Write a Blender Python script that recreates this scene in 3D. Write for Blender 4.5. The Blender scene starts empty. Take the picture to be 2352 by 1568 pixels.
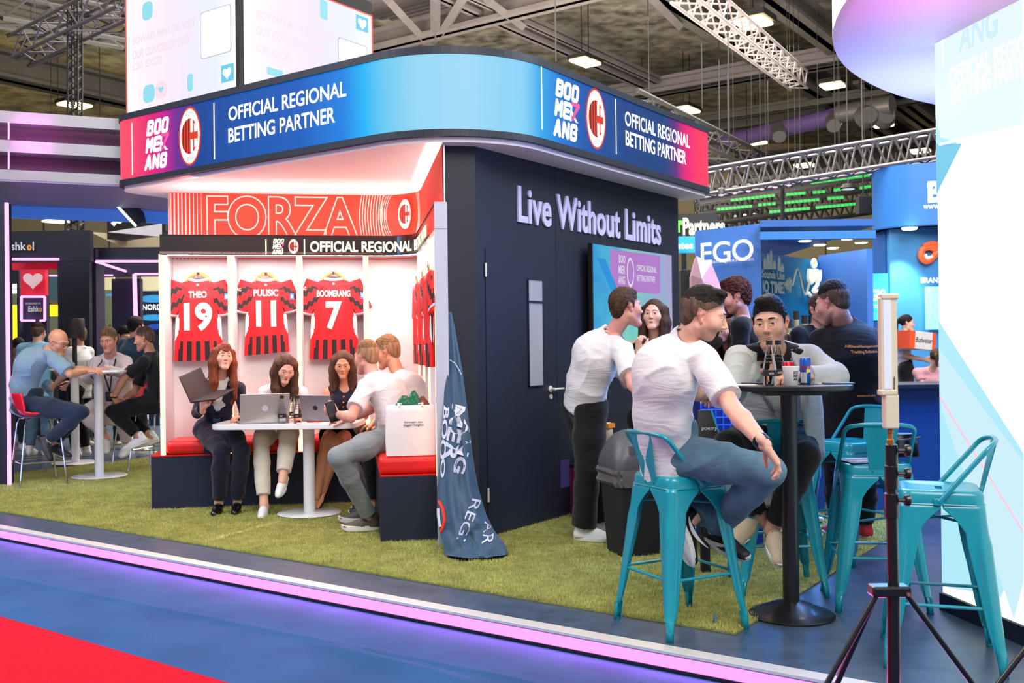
import bpy, bmesh, math, random
import numpy as np
from mathutils import Vector, Matrix
random.seed(7); np.random.seed(7)
PI = math.pi
scn = bpy.context.scene
COL = scn.collection
# ---------------------------------------------------------------- camera
F = 2286.7; CH = 1.38; ROLL = 0.012; PITCH = 0.0035
FW = Vector((0, math.cos(PITCH), math.sin(PITCH)))
_r = Vector((1, 0, -ROLL)).normalized()
UP = _r.cross(FW).normalized(); RT = FW.cross(UP).normalized()
cd = bpy.data.cameras.new('camera'); cam = bpy.data.objects.new('camera', cd); COL.objects.link(cam)
cd.lens = 35.0; cd.sensor_width = 36.0; cd.clip_end = 300; cd.clip_start = 0.05
cam.matrix_world = Matrix(((RT.x, UP.x, -FW.x, 0), (RT.y, UP.y, -FW.y, 0), (RT.z, UP.z, -FW.z, CH), (0, 0, 0, 1)))
cd.dof.use_dof = True; cd.dof.focus_distance = 5.1; cd.dof.aperture_fstop = 6.3
scn.camera = cam
# ---------------------------------------------------------------- light
def s2l(c):
    c = c / 255.0
    return c / 12.92 if c <= 0.04045 else ((c + 0.055) / 1.055) ** 2.4
def rgb(r, g, b): return (s2l(r), s2l(g), s2l(b), 1.0)
W = bpy.data.worlds.new('hall_air'); scn.world = W; W.use_nodes = True
W.node_tree.nodes['Background'].inputs[0].default_value = (0.80, 0.88, 1.0, 1)
W.node_tree.nodes['Background'].inputs[1].default_value = 0.55
def area(name, loc, target, size, power, color, sy=None, spread=None):
    l = bpy.data.lights.new(name, 'AREA'); l.energy = power; l.color = color[:3]
    l.shape = 'RECTANGLE'; l.size = size; l.size_y = sy or size
    if spread: l.spread = spread
    o = bpy.data.objects.new(name, l); COL.objects.link(o); o.location = loc
    d = Vector(target) - Vector(loc); o.rotation_euler = d.to_track_quat('-Z', 'Y').to_euler()
    return o
area('hall_lamp_front', (1.5, -1.0, 7.5), (0.5, 6, 0), 5.0, 820, (1.0, .95, .88))
area('hall_lamp_left', (-7, 5, 7.5), (-4, 8, 0), 5.0, 620, (.95, .95, 1.0))
area('right_booth_fill', (5.5, 7.5, 6.5), (5, 12, 1), 5.0, 850, (.9, .95, 1.0))  # added fill light, brightens the blue booth panels on the right
area('hall_lamp_back', (0, 20, 8.2), (0, 20, 0), 14.0, 4600, (1.0, .93, .84))
area('roof_fill_up', (0, 16, 5.0), (0, 17, 10), 16.0, 5200, (1.0, .88, .72))  # added upward fill that brightens the roof foil, not a fitting
area('blue_booth_glow', (2.9, 7.0, 2.2), (2.0, 6.2, 0), 1.2, 60, (.05, .3, 1.0))
area('blue_booth_low', (2.2, 7.6, .6), (1.9, 6.0, .0), .8, 22, (.02, .25, 1.0))
area('carpet_cyan', (-5.5, 4.5, 3.0), (-4.0, 5.5, 0), 1.0, 60, (.1, .55, 1.0))
scn.view_settings.view_transform = 'Standard'; scn.view_settings.look = 'None'
scn.view_settings.exposure = 0.0; scn.view_settings.gamma = 1.0
scn.view_settings.use_curve_mapping = False
try:
    scn.cycles.max_bounces = 8; scn.cycles.sample_clamp_indirect = 4.0; scn.cycles.use_denoising = True
except Exception: pass

# ---------------------------------------------------------------- points from the photograph, at real distances
def ray(px, py): return RT * ((px - 1176) / F) + UP * ((784 - py) / F) + FW
def at(px, py, Y):                       # the point on that line of sight at distance Y
    d = ray(px, py); return Vector((0, 0, CH)) + d * (Y / d.y)
def hz(px, py, z=0.0):                   # ... where it meets height z
    d = ray(px, py); return Vector((0, 0, CH)) + d * ((z - CH) / d.z)
def V(*a): return Vector(a)
ZV = V(0, 0, 1)
aA = math.radians(35.2); AX = V(math.sin(aA), math.cos(aA), 0); BX = V(-math.cos(aA), math.sin(aA), 0)
aC = math.radians(80.6); CX = V(math.sin(aC), math.cos(aC), 0); DX = V(math.cos(aC), -math.sin(aC), 0)   # DX comes towards the camera
def onplane(px, py, p0, n):              # line of sight meets a plane
    d = ray(px, py); o = V(0, 0, CH); t = (p0 - o).dot(n) / d.dot(n); return o + d * t

# ---------------------------------------------------------------- materials
MATS = {}
def nmat(name):
    m = bpy.data.materials.new(name); m.use_nodes = True; MATS[name] = m
    return m, m.node_tree, m.node_tree.nodes['Principled BSDF']
def mat(name, c, rough=0.5, metal=0.0, var=0.0, vs=8.0, bump=0.0, bs=60.0, spec=0.5, emis=None, es=1.0, alpha=1.0, trans=0.0, coat=0.0, sheen=0.0, stretch=None):
    m, t, b = nmat(name)
    if isinstance(c, tuple) and len(c) == 3: c = rgb(*c)
    b.inputs['Base Color'].default_value = c; b.inputs['Roughness'].default_value = rough
    b.inputs['Metallic'].default_value = metal; b.inputs['Specular IOR Level'].default_value = spec
    if coat: b.inputs['Coat Weight'].default_value = coat; b.inputs['Coat Roughness'].default_value = 0.1
    if sheen: b.inputs['Sheen Weight'].default_value = sheen
    if trans: b.inputs['Transmission Weight'].default_value = trans
    if alpha < 1: b.inputs['Alpha'].default_value = alpha
    if emis: b.inputs['Emission Color'].default_value = rgb(*emis); b.inputs['Emission Strength'].default_value = es
    if var or bump:
        tc = t.nodes.new('ShaderNodeTexCoord'); src = tc.outputs['Object']
        if stretch:
            mp = t.nodes.new('ShaderNodeMapping'); mp.inputs['Scale'].default_value = stretch
            t.links.new(src, mp.inputs[0]); src = mp.outputs[0]
    if var:
        n = t.nodes.new('ShaderNodeTexNoise'); n.inputs['Scale'].default_value = vs; n.inputs['Detail'].default_value = 5
        t.links.new(src, n.inputs['Vector'])
        h = t.nodes.new('ShaderNodeHueSaturation'); h.inputs['Color'].default_value = c
        mr = t.nodes.new('ShaderNodeMapRange'); mr.inputs[1].default_value = .3; mr.inputs[2].default_value = .7
        mr.inputs[3].default_value = 1 - var; mr.inputs[4].default_value = 1 + var
        t.links.new(n.outputs[0], mr.inputs[0]); t.links.new(mr.outputs[0], h.inputs['Value']); t.links.new(h.outputs[0], b.inputs['Base Color'])
    if bump:
        n = t.nodes.new('ShaderNodeTexNoise'); n.inputs['Scale'].default_value = bs; n.inputs['Detail'].default_value = 4
        t.links.new(src, n.inputs['Vector'])
        bp = t.nodes.new('ShaderNodeBump'); bp.inputs['Strength'].default_value = bump; bp.inputs['Distance'].default_value = 0.01
        t.links.new(n.outputs[0], bp.inputs['Height']); t.links.new(bp.outputs[0], b.inputs['Normal'])
    return m
def glow(name, c, s):
    m, t, b = nmat(name)
    b.inputs['Base Color'].default_value = (0, 0, 0, 1) if s > 0.3 else rgb(*c)
    b.inputs['Roughness'].default_value = 0.4
    b.inputs['Emission Color'].default_value = rgb(*c); b.inputs['Emission Strength'].default_value = s
    return m
def rampglow(name, stops, s, axis='X'):   # a lit display: colours run along U (or V)
    m, t, b = nmat(name); b.inputs['Base Color'].default_value = (0.01, 0.01, 0.01, 1); b.inputs['Roughness'].default_value = .5; b.inputs['Specular IOR Level'].default_value = .15
    uv = t.nodes.new('ShaderNodeUVMap'); sx = t.nodes.new('ShaderNodeSeparateXYZ'); cr = t.nodes.new('ShaderNodeValToRGB')
    t.links.new(uv.outputs[0], sx.inputs[0]); t.links.new(sx.outputs[axis], cr.inputs[0])
    e = cr.color_ramp.elements
    while len(e) > 1: e.remove(e[-1])
    e[0].position = stops[0][0]; e[0].color = rgb(*stops[0][1])
    for p, c in stops[1:]:
        x = e.new(p); x.color = rgb(*c)
    t.links.new(cr.outputs[0], b.inputs['Emission Color']); b.inputs['Emission Strength'].default_value = s
    return m

# ---------------------------------------------------------------- mesh builder
def wloc(p):
    w = V(0, 0, 0)
    while p: w = w + p.location; p = p.parent
    return w
class MB:
    def __init__(s): s.v = []; s.f = []; s.m = []; s.uv = {}
    def quad(s, a, b, c, d, m=0, uv=None):
        i = len(s.v); s.v += [a, b, c, d]; s.f.append((i, i + 1, i + 2, i + 3)); s.m.append(m)
        if uv: s.uv[len(s.f) - 1] = uv
        return s
    def box(s, c, size, ax=None, m=0):   # centre, sizes, axes
        X, Y_, Z_ = ax or (V(1, 0, 0), V(0, 1, 0), ZV)
        c = Vector(c); i = len(s.v)
        for dz in (-.5, .5):
            for dx, dy in ((-.5, -.5), (.5, -.5), (.5, .5), (-.5, .5)):
                s.v.append(c + X * (dx * size[0]) + Y_ * (dy * size[1]) + Z_ * (dz * size[2]))
        for f in ((0, 3, 2, 1), (4, 5, 6, 7), (0, 1, 5, 4), (1, 2, 6, 5), (2, 3, 7, 6), (3, 0, 4, 7)):
            s.f.append(tuple(i + k for k in f)); s.m.append(m)
        return s
    def prism(s, pts, off, m=0, caps=True):      # closed outline pts, extruded by off
        n = len(pts); i = len(s.v); s.v += [Vector(p) for p in pts] + [Vector(p) + off for p in pts]
        for k in range(n):
            s.f.append((i + k, i + (k + 1) % n, i + n + (k + 1) % n, i + n + k)); s.m.append(m)
        if caps: s.f.append(tuple(range(i + n - 1, i - 1, -1))); s.m.append(m); s.f.append(tuple(range(i + n, i + 2 * n))); s.m.append(m)
        return s
    def rings(s, rs, m=0, closed=True, caps=True):   # loft through rings of equal length
        n = len(rs[0]); i = len(s.v)
        for r in rs: s.v += [Vector(p) for p in r]
        for a in range(len(rs) - 1):
            for k in range(n if closed else n - 1):
                k2 = (k + 1) % n
                s.f.append((i + a * n + k, i + a * n + k2, i + (a + 1) * n + k2, i + (a + 1) * n + k)); s.m.append(m)
        if caps and closed:
            s.f.append(tuple(range(i + n - 1, i - 1, -1))); s.m.append(m)
            j = i + (len(rs) - 1) * n; s.f.append(tuple(range(j, j + n))); s.m.append(m)
        return s
    def tube(s, pts, r, n=8, m=0, caps=True, smooth=0):
        pts = [Vector(p) for p in pts]
        if smooth: pts = spline(pts, smooth)
        rr = r if isinstance(r, (list, tuple)) else [r] * len(pts)
        if len(rr) != len(pts): rr = [rr[0] + (rr[-1] - rr[0]) * k / (len(pts) - 1) for k in range(len(pts))]
        rs = []; t0 = (pts[1] - pts[0]).normalized(); u = t0.cross(ZV)
        if u.length < 1e-3: u = t0.cross(V(1, 0, 0))
        u.normalize()
        for k, p in enumerate(pts):
            t = (pts[min(k + 1, len(pts) - 1)] - pts[max(k - 1, 0)]).normalized()
            u = (u - t * u.dot(t)).normalized(); w = t.cross(u)
            rs.append([p + (u * math.cos(2 * PI * j / n) + w * math.sin(2 * PI * j / n)) * rr[k] for j in range(n)])
        return s.rings(rs, m, True, caps)
    def lathe(s, prof, c=(0, 0, 0), n=24, m=0, ax=None):    # prof: (radius, height)
        X, Y_, Z_ = ax or (V(1, 0, 0), V(0, 1, 0), ZV); c = Vector(c)
        rs = [[c + X * (max(r, 1e-4) * math.cos(2 * PI * j / n)) + Y_ * (max(r, 1e-4) * math.sin(2 * PI * j / n)) + Z_ * h for j in range(n)] for r, h in prof]
        return s.rings(rs, m, True, True)
    def arr(s, verts, faces, m=0):
        i = len(s.v); s.v += [Vector(p) for p in verts]
        for f in faces: s.f.append(tuple(i + k for k in f)); s.m.append(m)
        return s
    def make(s, name, mats, parent=None, smooth=False, bevel=0, seg=2, solid=0, subd=0, loc=None, ang=40):
        me = bpy.data.meshes.new(name)
        o = Vector(loc) if loc is not None else wloc(parent)
        me.from_pydata([(p[0] - o[0], p[1] - o[1], p[2] - o[2]) for p in s.v], [], s.f)
        if not isinstance(mats, (list, tuple)): mats = [mats]
        for mm in mats: me.materials.append(mm)
        for k, p in enumerate(me.polygons): p.material_index = s.m[k]
        if s.uv:
            ul = me.uv_layers.new(name='UVMap')
            for k, uv in s.uv.items():
                for li, c in zip(me.polygons[k].loop_indices, uv): ul.data[li].uv = c
        return mkobj(name, me, parent, smooth, bevel, seg, solid, subd, loc, ang)
def mkobj(name, me, parent=None, smooth=False, bevel=0, seg=2, solid=0, subd=0, loc=None, ang=40):
    me.validate(); me.update()
    ob = bpy.data.objects.new(name, me); COL.objects.link(ob)
    if parent:
        ob.parent = parent
        if loc is not None: ob.location = Vector(loc) - wloc(parent)
    elif loc is not None: ob.location = loc
    if smooth:
        me.shade_smooth()
        if ang < 180:
            me.set_sharp_from_angle(angle=math.radians(ang))
    if solid: md = ob.modifiers.new('solid', 'SOLIDIFY'); md.thickness = solid; md.offset = 0
    if bevel: md = ob.modifiers.new('bevel', 'BEVEL'); md.width = bevel; md.segments = seg; md.limit_method = 'ANGLE'; md.angle_limit = math.radians(35)
    if subd: md = ob.modifiers.new('sub', 'SUBSURF'); md.levels = subd; md.render_levels = subd
    return ob
def spline(pts, k):
    pts = [Vector(p) for p in pts]; out = []
    P = [pts[0] * 2 - pts[1]] + pts + [pts[-1] * 2 - pts[-2]]
    for i in range(1, len(P) - 2):
        for j in range(k):
            t = j / k; a, b, c, d = P[i - 1], P[i], P[i + 1], P[i + 2]
            out.append(0.5 * ((2 * b) + (c - a) * t + (2 * a - 5 * b + 4 * c - d) * t * t + (3 * b - a - 3 * c + d) * t ** 3))
    out.append(pts[-1]); return out
def tag(o, label, cat, group=None, kind=None):
    o['label'] = label; o['category'] = cat
    if group: o['group'] = group
    if kind: o['kind'] = kind
    return o
def thing(name, loc, label, cat, group=None, rz=0):
    o = bpy.data.objects.new(name, None); COL.objects.link(o); o.location = loc; o.rotation_euler[2] = rz
    o.empty_display_size = .1
    return tag(o, label, cat, group)
def struct(o): o['kind'] = 'structure'; return o
def part(o, label): o['label'] = label; return o
def copy_tree(o, parent=None):
    c = o.copy(); COL.objects.link(c); c.parent = parent
    for ch in list(o.children): copy_tree(ch, c)
    return c
def text_mesh(s, bold=0.0, shear=0.0, spacing=1.0, line=1.0, align='LEFT'):
    cu = bpy.data.curves.new('t', 'FONT'); cu.body = s; cu.offset = bold; cu.shear = shear; cu.space_character = spacing
    cu.space_line = line; cu.align_x = align; cu.resolution_u = 5; cu.fill_mode = 'FRONT'
    ob = bpy.data.objects.new('t', cu); COL.objects.link(ob)
    dg = bpy.context.evaluated_depsgraph_get(); me = bpy.data.meshes.new_from_object(ob.evaluated_get(dg))
    vs = np.array([v.co[:] for v in me.vertices]); fs = [tuple(p.vertices) for p in me.polygons]
    bpy.data.objects.remove(ob); bpy.data.curves.remove(cu); bpy.data.meshes.remove(me)
    return vs, fs
def text(name, s, p0, right, up, m, parent=None, thick=0.0, bold=0.0, shear=0.0, spacing=1.0, line=1.0, align='LEFT', warp=None):
    """lettering stretched over the parallelogram p0, p0+right, p0+up"""
    vs, fs = text_mesh(s, bold, shear, spacing, line, align)
    lo = vs.min(0); hi = vs.max(0); n = right.cross(up).normalized(); mb = MB()
    def place(v, k):
        a = (v[0] - lo[0]) / (hi[0] - lo[0]); b = (v[1] - lo[1]) / (hi[1] - lo[1])
        p = p0 + right * a + up * b + n * k
        return warp(p) if warp else p
    N = len(vs); mb.v = [place(v, thick) for v in vs]; mb.f = list(fs); mb.m = [0] * len(fs)
    if thick:
        mb.v += [place(v, 0) for v in vs]
        from collections import Counter
        ed = {}
        for f in fs:
            for a, b in zip(f, f[1:] + f[:1]):
                k = (min(a, b), max(a, b)); ed[k] = None if k in ed else (a, b)
        for k, e in ed.items():
            if e: mb.f.append((e[0], N + e[0], N + e[1], e[1])); mb.m.append(0)
    return mb.make(name, m, parent)
def flat(name, pts, m, parent=None, n=None, off=0.0, thick=0.0):     # flat outline shape, optionally a little thick
    pts = [Vector(p) for p in pts]
    if n is not None: pts = [p + n * off for p in pts]
    if thick: return MB().prism(pts, n * thick).make(name, m, parent)
    mb = MB(); mb.v = pts; mb.f = [tuple(range(len(pts)))]; mb.m = [0]; return mb.make(name, m, parent)
def ell_pts(c, rx, uy, n=40, a0=0, a1=2 * PI): return [c + rx * math.cos(a0 + (a1 - a0) * k / n) + uy * math.sin(a0 + (a1 - a0) * k / n) for k in range(n if a1 - a0 > 6.28 else n + 1)]
def roundrect(c, x, y, w, h, r, k=5):
    out = []
    for cx, cy, a in ((w / 2 - r, h / 2 - r, 0), (-w / 2 + r, h / 2 - r, PI / 2), (-w / 2 + r, -h / 2 + r, PI), (w / 2 - r, -h / 2 + r, 1.5 * PI)):
        for j in range(k + 1):
            t = a + PI / 2 * j / k; out.append(c + x * (cx + r * math.cos(t)) + y * (cy + r * math.sin(t)))
    return out
# ================================================================ materials
mat('carpet_blue', (52, 90, 140), .95, var=.12, vs=3, bump=.5, bs=350, spec=.1)
mat('carpet_red', (206, 24, 44), .95, var=.08, vs=40, bump=.5, bs=350, spec=.1)
mat('vinyl', (60, 76, 98), .36, var=.25, vs=9, bump=.05, bs=90, spec=.6)
mat('turf', (150, 150, 84), .95, var=.3, vs=14, bump=.8, bs=260, spec=.1)
mat('aluminium', (226, 222, 218), .4, metal=.35, bump=.05, bs=30)
mat('alu_dull', (128, 124, 126), .45, metal=.7)
mat('black', (12, 12, 16), .5); mat('black_soft', (22, 22, 25), .8, bump=.2, bs=200)
mat('navy_wall', (21, 26, 42), .55, bump=.08, bs=160, var=.05)
mat('navy_dark', (14, 24, 50), .6)
mat('rim_dark', (30, 38, 52), .5)
mat('soffit', (235, 232, 240), .5)
mat('white_panel', (238, 236, 238), .45)
mat('grey_panel', (196, 200, 216), .5)
mat('white', (240, 240, 240), .4); mat('white_gloss', (240, 240, 242), .22, coat=.3)
mat('lilac', (188, 184, 226), .5)
mat('forza_red', (236, 58, 40), .45)
mat('red_vinyl', (225, 22, 22), .38, coat=.2, bump=.1, bs=60)
mat('cream_wall', (206, 190, 150), .9, var=.05, vs=.6)
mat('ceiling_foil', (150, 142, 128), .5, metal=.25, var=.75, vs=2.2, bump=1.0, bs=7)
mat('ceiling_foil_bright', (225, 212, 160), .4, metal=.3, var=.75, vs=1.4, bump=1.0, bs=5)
mat('steel_beam', (92, 88, 82), .6, var=.15, vs=1)
mat('steel_light', (112, 105, 106), .55, var=.15, vs=1)
mat('duct', (150, 145, 140), .4, metal=.5, bump=.5, bs=8)
mat('rig_black', (22, 22, 24), .6)
glow('neon_pink', (255, 120, 250), 2.2); glow('neon_edge', (255, 150, 255), 2.4)
glow('led_floor', (255, 108, 236), 3.0)
glow('locker_strip', (255, 178, 120), 4.5)
glow('locker_lamp', (255, 224, 210), 60.0); glow('locker_lamp_low', (255, 228, 220), 190.0)
glow('lamp_warm', (255, 225, 150), 14.0); glow('lamp_white', (255, 246, 225), 8.0)
glow('led_text', (255, 255, 255), 1.25); glow('led_black_text', (255, 255, 225), 1.4)
glow('led_red', (226, 62, 36), 1.0); glow('led_dark_red', (120, 20, 16), .8)
glow('led_screen_line', (255, 90, 80), 1.0)
glow('arrow_pink', (250, 90, 170), 1.0); glow('arrow_blue', (90, 150, 250), 1.0)

class Path:                                   # a rounded line on plan; (s, out, z) -> world
    def __init__(s, pts, rad, out):
        P = [Vector((p[0], p[1], 0)) for p in pts]; q = [P[0]]
        for i in range(1, len(P) - 1):
            r = rad[i - 1]; a = (P[i - 1] - P[i]).normalized(); b = (P[i + 1] - P[i]).normalized()
            th = math.acos(max(-1, min(1, a.dot(b)))); d = r / math.tan(th / 2); t1 = P[i] + a * d; t2 = P[i] + b * d
            cc = P[i] + (a + b).normalized() * (r / math.sin(th / 2))
            a1 = math.atan2((t1 - cc).y, (t1 - cc).x); a2 = math.atan2((t2 - cc).y, (t2 - cc).x)
            while a2 - a1 > PI: a2 -= 2 * PI
            while a2 - a1 < -PI: a2 += 2 * PI
            k = max(4, int(abs(a2 - a1) * 14)); q += [cc + V(math.cos(a1 + (a2 - a1) * j / k), math.sin(a1 + (a2 - a1) * j / k), 0) * r for j in range(k + 1)]
        q.append(P[-1]); s.p = q; s.L = [0]; s.o = out
        for a, b in zip(q, q[1:]): s.L.append(s.L[-1] + (b - a).length)
        s.len = s.L[-1]; s.rng = (0, s.len)
    def orient(s, t, p):
        s.o = 1; s.o = 1 if (s(t, 1) - s(t)).dot(p - s(t)) > 0 else -1; return s
    def __call__(s, t, out=0, z=0):
        i = 0
        while i < len(s.L) - 2 and s.L[i + 1] < t: i += 1
        d = (s.p[i + 1] - s.p[i]); l = d.length or 1; p = s.p[i] + d * ((t - s.L[i]) / l)
        n = V(d.y, -d.x, 0) / l * s.o
        return V(p.x, p.y, z) + n * out
    def s_at(s, px, py=600):                   # arc length where a line of sight crosses
        best = None
        a, b = s.rng
        for k in range(0, 1601):
            t = a + (b - a) * k / 1600; p = s(t); e = abs((p.x) / p.y - (px - 1176) / F - ROLL * (784 - py) / F)
            if best is None or e < best[0]: best = (e, t)
        return best[1]
    def wall(s, name, z0, z1, m, out=0, s0=0, s1=None, th=0, parent=None, step=.25, slices=None):
        s1 = s1 if s1 is not None else s.len
        ts = sorted(set([s0, s1] + [t for t in s.L if s0 < t < s1])); mb = MB()
        for a, b in zip(ts, ts[1:]):
            ea, eb = a + 1e-6, b - 1e-6
            p = [s(ea, out, z0), s(eb, out, z0), s(eb, out, z1), s(ea, out, z1)]
            ua, ub = (a - s0) / (s1 - s0), (b - s0) / (s1 - s0)
            mb.quad(*p, uv=[(ua, 0), (ub, 0), (ub, 1), (ua, 1)])
        o = mb.make(name, m, parent)
        if th: md = o.modifiers.new('solid', 'SOLIDIFY'); md.thickness = th; md.offset = -1
        return o

# ================================================================ setting: floors and hall
O = hz(1688, 1458)                              # front right corner of the turf
def AB(a, b, z=0): p = O + AX * a + BX * b; return V(p.x, p.y, z)
EG = hz(1000, 1386)                             # inner edge of the silver trim
eb = (EG - O).dot(BX); ea = (EG - O).dot(AX)   # trim line offset along A
st = MB().box(AB(12 + ea, 5, -.05), (40, 24, .1), (BX, AX, ZV)).make('floor', MATS['vinyl']); struct(st)
tw = MB(); back = 5.6; leftb = 9.2
tw.prism([AB(0, 0, .001), AB(0, leftb, .001), AB(back, leftb, .001), AB(back, 0, .001)], V(0, 0, .008))
turf = tw.make('turf_floor', MATS['turf']); struct(turf)
# turf blades
N = 260000
ra = (np.random.rand(N) ** 1.6) * 6.0; rb = np.random.rand(N) * 9.2
bx = O.x + AX.x * ra + BX.x * rb; by = O.y + AX.y * ra + BX.y * rb
an = np.random.rand(N) * 2 * PI; hh = .010 + .012 * np.random.rand(N); wd = .0016 + .0012 * np.random.rand(N)
tv = np.zeros((N, 3, 3), np.float32)
tv[:, 0] = np.stack([bx - np.cos(an) * wd, by - np.sin(an) * wd, np.full(N, .008)], 1)
tv[:, 1] = np.stack([bx + np.cos(an) * wd, by + np.sin(an) * wd, np.full(N, .008)], 1)
tv[:, 2] = np.stack([bx + np.random.randn(N) * .006, by + np.random.randn(N) * .006, .008 + hh], 1)
def npmesh(name, verts, faces, k):
    me = bpy.data.meshes.new(name); nv = len(verts); nf = len(faces)
    me.vertices.add(nv); me.vertices.foreach_set('co', np.ascontiguousarray(verts, np.float32).ravel())
    me.loops.add(nf * k); me.loops.foreach_set('vertex_index', np.ascontiguousarray(faces, np.int32).ravel())
    me.polygons.add(nf); me.polygons.foreach_set('loop_start', np.arange(0, nf * k, k, dtype=np.int32))
    me.update(calc_edges=True); return me
me = npmesh('turf_pile', tv.reshape(-1, 3), np.arange(N * 3).reshape(-1, 3), 3)
bm_ = mat('turf_blade', (176, 176, 102), .8, spec=.2, var=.28, vs=5)
me.materials.append(bm_); tp = bpy.data.objects.new('turf_pile', me); COL.objects.link(tp)
tag(tp, 'short olive green artificial turf pile covering the stand floor', 'artificial grass', kind='stuff')
# pale worn line across the turf
flat('turf_seam_line', [hz(455, 1243, .0095), hz(640, 1194, .0095), hz(646, 1197, .0095), hz(463, 1248, .0095)], mat('turf_seam', (166, 172, 110), .9)); struct(bpy.data.objects['turf_seam_line'])
# stand edge
def edge(name, a0, a1, z0, z1, m, b0=-9, b1=13, kind=True, parent=None):
    o = MB().box(AB(ea + (a0 + a1) / 2, (b0 + b1) / 2, (z0 + z1) / 2), (b1 - b0, abs(a1 - a0), z1 - z0), (BX, AX, ZV)).make(name, m, parent, bevel=.002)
    if kind: struct(o)
    return o
edge('trim_1', -.085, 0, -.012, .004, MATS['aluminium'])
edge('trim_2', -.085, -.072, -.016, -.012, MATS['alu_dull'])
edge('platform_front', -.072, .2, -.10, -.012, MATS['rim_dark'])
ls = edge('led_strip', -.080, -.072, -.072, -.016, MATS['led_floor'], kind=False)
tag(ls, 'long glowing pink light strip along the platform edge', 'light strip')
edge('trim_3', -.085, -.072, -.09, -.072, MATS['black'])
area('led_strip_light', tuple(AB(ea - .10, 2.5, -.045)), tuple(AB(ea - .6, 2.5, -.16)), 13.0, 48, (1.0, .14, .55), .04)
# aisle carpets (with soft ridges)
def carpet(name, m, a0, a1, b0, b1, z, ridges):
    na, nb = 170, 420; vs = []
    for i in range(na + 1):
        for j in range(nb + 1):
            a = a0 + (a1 - a0) * i / na; b = b0 + (b1 - b0) * j / nb; h = 0
            for (x0, y0, dx, dy, L, wv, hg) in ridges:
                p = AB(a, b); u = (p.x - x0) * dx + (p.y - y0) * dy; w = -(p.x - x0) * dy + (p.y - y0) * dx
                if abs(u) < L: h += hg * math.exp(-(w / wv) ** 2) * math.cos(u / L * PI / 2) ** .5
            q = AB(a, b, z + h); vs.append(q)
    fs = [(i * (nb + 1) + j, i * (nb + 1) + j + 1, (i + 1) * (nb + 1) + j + 1, (i + 1) * (nb + 1) + j) for i in range(na) for j in range(nb)]
    mb = MB().arr(vs, fs); o = mb.make(name, m, smooth=True, ang=180); return struct(o)
r1a = hz(0, 1324, -.09); r1b = hz(900, 1502, -.09); dv = (r1b - r1a).normalized()
r2 = hz(900, 1520, -.09); r3 = hz(60, 1397, -.09); r4 = hz(270, 1440, -.09)
carpet('aisle_carpet_floor', MATS['carpet_blue'], ea - .075, ea - 3.6, -3.5, 8.5, -.09,
       [(r1a.x, r1a.y, dv.x, dv.y, 9, .02, .006), (r2.x, r2.y, .8, -.6, .5, .035, .014), (r3.x, r3.y, .95, .1, .06, .02, .02), (r4.x, r4.y, .95, .1, .07, .015, .012)])
ra_ = hz(0, 1417, -.084); rb_ = hz(517, 1568, -.084); rd = (rb_ - ra_).normalized()
nn = V(rd.y, -rd.x, 0); nn = nn if nn.y < 0 else -nn
struct(MB().prism([ra_ - rd * 6, rb_ + rd * 2, rb_ + rd * 2 + nn * 5, ra_ - rd * 6 + nn * 5], V(0, 0, .006)).make('red_carpet_floor', MATS['carpet_red']))
# hall shell
HB = V(0, 44, 0)
struct(MB().box(V(0, 20, -.16), (140, 120, .1)).make('hall_floor', mat('hall_floor', (60, 74, 100), .5)))
def beigewall(name, c, w, ax, h=12):
    o = struct(MB().box(c + V(0, 0, h / 2 - .1), (w, .3, h), (ax, V(-ax.y, ax.x, 0), ZV)).make(name, MATS['cream_wall']))
    k = 0
    for i in range(int(w / 3)):                      # the panels' joints stand proud as battens
        pc = c + ax * (-w / 2 + 1.5 + 3 * i) + V(0, 0, h / 2) - V(-ax.y, ax.x, 0) * .16
        j = MB().box(pc, (.06, .05, h), (ax, V(-ax.y, ax.x, 0), ZV)).make('joint_batten', MATS['steel_light'], o)
    return o
beigewall('wall_back', V(4, 46, 0), 96, V(1, 0, 0))
beigewall('wall_left', V(-34, 10, 0), 60, V(.5, .866, 0))
CZ = 10.5
struct(MB().quad(*[V(x, y, CZ) for x, y in ((-60, -8), (60, -8), (60, 60), (-60, 60))]).make('ceiling', MATS['ceiling_foil']))
# brighter foil-lined bay on the left
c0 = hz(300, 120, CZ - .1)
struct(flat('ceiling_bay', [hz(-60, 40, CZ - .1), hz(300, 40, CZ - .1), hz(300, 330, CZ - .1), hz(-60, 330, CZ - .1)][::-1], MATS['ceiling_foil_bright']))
# girders
def beam(name, px, py, d, L0, L1, w, h, m, z=9.3, label=None):
    p = hz(px, py, z); c = p + d * ((L1 + L0) / 2); L = L1 - L0; n = V(-d.y, d.x, 0)
    mb = MB()                                       # an I-section: two flanges and a web
    for zc, ww, hh_ in ((h / 2, w * .3, h), (.05, w, .1), (h - .05, w, .1)): mb.box(c + V(0, 0, zc), (L, ww, hh_), (d, n, ZV))
    o = mb.make(name, m); o['label'] = label or ''; return struct(o)
for k, (px, py, L0, L1, w, h) in enumerate(((1530, 10, -9, 26, .75, .7), (1905, 107, -9, 12, .6, .6), (2041, 233, -3, 14, .6, .6), (1150, 60, -5, 9, .3, .4), (0, 182, -6, 30, .9, .8), (1100, 8, -3, 9, .2, .25), (0, 40, -4, 20, .35, .4), (440, 30, -6, 9, .3, .3))):
    beam('ceiling_girder', px, py, AX, L0, L1, w, h, MATS['steel_beam'] if k not in (3, 5) else MATS['steel_light'])
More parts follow.
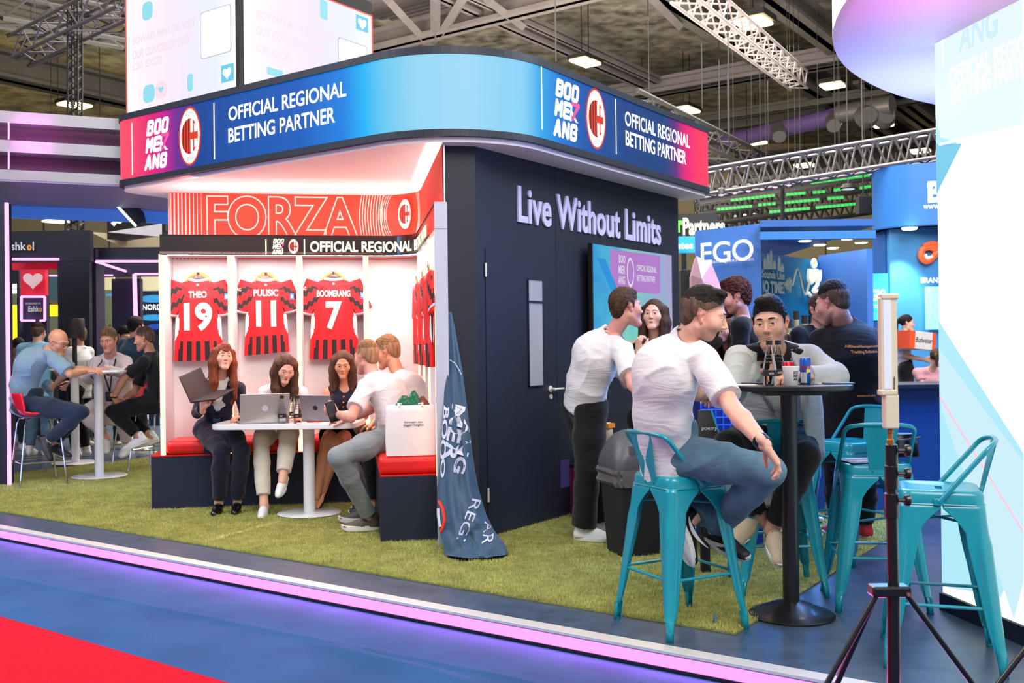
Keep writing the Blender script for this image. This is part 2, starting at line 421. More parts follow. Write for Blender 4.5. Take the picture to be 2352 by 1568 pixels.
for k, (px, py, L0, L1, w, h) in enumerate(((1500, 215, -12, 14, .35, .45), (1100, 60, -9, 9, .5, .5), (1660, 300, -14, 10, .4, .4), (1980, 345, -16, 8, .4, .4), (1700, 268, -12, 12, .2, .3), (2000, 372, -12, 10, .4, .5), (1900, 155, -8, 6, .6, .5))):
    beam('roof_beam', px, py, BX, L0, L1, w, h, MATS['steel_light'] if k < 2 else MATS['steel_beam'], z=9.1)
# roof truss struts over the stand (top centre) and ribbed roof deck
def strut(a, b, r, nm='roof_strut', m='steel_light'):
    o = MB().tube([a, b], r, 4).make(nm, MATS[m]); return struct(o)
for (x0, y0, x1, y1) in ((890, 0, 975, 92), (1000, -4, 1000, 90), (1062, 0, 1010, 84), (1500, 0, 1560, 60), (1120, 0, 1200, 60), (600, 260, 760, 240)):
    strut(hz(x0, y0, 9.2), hz(x1, y1, 9.2), .12)
for i in range(15): struct(MB().box(hz(840 + i * 26, 8 + i * 1.5, 10.3), (.12, 3.0, .1), (AX, BX, ZV)).make('roof_deck_rib', MATS['steel_light']))
# air duct with outlets
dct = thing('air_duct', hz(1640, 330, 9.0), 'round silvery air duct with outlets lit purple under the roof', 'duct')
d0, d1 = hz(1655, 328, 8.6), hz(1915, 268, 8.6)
MB().tube([d0, d1], .28, 14).make('pipe', mat('duct_lit_purple', (150, 120, 190), .4, metal=.4, bump=.4, bs=8), dct, smooth=True)  # purple light on the silvery pipe is put into its colour
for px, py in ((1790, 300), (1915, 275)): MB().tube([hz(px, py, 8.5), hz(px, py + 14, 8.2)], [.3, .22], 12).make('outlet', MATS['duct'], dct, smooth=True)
dc2 = thing('air_duct', hz(1990, 265, 9.0), 'short duct box with two round nozzles near the purple disc', 'duct')
MB().tube([hz(1925, 262, 8.6), hz(2050, 240, 8.6)], .3, 12).make('pipe', MATS['duct'], dc2, smooth=True)
for px, yy in ((1945, 262), (2040, 245)): q_ = hz(px, yy, 8.8); MB().tube([q_, V(q_.x, q_.y, CZ)], .02, 5).make('hanger', MATS['rig_black'], dc2)
for px in (1990, 2030):
    MB().lathe([(.05, -.1), (.34, -.1), (.38, 0), (.26, .25), (.1, .25)], hz(px, 268, 8.3), 16, ax=(V(1, 0, 0), ZV, V(0, -1, 0))).make('nozzle', MATS['duct'], dc2, smooth=True)
# high bay lamps
LB = [(1730, 52, .75, 'large high bay lamp nearest the top edge over the girders'), (1336, 140, .45, 'left lamp of the pair above the sign band corner'), (1352, 146, .45, 'right lamp of the pair above the sign band corner'),
      (1570, 250, .4, 'lamp above the dark blue wall end of the sign band'), (1584, 256, .4, 'second lamp above the sign band end'), (1912, 197, .5, 'lamp left of the purple disc'), (2027, 287, .45, 'lamp below the duct nozzles'),
      (1735, 327, .45, 'lamp under the purple lit duct'), (1848, 380, .42, 'lamp just above the silver truss'), (2113, 347, .42, 'lamp at the right end of the silver truss'), (1718, 497, .5, 'lamp low over the beige wall'),
      (158, 240, .4, 'left lamp of the pair over the louvred rings'), (182, 243, .45, 'right lamp of the pair over the louvred rings'), (120, 508, .35, 'left lamp of the pair under the louvred rings'), (136, 509, .35, 'right lamp of the pair under the louvred rings'), (232, 487, .38, 'single lamp left of the hexagon sign'), (1475, 262, .3, 'dim lamp behind the sign band')]
for px, py, s, lb in LB:
    z = 8.7 if py < 400 else (5.6 if px > 1000 else 5.2); p = hz(px, py, z)
    t = thing('high_bay_lamp', p, 'warm ' + lb, 'ceiling lamp', 'high bay lamps under the hall roof')
    k = s * p.y / 24
    MB().box(p, (k, k, k * .12), (AX, BX, ZV)).make('diffuser', MATS['lamp_warm'], t, bevel=.05)
    MB().box(p + V(0, 0, k * .16), (k * 1.15, k * 1.15, k * .2), (AX, BX, ZV)).make('housing', MATS['rig_black'], t); MB().tube([p + V(0, 0, k * .2), V(p.x, p.y, CZ)], .012, 4).make('hanging_rod', MATS['rig_black'], t)
# trusses
def truss(p0, p1, w, label, m='alu_dull', r=.03, n=None, grp=None, name='truss', diag=True):
    p0 = Vector(p0); p1 = Vector(p1); d = (p1 - p0); L = d.length; d.normalize(); s = d.cross(ZV).normalized(); u = s.cross(d)
    t = thing(name, p0, label, 'truss', grp); cs = [(-1, -1), (1, -1), (1, 1), (-1, 1)]
    for a, b in cs: MB().tube([p0 + s * a * w / 2 + u * b * w / 2, p1 + s * a * w / 2 + u * b * w / 2], r, 6).make('chord', MATS[m], t)
    n = n or max(3, int(L / w)); mb = MB()
    for i in range(n):
        for k in range(4):
            (a, b), (c, e) = cs[k], cs[(k + 1) % 4]
            if i % 2: (a, b), (c, e) = (c, e), (a, b)
            mb.tube([p0 + d * L * i / n + s * a * w / 2 + u * b * w / 2, p0 + d * L * (i + 1) / n + s * c * w / 2 + u * e * w / 2], r * .55, 4, caps=False)
    for q_ in (.12, .88): c_ = p0 + d * L * q_; MB().tube([c_ + V(0, 0, w / 2), V(c_.x, c_.y, CZ)], .008, 4).make('hanging_wire', MATS['rig_black'], t)
    lt = mb.make('lattice', MATS[m], t); lt['kind'] = 'stuff'; return t
truss(at(1570, -30, 15), at(1835, 185, 24), .40, 'alloy lattice truss beneath the olive girder, partly lit gold', m='steel_light', r=.03)
truss(at(1600, 425, 17), at(2300, 310, 15.2), .42, 'long silver lattice truss over the blue booths', r=.032, n=34)
truss(at(55, 110, 13), at(300, -10, 11), .3, 'pale lattice truss running up behind the white screen', m='alu_dull', r=.022)
truss(at(-20, 10, 15), at(300, 70, 17), .5, 'dark lattice truss left of the white screen', m='rig_black', r=.04)
truss(at(40, 118, 20), at(310, 20, 20), .5, 'dark lattice truss crossing behind the pale one', m='rig_black', r=.035)
truss(at(172, -20, 12), at(172, 290, 12), .12, 'thin black upright truss in the upper left over the louvred rings', m='rig_black', r=.012, n=24)
truss(at(172, 450, 16), at(172, 545, 16), .2, 'thin black upright truss under the louvred rings', m='rig_black', r=.02, n=8)
truss(at(1440, 240, 20), at(1780, 400, 26), .5, 'dark lattice truss behind the end of the sign band', m='rig_black', r=.05)
for k in range(4):
    truss(at(1600, 452 + k * 26, 24 + k), at(2060, 384 + k * 27, 24 + k), .35, ['topmost', 'second', 'third', 'lowest'][k] + ' black lighting truss with green batten lamps', m='rig_black', r=.05, n=40, grp='black trusses with green lamps')
glow('green_lamp', (40, 200, 80), 1.3)
rows = [(1862, 420, 1998, 402), (1645, 440, 1710, 433), (1678, 460, 1780, 448), (1805, 447, 1850, 443), (1866, 442, 1896, 440), (1740, 471, 1782, 467), (1797, 466, 1882, 458), (1900, 456, 1938, 453), (1646, 481, 1728, 473), (1766, 487, 1860, 478), (1873, 477, 1968, 468), (1915, 437, 1940, 433), (1975, 432, 2000, 428)]
ORD = ['first', 'second', 'third', 'fourth', 'fifth', 'sixth', 'seventh', 'eighth', 'ninth', 'tenth', 'eleventh', 'twelfth', 'thirteenth', 'fourteenth', 'fifteenth', 'sixteenth']
rows.sort()
for ri, (x0, y0, x1, y1) in enumerate(rows):
    t = thing('green_batten_lamp', at(x0, y0, 22.8), 'row of green lamps on the black rig, ' + ORD[ri] + ' counting from the sign band', 'stage light', 'green lamp rows on the lighting rig')
    n = max(3, int((x1 - x0) / 9)); mb = MB()
    for i in range(n): mb.box(at(x0 + (x1 - x0) * (i + .5) / n, y0 + (y1 - y0) * (i + .5) / n, 22.8), (.075, .05, .06))
    mb.make('lamp_row', MATS['green_lamp'], t); MB().box(at((x0 + x1) / 2, (y0 + y1) / 2 - 3, 22.9), ((x1 - x0) * .01, .08, .05)).make('batten', MATS['rig_black'], t); c_ = at((x0 + x1) / 2, (y0 + y1) / 2 - 3, 22.9); MB().tube([c_, V(c_.x, c_.y, CZ)], .006, 4).make('hanging_wire', MATS['rig_black'], t)
for i in range(16):                                # spotlights under the silver truss
    px = 1655 + i * 31; py = 436 - (px - 1655) * .145; Y = 16.6
    t = thing('truss_spotlight', at(px, py, Y), 'small spotlight under the silver truss, ' + ORD[i] + ' counting from the sign band', 'spotlight', 'spotlights under the silver truss')
    MB().tube([at(px, py - 28, Y), at(px, py + 2, Y)], .012, 6).make('clamp', MATS['rig_black'], t)
    MB().lathe([(.02, 0), (.05, .02), (.06, .1), (.02, .13)], at(px + 2, py + 12, Y), 10).make('lamp_head', MATS['alu_dull'], t, smooth=True)
    MB().lathe([(.01, -.01), (.04, 0), (.04, .015)], at(px + 2, py + 13, Y), 8).make('bulb', mat('bulb_pink', (235, 190, 215), .2, emis=(255, 200, 220), es=1.0) if i == 0 else MATS['bulb_pink'], t)
for i, (px, y0, y1, Y, nm) in enumerate(((1611, 100, 250, 22, 'second'), (1671, 170, 330, 24, 'third'), (1275, -10, 140, 18, 'leftmost of the hanging'), (1763, 160, 345, 26, 'fourth'))):
    o = MB().tube([at(px, y0, Y), at(px + 2, y1, Y)], .012, 5).make('hanging_cable', MATS['rig_black']); tag(o, 'thin dark cable hanging from the roof, ' + ['under the olive girder', 'over the purple duct', 'above the pale part of the sign band', 'by the gold lit truss'][i], 'cable')
o = MB().tube([at(1797, 430, 17), at(1798, 534, 17)], .035, 6).make('hanging_pole', MATS['rig_black']); tag(o, 'black pole hanging before the beige wall above the blue booth', 'pole')
sp = thing('hanging_speaker', at(1983, 470, 18), 'black box speaker under the green lamp rig by the blue header', 'speaker')
MB().box(at(1983, 472, 18), (.22, .2, .32)).make('cabinet', MATS['black_soft'], sp, bevel=.01); MB().tube([at(1983, 462, 18), V(at(1983, 462, 18).x, 18, CZ)], .014, 6).make('bracket', MATS['rig_black'], sp)
dm = thing('dome_lamp', at(1948, 430, 19), 'round pale dome lamp hanging from the green lamp rig', 'lamp')
MB().tube([at(1948, 430, 19), V(at(1948, 432, 19).x, 19, CZ)], .01, 5).make('hanging_rod', MATS['rig_black'], dm); MB().lathe([(.01, .1), (.1, .08), (.15, 0), (.13, -.02), (.01, -.02)], at(1948, 432, 19), 14).make('dome', MATS['rig_black'], dm, smooth=True)
MB().lathe([(.01, -.03), (.12, -.025), (.12, -.02)], at(1948, 432, 19), 14).make('lens', mat('lens_pale', (200, 225, 225), .3, emis=(200, 230, 230), es=.8), dm)
# ================================================================ roof band with its display
pm = hz(732, 346, 2.83); pr_ = hz(1440, 387, 2.83)
def isect(p, d, q, e):
    k = (e.x * (p.y - q.y) - e.y * (p.x - q.x)) / (d.x * e.y - d.y * e.x); return p + d * k
CN = isect(pm, BX, pr_, AX); CN.z = 0
LB_ = isect(V(0, 0, 0), ray(253, 350), pm, BX); RB_ = isect(V(0, 0, 0), ray(1643, 350), pr_, AX)
PL = V(LB_.x, LB_.y, 0); PR = V(RB_.x, RB_.y, 0)
FOUR = PL + (PR - CN)
band = Path([PL + AX * 3.5, PL, CN, PR, PR + BX * 3.0], [.22, .85, .22], 1)
band.orient(5.0, V(0, 0, 0)); band.rng = (3.3, band.len - 2.9)
RF = thing('roof_band', V(CN.x, CN.y, 2.8), 'rounded illuminated sign band around the stand roof, red to blue', 'sign band')
s0 = 3.1; sL, sR = band.s_at(290, 350), band.s_at(1620, 350)
sA = band.s_at
def S(px): return (sA(px, 300) - s0) / (band.len - s0 - 2.2)
stops = [(0, (250, 90, 110)), (S(300), (252, 74, 104)), (S(345), (232, 30, 120)), (S(375), (205, 24, 150)), (S(405), (110, 40, 150)), (S(450), (10, 66, 150)), (S(560), (0, 82, 172)), (S(690), (0, 92, 190)), (S(790), (0, 128, 226)), (S(838), (0, 180, 248)), (S(875), (92, 196, 240)), (S(960), (150, 214, 244)), (S(1080), (156, 216, 246)), (S(1200), (130, 206, 245)), (S(1240), (40, 170, 236)), (S(1285), (0, 122, 214)), (S(1340), (0, 84, 172)), (S(1440), (0, 62, 132)), (S(1525), (4, 62, 128)), (S(1552), (90, 40, 124)), (S(1575), (236, 8, 122)), (S(1602), (252, 50, 96)), (1, (250, 84, 100))]
# a colour ramp holds at most 32 stops
band.wall('display', 2.872, 3.393, rampglow('band_display', stops, 1.0), 0, s0, band.len - 2.2, parent=RF)
band.wall('bottom_rim', 2.825, 2.872, MATS['rim_dark'], .012, th=.05, parent=RF)
band.wall('top_rim', 3.393, 3.445, MATS['rim_dark'], .012, th=.05, parent=RF)
for px in (1390, 1522):                          # hairline joints between the display modules
    s = sA(px, 380); MB().quad(band(s - .002, .002, 2.872), band(s + .002, .002, 2.872), band(s + .002, .002, 3.393), band(s - .002, .002, 3.393)).make('module_joint', MATS['rim_dark'], RF)
pol = [band(t, -.03, 2.79) for t in band.L]
MB().prism([V(p.x, p.y, 2.79) for p in pol], V(0, 0, .04)).make('soffit', MATS['soffit'], RF)
MB().prism([V(p.x, p.y, 3.40) for p in pol], V(0, 0, .03)).make('roof_top', MATS['rim_dark'], RF)
def bandtext(s, xa, ya, xb, zl, zh, m, bold=.02, shear=0, nm='lettering', par=RF, pth=band, off=.004, **k):
    a, b = pth.s_at(xa, ya), pth.s_at(xb, ya)
    return text(nm, s, V(a, 0, zl), V(b - a, 0, 0), V(0, 0, zh - zl), m, par, bold=bold, shear=shear, warp=lambda p: pth(p.x, off - p.y, p.z), **k)
def zof(px, py, s, pth=band):
    p = pth(s); d = ray(px, py); return CH + d.z * p.y / d.y
def bz(px, py, pth=band): s = pth.s_at(px, py); return zof(px, py, s, pth)
GLY = {'B': [[(0, 0), (0, 1), (.85, 1), (1, .85), (1, .66), (.85, .53), (1, .4), (1, .14), (.85, 0), (0, 0)], [(0, .53), (.85, .53)]], 'O': [[(.14, 0), (0, .12), (0, .88), (.14, 1), (.86, 1), (1, .88), (1, .12), (.86, 0), (.14, 0)]],
       'M': [[(0, 0), (0, 1), (.5, .4), (1, 1), (1, 0)]], 'E': [[(1, 1), (0, 1), (0, 0), (1, 0)], [(0, .5), (.85, .5)]], 'A': [[(0, 0), (.42, 1), (.58, 1), (1, 0)], [(.2, .3), (.8, .3)]], 'N': [[(0, 0), (0, 1), (1, 0), (1, 1)]],
       'G': [[(1, .8), (.86, 1), (.14, 1), (0, .88), (0, .12), (.14, 0), (.86, 0), (1, .12), (1, .5), (.6, .5)]]}
def block(tx, x0, z0, w, h, mt, par, wf, shear=.18, nm='logo_lettering'):
    '''heavy slanted block capitals'''
    n = len(tx); gap = .06 * h; cw = (w - gap * (n - 1)) / n
    for k, ch in enumerate(tx):
        th = min(.135 * h, cw * .17); mb = MB(); bx_ = x0 + k * (cw + gap)
        P2 = lambda p: (bx_ + th + p[0] * (cw - 2 * th), z0 + th + p[1] * (h - 2 * th)); W_ = lambda x, z: wf(x + shear * (z - z0 - h / 2), z)
        for line in GLY[ch]:
            q = [P2(p) for p in line]
            for a, b_ in zip(q, q[1:]):
                d = math.hypot(b_[0] - a[0], b_[1] - a[1]) or 1; nx, nz = -(b_[1] - a[1]) / d * th, (b_[0] - a[0]) / d * th
                mb.quad(W_(a[0] - nx, a[1] - nz), W_(b_[0] - nx, b_[1] - nz), W_(b_[0] + nx, b_[1] + nz), W_(a[0] + nx, a[1] + nz))
            for a in q:
                i = len(mb.v); mb.v += [W_(a[0] + th * math.cos(t), a[1] + th * math.sin(t)) for t in [2 * PI * j / 8 for j in range(8)]]; mb.f.append(tuple(range(i, i + 8))); mb.m.append(0)
        mb.make(nm, MATS[mt], par)
def logo(par, pth, xa, xb, yt, yb, off=.004, small=False, mt='led_text'):
    """the three-line stacked name with its arrow"""
    ym = (yt[0] + yb[0]) / 2
    zt = bz(xa, yt[0], pth); zb = bz(xa, yb[0], pth); h = (zt - zb); g = h * .03; sa, sb = pth.s_at(xa, ym), pth.s_at(xb, ym)
    w = sb - sa; lh = (h - 2 * g) / 3
    for k, (tx, x0, x1) in enumerate((('BOO', .10, 1.0), ('ME', .05, .66), ('ANG', 0, .92))):
        z1 = zt - k * (lh + g); z0 = z1 - lh
        block(tx, sa + w * x0, z0, w * (x1 - x0), z1 - z0, mt, par, lambda x, z: pth(x, off, z))
    z1 = zt - (lh + g); z0 = z1 - lh; q = lambda u, v, o=0: pth(sa + w * u, off + o, z0 + (z1 - z0) * v)
    flat('logo_letter_foot', [q(.66, .95), q(.74, .95), q(.72, .6), q(.92, .08), q(.98, .02), q(.86, .0), q(.70, .38), q(.69, .0), q(.62, .0)][::-1], MATS[mt], par)
    flat('logo_arrow', [q(.70, 1.08, .001), q(1.02, 1.12, .001), q(1.03, .9, .001), q(.88, .5, .001), q(.78, .1, .001), q(.70, .02, .001), q(.76, .45, .001), q(.88, .85, .001), q(.70, .9, .001)][::-1], MATS['arrow_pink'], par)
def crest(par, pth, xc, yc, hw, hh, off=.004, bright=True, ly=1.0):
    """oval club crest: red rim, white oval, stripes left, cross right"""
    s = pth.s_at(xc, yc); z = bz(xc, yc, pth); ds = abs(pth.s_at(xc + hw, yc) - pth.s_at(xc - hw, yc)) / 2; dz = abs(bz(xc, yc - hh, pth) - bz(xc, yc + hh, pth)) / 2
    R, Wt, Dk = ('led_red', 'led_text', 'led_dark_red') if bright else ('crest_red', 'white', 'crest_dark')
    def el(a, b, o, f, t0=0, t1=2 * PI, n=36): return [pth(s + ds * a * math.cos(t0 + (t1 - t0) * k / n), off + o * ly, z + dz * b * math.sin(t0 + (t1 - t0) * k / n)) for k in range(n)]
    fl = lambda nm, pts, m: flat(nm, pts, MATS[m], par)
    fl('crest_rim', el(1, 1, 0, 0), R); fl('crest_oval', el(.88, .93, .001, 0), Wt)
    c_ = [pth(s + ds * .74 * math.cos(2 * PI * k / 36), off + .002 * ly, z + dz * .6 * math.sin(2 * PI * k / 36)) for k in range(36)]
    fl('crest_disc', c_, R)
    for j in range(3):
        u = -.58 + j * .24; hgt = .6 * math.sqrt(max(0, 1 - ((u + .03) / .74) ** 2))
        fl('crest_stripe', [pth(s + ds * u, off + .003 * ly, z - dz * hgt), pth(s + ds * (u + .09), off + .003 * ly, z - dz * hgt), pth(s + ds * (u + .09), off + .003 * ly, z + dz * hgt), pth(s + ds * u, off + .003 * ly, z + dz * hgt)], Dk)
    for (u0, v0, u1, v1) in ((.10, .12, .30, .56), (.10, -.56, .30, -.12), (.42, .12, .66, .40), (.42, -.40, .66, -.12)):
        fl('crest_cross_field', [pth(s + ds * u0, off + .003 * ly, z + dz * v0), pth(s + ds * u1, off + .003 * ly, z + dz * v0), pth(s + ds * u1, off + .003 * ly, z + dz * v1), pth(s + ds * u0, off + .003 * ly, z + dz * v1)], Wt)
    for tx, zz in (('ACM', .68), ('1899', -.84)):
        text('crest_lettering', tx, V(s - ds * .34, 0, z + dz * zz), V(ds * .68, 0, 0), V(0, 0, dz * .15), mat('crest_grey', (170, 165, 165), .5) if 'crest_grey' not in MATS else MATS['crest_grey'], par, warp=lambda p: pth(p.x, off + .004 * ly - p.y, p.z))
mat('crest_red', (222, 40, 30), .5); mat('crest_dark', (60, 20, 20), .5)
def bar(par, pth, px, y0, y1, w=.014, m='led_text', off=.004):
    ym = (y0 + y1) / 2; s = pth.s_at(px, ym); z0, z1 = bz(px, y1, pth), bz(px, y0, pth)
    flat('divider_bar', [pth(s - w / 2, off, z0), pth(s + w / 2, off, z0), pth(s + w / 2, off, z1), pth(s - w / 2, off, z1)], MATS[m], par)
bar(RF, band, 304, 282, 402); logo(RF, band, 333, 388, (279, 0), (393, 0)); crest(RF, band, 436, 313, 26, 68); bar(RF, band, 492, 236, 366)
bandtext('OFFICIAL REGIONAL', 525, 250, 796, bz(530, 278), bz(530, 245), MATS['led_text'])
bandtext('BETTING PARTNER', 525, 300, 771, bz(530, 328), bz(530, 294), MATS['led_text'])
bar(RF, band, 1243, 153, 297); logo(RF, band, 1271, 1329, (176, 0), (312, 0)); crest(RF, band, 1368, 273, 23, 70); bar(RF, band, 1414, 227, 354)
bandtext('OFFICIAL REGIONAL', 1435, 290, 1583, bz(1440, 290), bz(1440, 256), MATS['led_text'])
bandtext('BETTING PARTNER', 1436, 330, 1575, bz(1440, 335), bz(1440, 300), MATS['led_text'])
# ================================================================ door wall
W0 = hz(1091, 333, 2.80); W0.z = 0; W1 = W0 + AX * 3.3; NA = V(AX.y, -AX.x, 0)  # NA faces the camera side (right)
wn = NA
def wp(px, py, off=0): p = onplane(px, py, W0, wn); return p + wn * off
endp = wp(1560, 700); L = (endp - W0).dot(AX)
cxw = onplane(1025, 700, W0, DX); cxw.z = 0
pts = [cxw, W0, W0 + AX * L, W0 + AX * L - wn * 1.6, cxw - DX * 2.4, cxw - DX * 1.0]
wall = MB().prism([V(p.x, p.y, 0) for p in pts], V(0, 0, 2.80)).make('wall_right', MATS['navy_wall'], bevel=0); struct(wall)
wj = MB()
for px in (1276,):                                # panel joint of the wall cladding
    a = wp(px, 500); wj.box(V(a.x, a.y, 1.4) + wn * .0005, (.004, .003, 2.79), (AX, wn, ZV))
struct(wj.make('trim_4', MATS['navy_dark']))
# lettering on the wall
t0 = wp(1187, 486); t1 = wp(1515, 546); zt = wp(1187, 430).z
text('wall_lettering', 'Live Without Limits', V(t0.x, t0.y, 2.30) + wn * .001, V(t1.x - t0.x, t1.y - t0.y, 0), V(0, 0, zt - 2.30 + .012), MATS['lilac'], thick=.015, bold=.022, spacing=1.03)
tag(bpy.data.objects['wall_lettering'], 'raised lilac letters reading Live Without Limits on the dark wall', 'lettering')
# door
D = thing('door', V(W0.x, W0.y, 0), '', 'door'); 
d0, d1 = wp(1115, 700), wp(1272, 700); dz = wp(1115, 570).z
def wrect(x0, x1, z0, z1, off, th, nm, m, par, bev=.002):
    a = W0 + AX * x0; c = W0 + AX * ((x0 + x1) / 2); c = V(c.x, c.y, (z0 + z1) / 2) + wn * (off + th / 2)
    return MB().box(c, (x1 - x0, th, z1 - z0), (AX, wn, ZV)).make(nm, m, par, bevel=bev)
u0, u1 = (d0 - W0).dot(AX), (d1 - W0).dot(AX)
del D['category']; del D['label']; D.name = 'door_1'; struct(D)
wrect(u0 - .006, u1 + .006, .0, dz + .006, .0002, .002, 'door_gap', MATS['black'], D)
leaf = wrect(u0, u1, .012, dz, .002, .004, 'door_leaf', MATS['navy_wall'], D)
g0, g1 = (wp(1211, 700) - W0).dot(AX), (wp(1244, 700) - W0).dot(AX); gt, gb = wp(1211, 641).z, wp(1213, 886).z; gm = wp(1211, 690).z
mat('frosted', (150, 150, 158), .55, bump=.1, bs=300)
gl = wrect(g0, g1, gb, gt, .003, .006, 'door_glass', MATS['frosted'], D, 0)
for a, b, c, d in ((g0 - .008, g0, gb, gt), (g1, g1 + .008, gb, gt), (g0, g1, gt, gt + .008), (g0, g1, gb - .008, gb), (g0, g1, gm - .014, gm)): wrect(a, b, c, d, .006, .012, 'glass_bead', MATS['navy_dark'], D, 0)
for zz in (wp(1116, 620).z, wp(1122, 1136).z): wrect(u0 - .012, u0 + .004, zz - .05, zz + .05, .006, .008, 'door_hinge', MATS['aluminium'], D)
hp = wp(1262, 893); hc = V(hp.x, hp.y, hp.z)
MB().lathe([(.001, 0), (.026, 0), (.026, .008), (.012, .01), (.012, .05), (.001, .05)], hc + wn * .006, 16, ax=(AX, ZV, wn)).make('handle_rose', MATS['aluminium'], D, smooth=True)
MB().tube([hc + wn * .048, hc + wn * .052 + AX * .02, hc + wn * .05 + AX * .13], .009, 8).make('door_handle', MATS['aluminium'], D, smooth=True)
MB().lathe([(.001, 0), (.02, 0), (.02, .008), (.001, .008)], hc + wn * .006 + AX * .005 - V(0, 0, .06), 12, ax=(AX, ZV, wn)).make('lock_plate', MATS['aluminium'], D)
# television
tvc = [wp(1336, 557, .10), wp(1521, 585, .10)]; x0, x1 = (tvc[0] - W0).dot(AX), (tvc[1] - W0).dot(AX); zt_ = wp(1336, 559, .1).z; zb_ = zt_ - (x1 - x0) * .0 - 1.02
T = thing('television', V(W0.x, W0.y, 1.3) + AX * x0, 'large wall screen in portrait showing cyan and pink graphics beside the door', 'television')
wrect(x0, x1, zb_, zt_, .055, .045, 'casing', MATS['black'], T, .004)
wrect(x0 + .15, x1 - .15, zb_ + .2, zt_ - .2, 0, .056, 'wall_bracket', MATS['rig_black'], T)
m, t, b = nmat('tv_picture'); b.inputs['Base Color'].default_value = (0.01, .01, .01, 1); b.inputs['Roughness'].default_value = .2
uv = t.nodes.new('ShaderNodeUVMap'); sx = t.nodes.new('ShaderNodeSeparateXYZ'); t.links.new(uv.outputs[0], sx.inputs[0])
wv = t.nodes.new('ShaderNodeTexNoise'); wv.inputs['Scale'].default_value = 3.0; wv.inputs['Detail'].default_value = 3; t.links.new(uv.outputs[0], wv.inputs['Vector'])
cr = t.nodes.new('ShaderNodeValToRGB'); ad = t.nodes.new('ShaderNodeMath'); ad.operation = 'MULTIPLY_ADD'; ad.inputs[1].default_value = .55
t.links.new(wv.outputs[0], ad.inputs[0]); sc_ = t.nodes.new('ShaderNodeMath'); sc_.operation = 'MULTIPLY'; sc_.inputs[1].default_value = .75; t.links.new(sx.outputs['X'], sc_.inputs[0]); t.links.new(sc_.outputs[0], ad.inputs[2]); t.links.new(ad.outputs[0], cr.inputs[0])
e = cr.color_ramp.elements; e[0].position = .25; e[0].color = rgb(0, 150, 225); e[1].position = .98; e[1].color = rgb(175, 165, 215)
x = e.new(.45); x.color = rgb(60, 185, 220); x = e.new(.62); x.color = rgb(130, 215, 195); x = e.new(.8); x.color = rgb(130, 190, 215)
t.links.new(cr.outputs[0], b.inputs['Emission Color']); b.inputs['Emission Strength'].default_value = .85
def wq(x, z, off): p = W0 + AX * x + wn * off; return V(p.x, p.y, z)
MB().quad(wq(x0 + .008, zb_ + .008, .1012), wq(x1 - .008, zb_ + .008, .1012), wq(x1 - .008, zt_ - .008, .1012), wq(x0 + .008, zt_ - .008, .1012), uv=[(0, 0), (1, 0), (1, 1), (0, 1)]).make('picture', m, T)
wd_ = x1 - x0; tv_path = Path([W0 + wn * .102 - AX * 1, W0 + wn * .102 + AX * 5], [], 1)
def tp(u, v, o=0): return wq(x0 + wd_ * u, zt_ - v, .102 + o)
glow('tv_badge', (190, 130, 215), .85); glow('tv_white', (235, 240, 245), .8); glow('tv_cyan', (70, 200, 235), .85); glow('tv_pale', (170, 215, 225), .8); glow('tv_blue', (30, 150, 225), .9)
flat('picture_badge', [tp(.20, .03), tp(.83, .03), tp(.83, .36), tp(.80, .38), tp(.23, .38), tp(.20, .36)][::-1], MATS['tv_badge'], T)
for (u0, v0, u1, v1, u2, v2, u3, v3, mm) in ((.24, .80, .30, .80, .55, .42, .48, .42, 'tv_cyan'), (.45, .40, .52, .40, .85, 1.0, .78, 1.0, 'tv_pale'), (.02, .98, .10, .98, .34, .62, .28, .58, 'tv_pale'), (.60, .95, .66, .95, .92, .50, .88, .46, 'tv_cyan'), (.72, .95, .80, .95, .98, .66, .98, .56, 'tv_pale'), (.05, .12, .14, .12, .42, .60, .36, .64, 'tv_blue')):
    flat('picture_shape', [tp(u0, v0, .0005), tp(u1, v1, .0005), tp(u2, v2, .0005), tp(u3, v3, .0005)], MATS[mm], T)
for s_, u, v, w_, h_ in (('BOO', .30, .14, .08, .07), ('MER', .295, .23, .08, .07), ('ANG', .29, .32, .08, .07), ('OFFICIAL REGIONAL', .52, .19, .26, .055), ('BETTING PARTNER', .52, .28, .24, .055)):
    text('picture_lettering', s_, tp(u, v, .001), AX * wd_ * w_, V(0, 0, h_), MATS['tv_white'], T, bold=.02)
for a, b in ((1, 'tv_white'), (.8, 'tv_badge')): flat('picture_crest', ell_pts(tp(.44, .21, .001 + (1 - a) * .002), AX * wd_ * .045 * a, V(0, 0, .13 * a), 24), MATS[b], T)
# ================================================================ locker niche
L0 = hz(348, 1172); L0 = V(L0.x, L0.y, 0)
E0 = at(1000, 700, 6.92); E0.z = 0; C1 = isect(L0, CX, E0, DX); C1.z = 0
ZB, ZV0, ZV1 = .47, 2.19, 2.365                    # bench top, valance bottom and top
front = Path([L0 + CX * .09, C1, E0], [.28], 1).orient(1.0, V(0, 0, 0)); front.rng = (0, front.len)
lenC = (C1 - L0).length; lenD = (E0 - C1).length; DP = .46
BK = -DX                                            # into the lockers
LK = thing('locker_wall', L0, 'white locker wall with glowing edge strips and black valance round a corner', 'locker wall')
def lb(cx0, cx1, d0, d1, z0, z1, nm, m, par=LK, bev=0, seg=2):
    c = L0 + CX * (cx0 + cx1) / 2 + DX * (d0 + d1) / 2
    return MB().box(V(c.x, c.y, (z0 + z1) / 2), (cx1 - cx0, abs(d1 - d0), z1 - z0), (CX, DX, ZV)).make(nm, m, par, bevel=bev, seg=seg)
lb(.09, lenC + .13, -DP - .04, -DP, ZB, 2.78, 'back_panel', MATS['white_panel'])
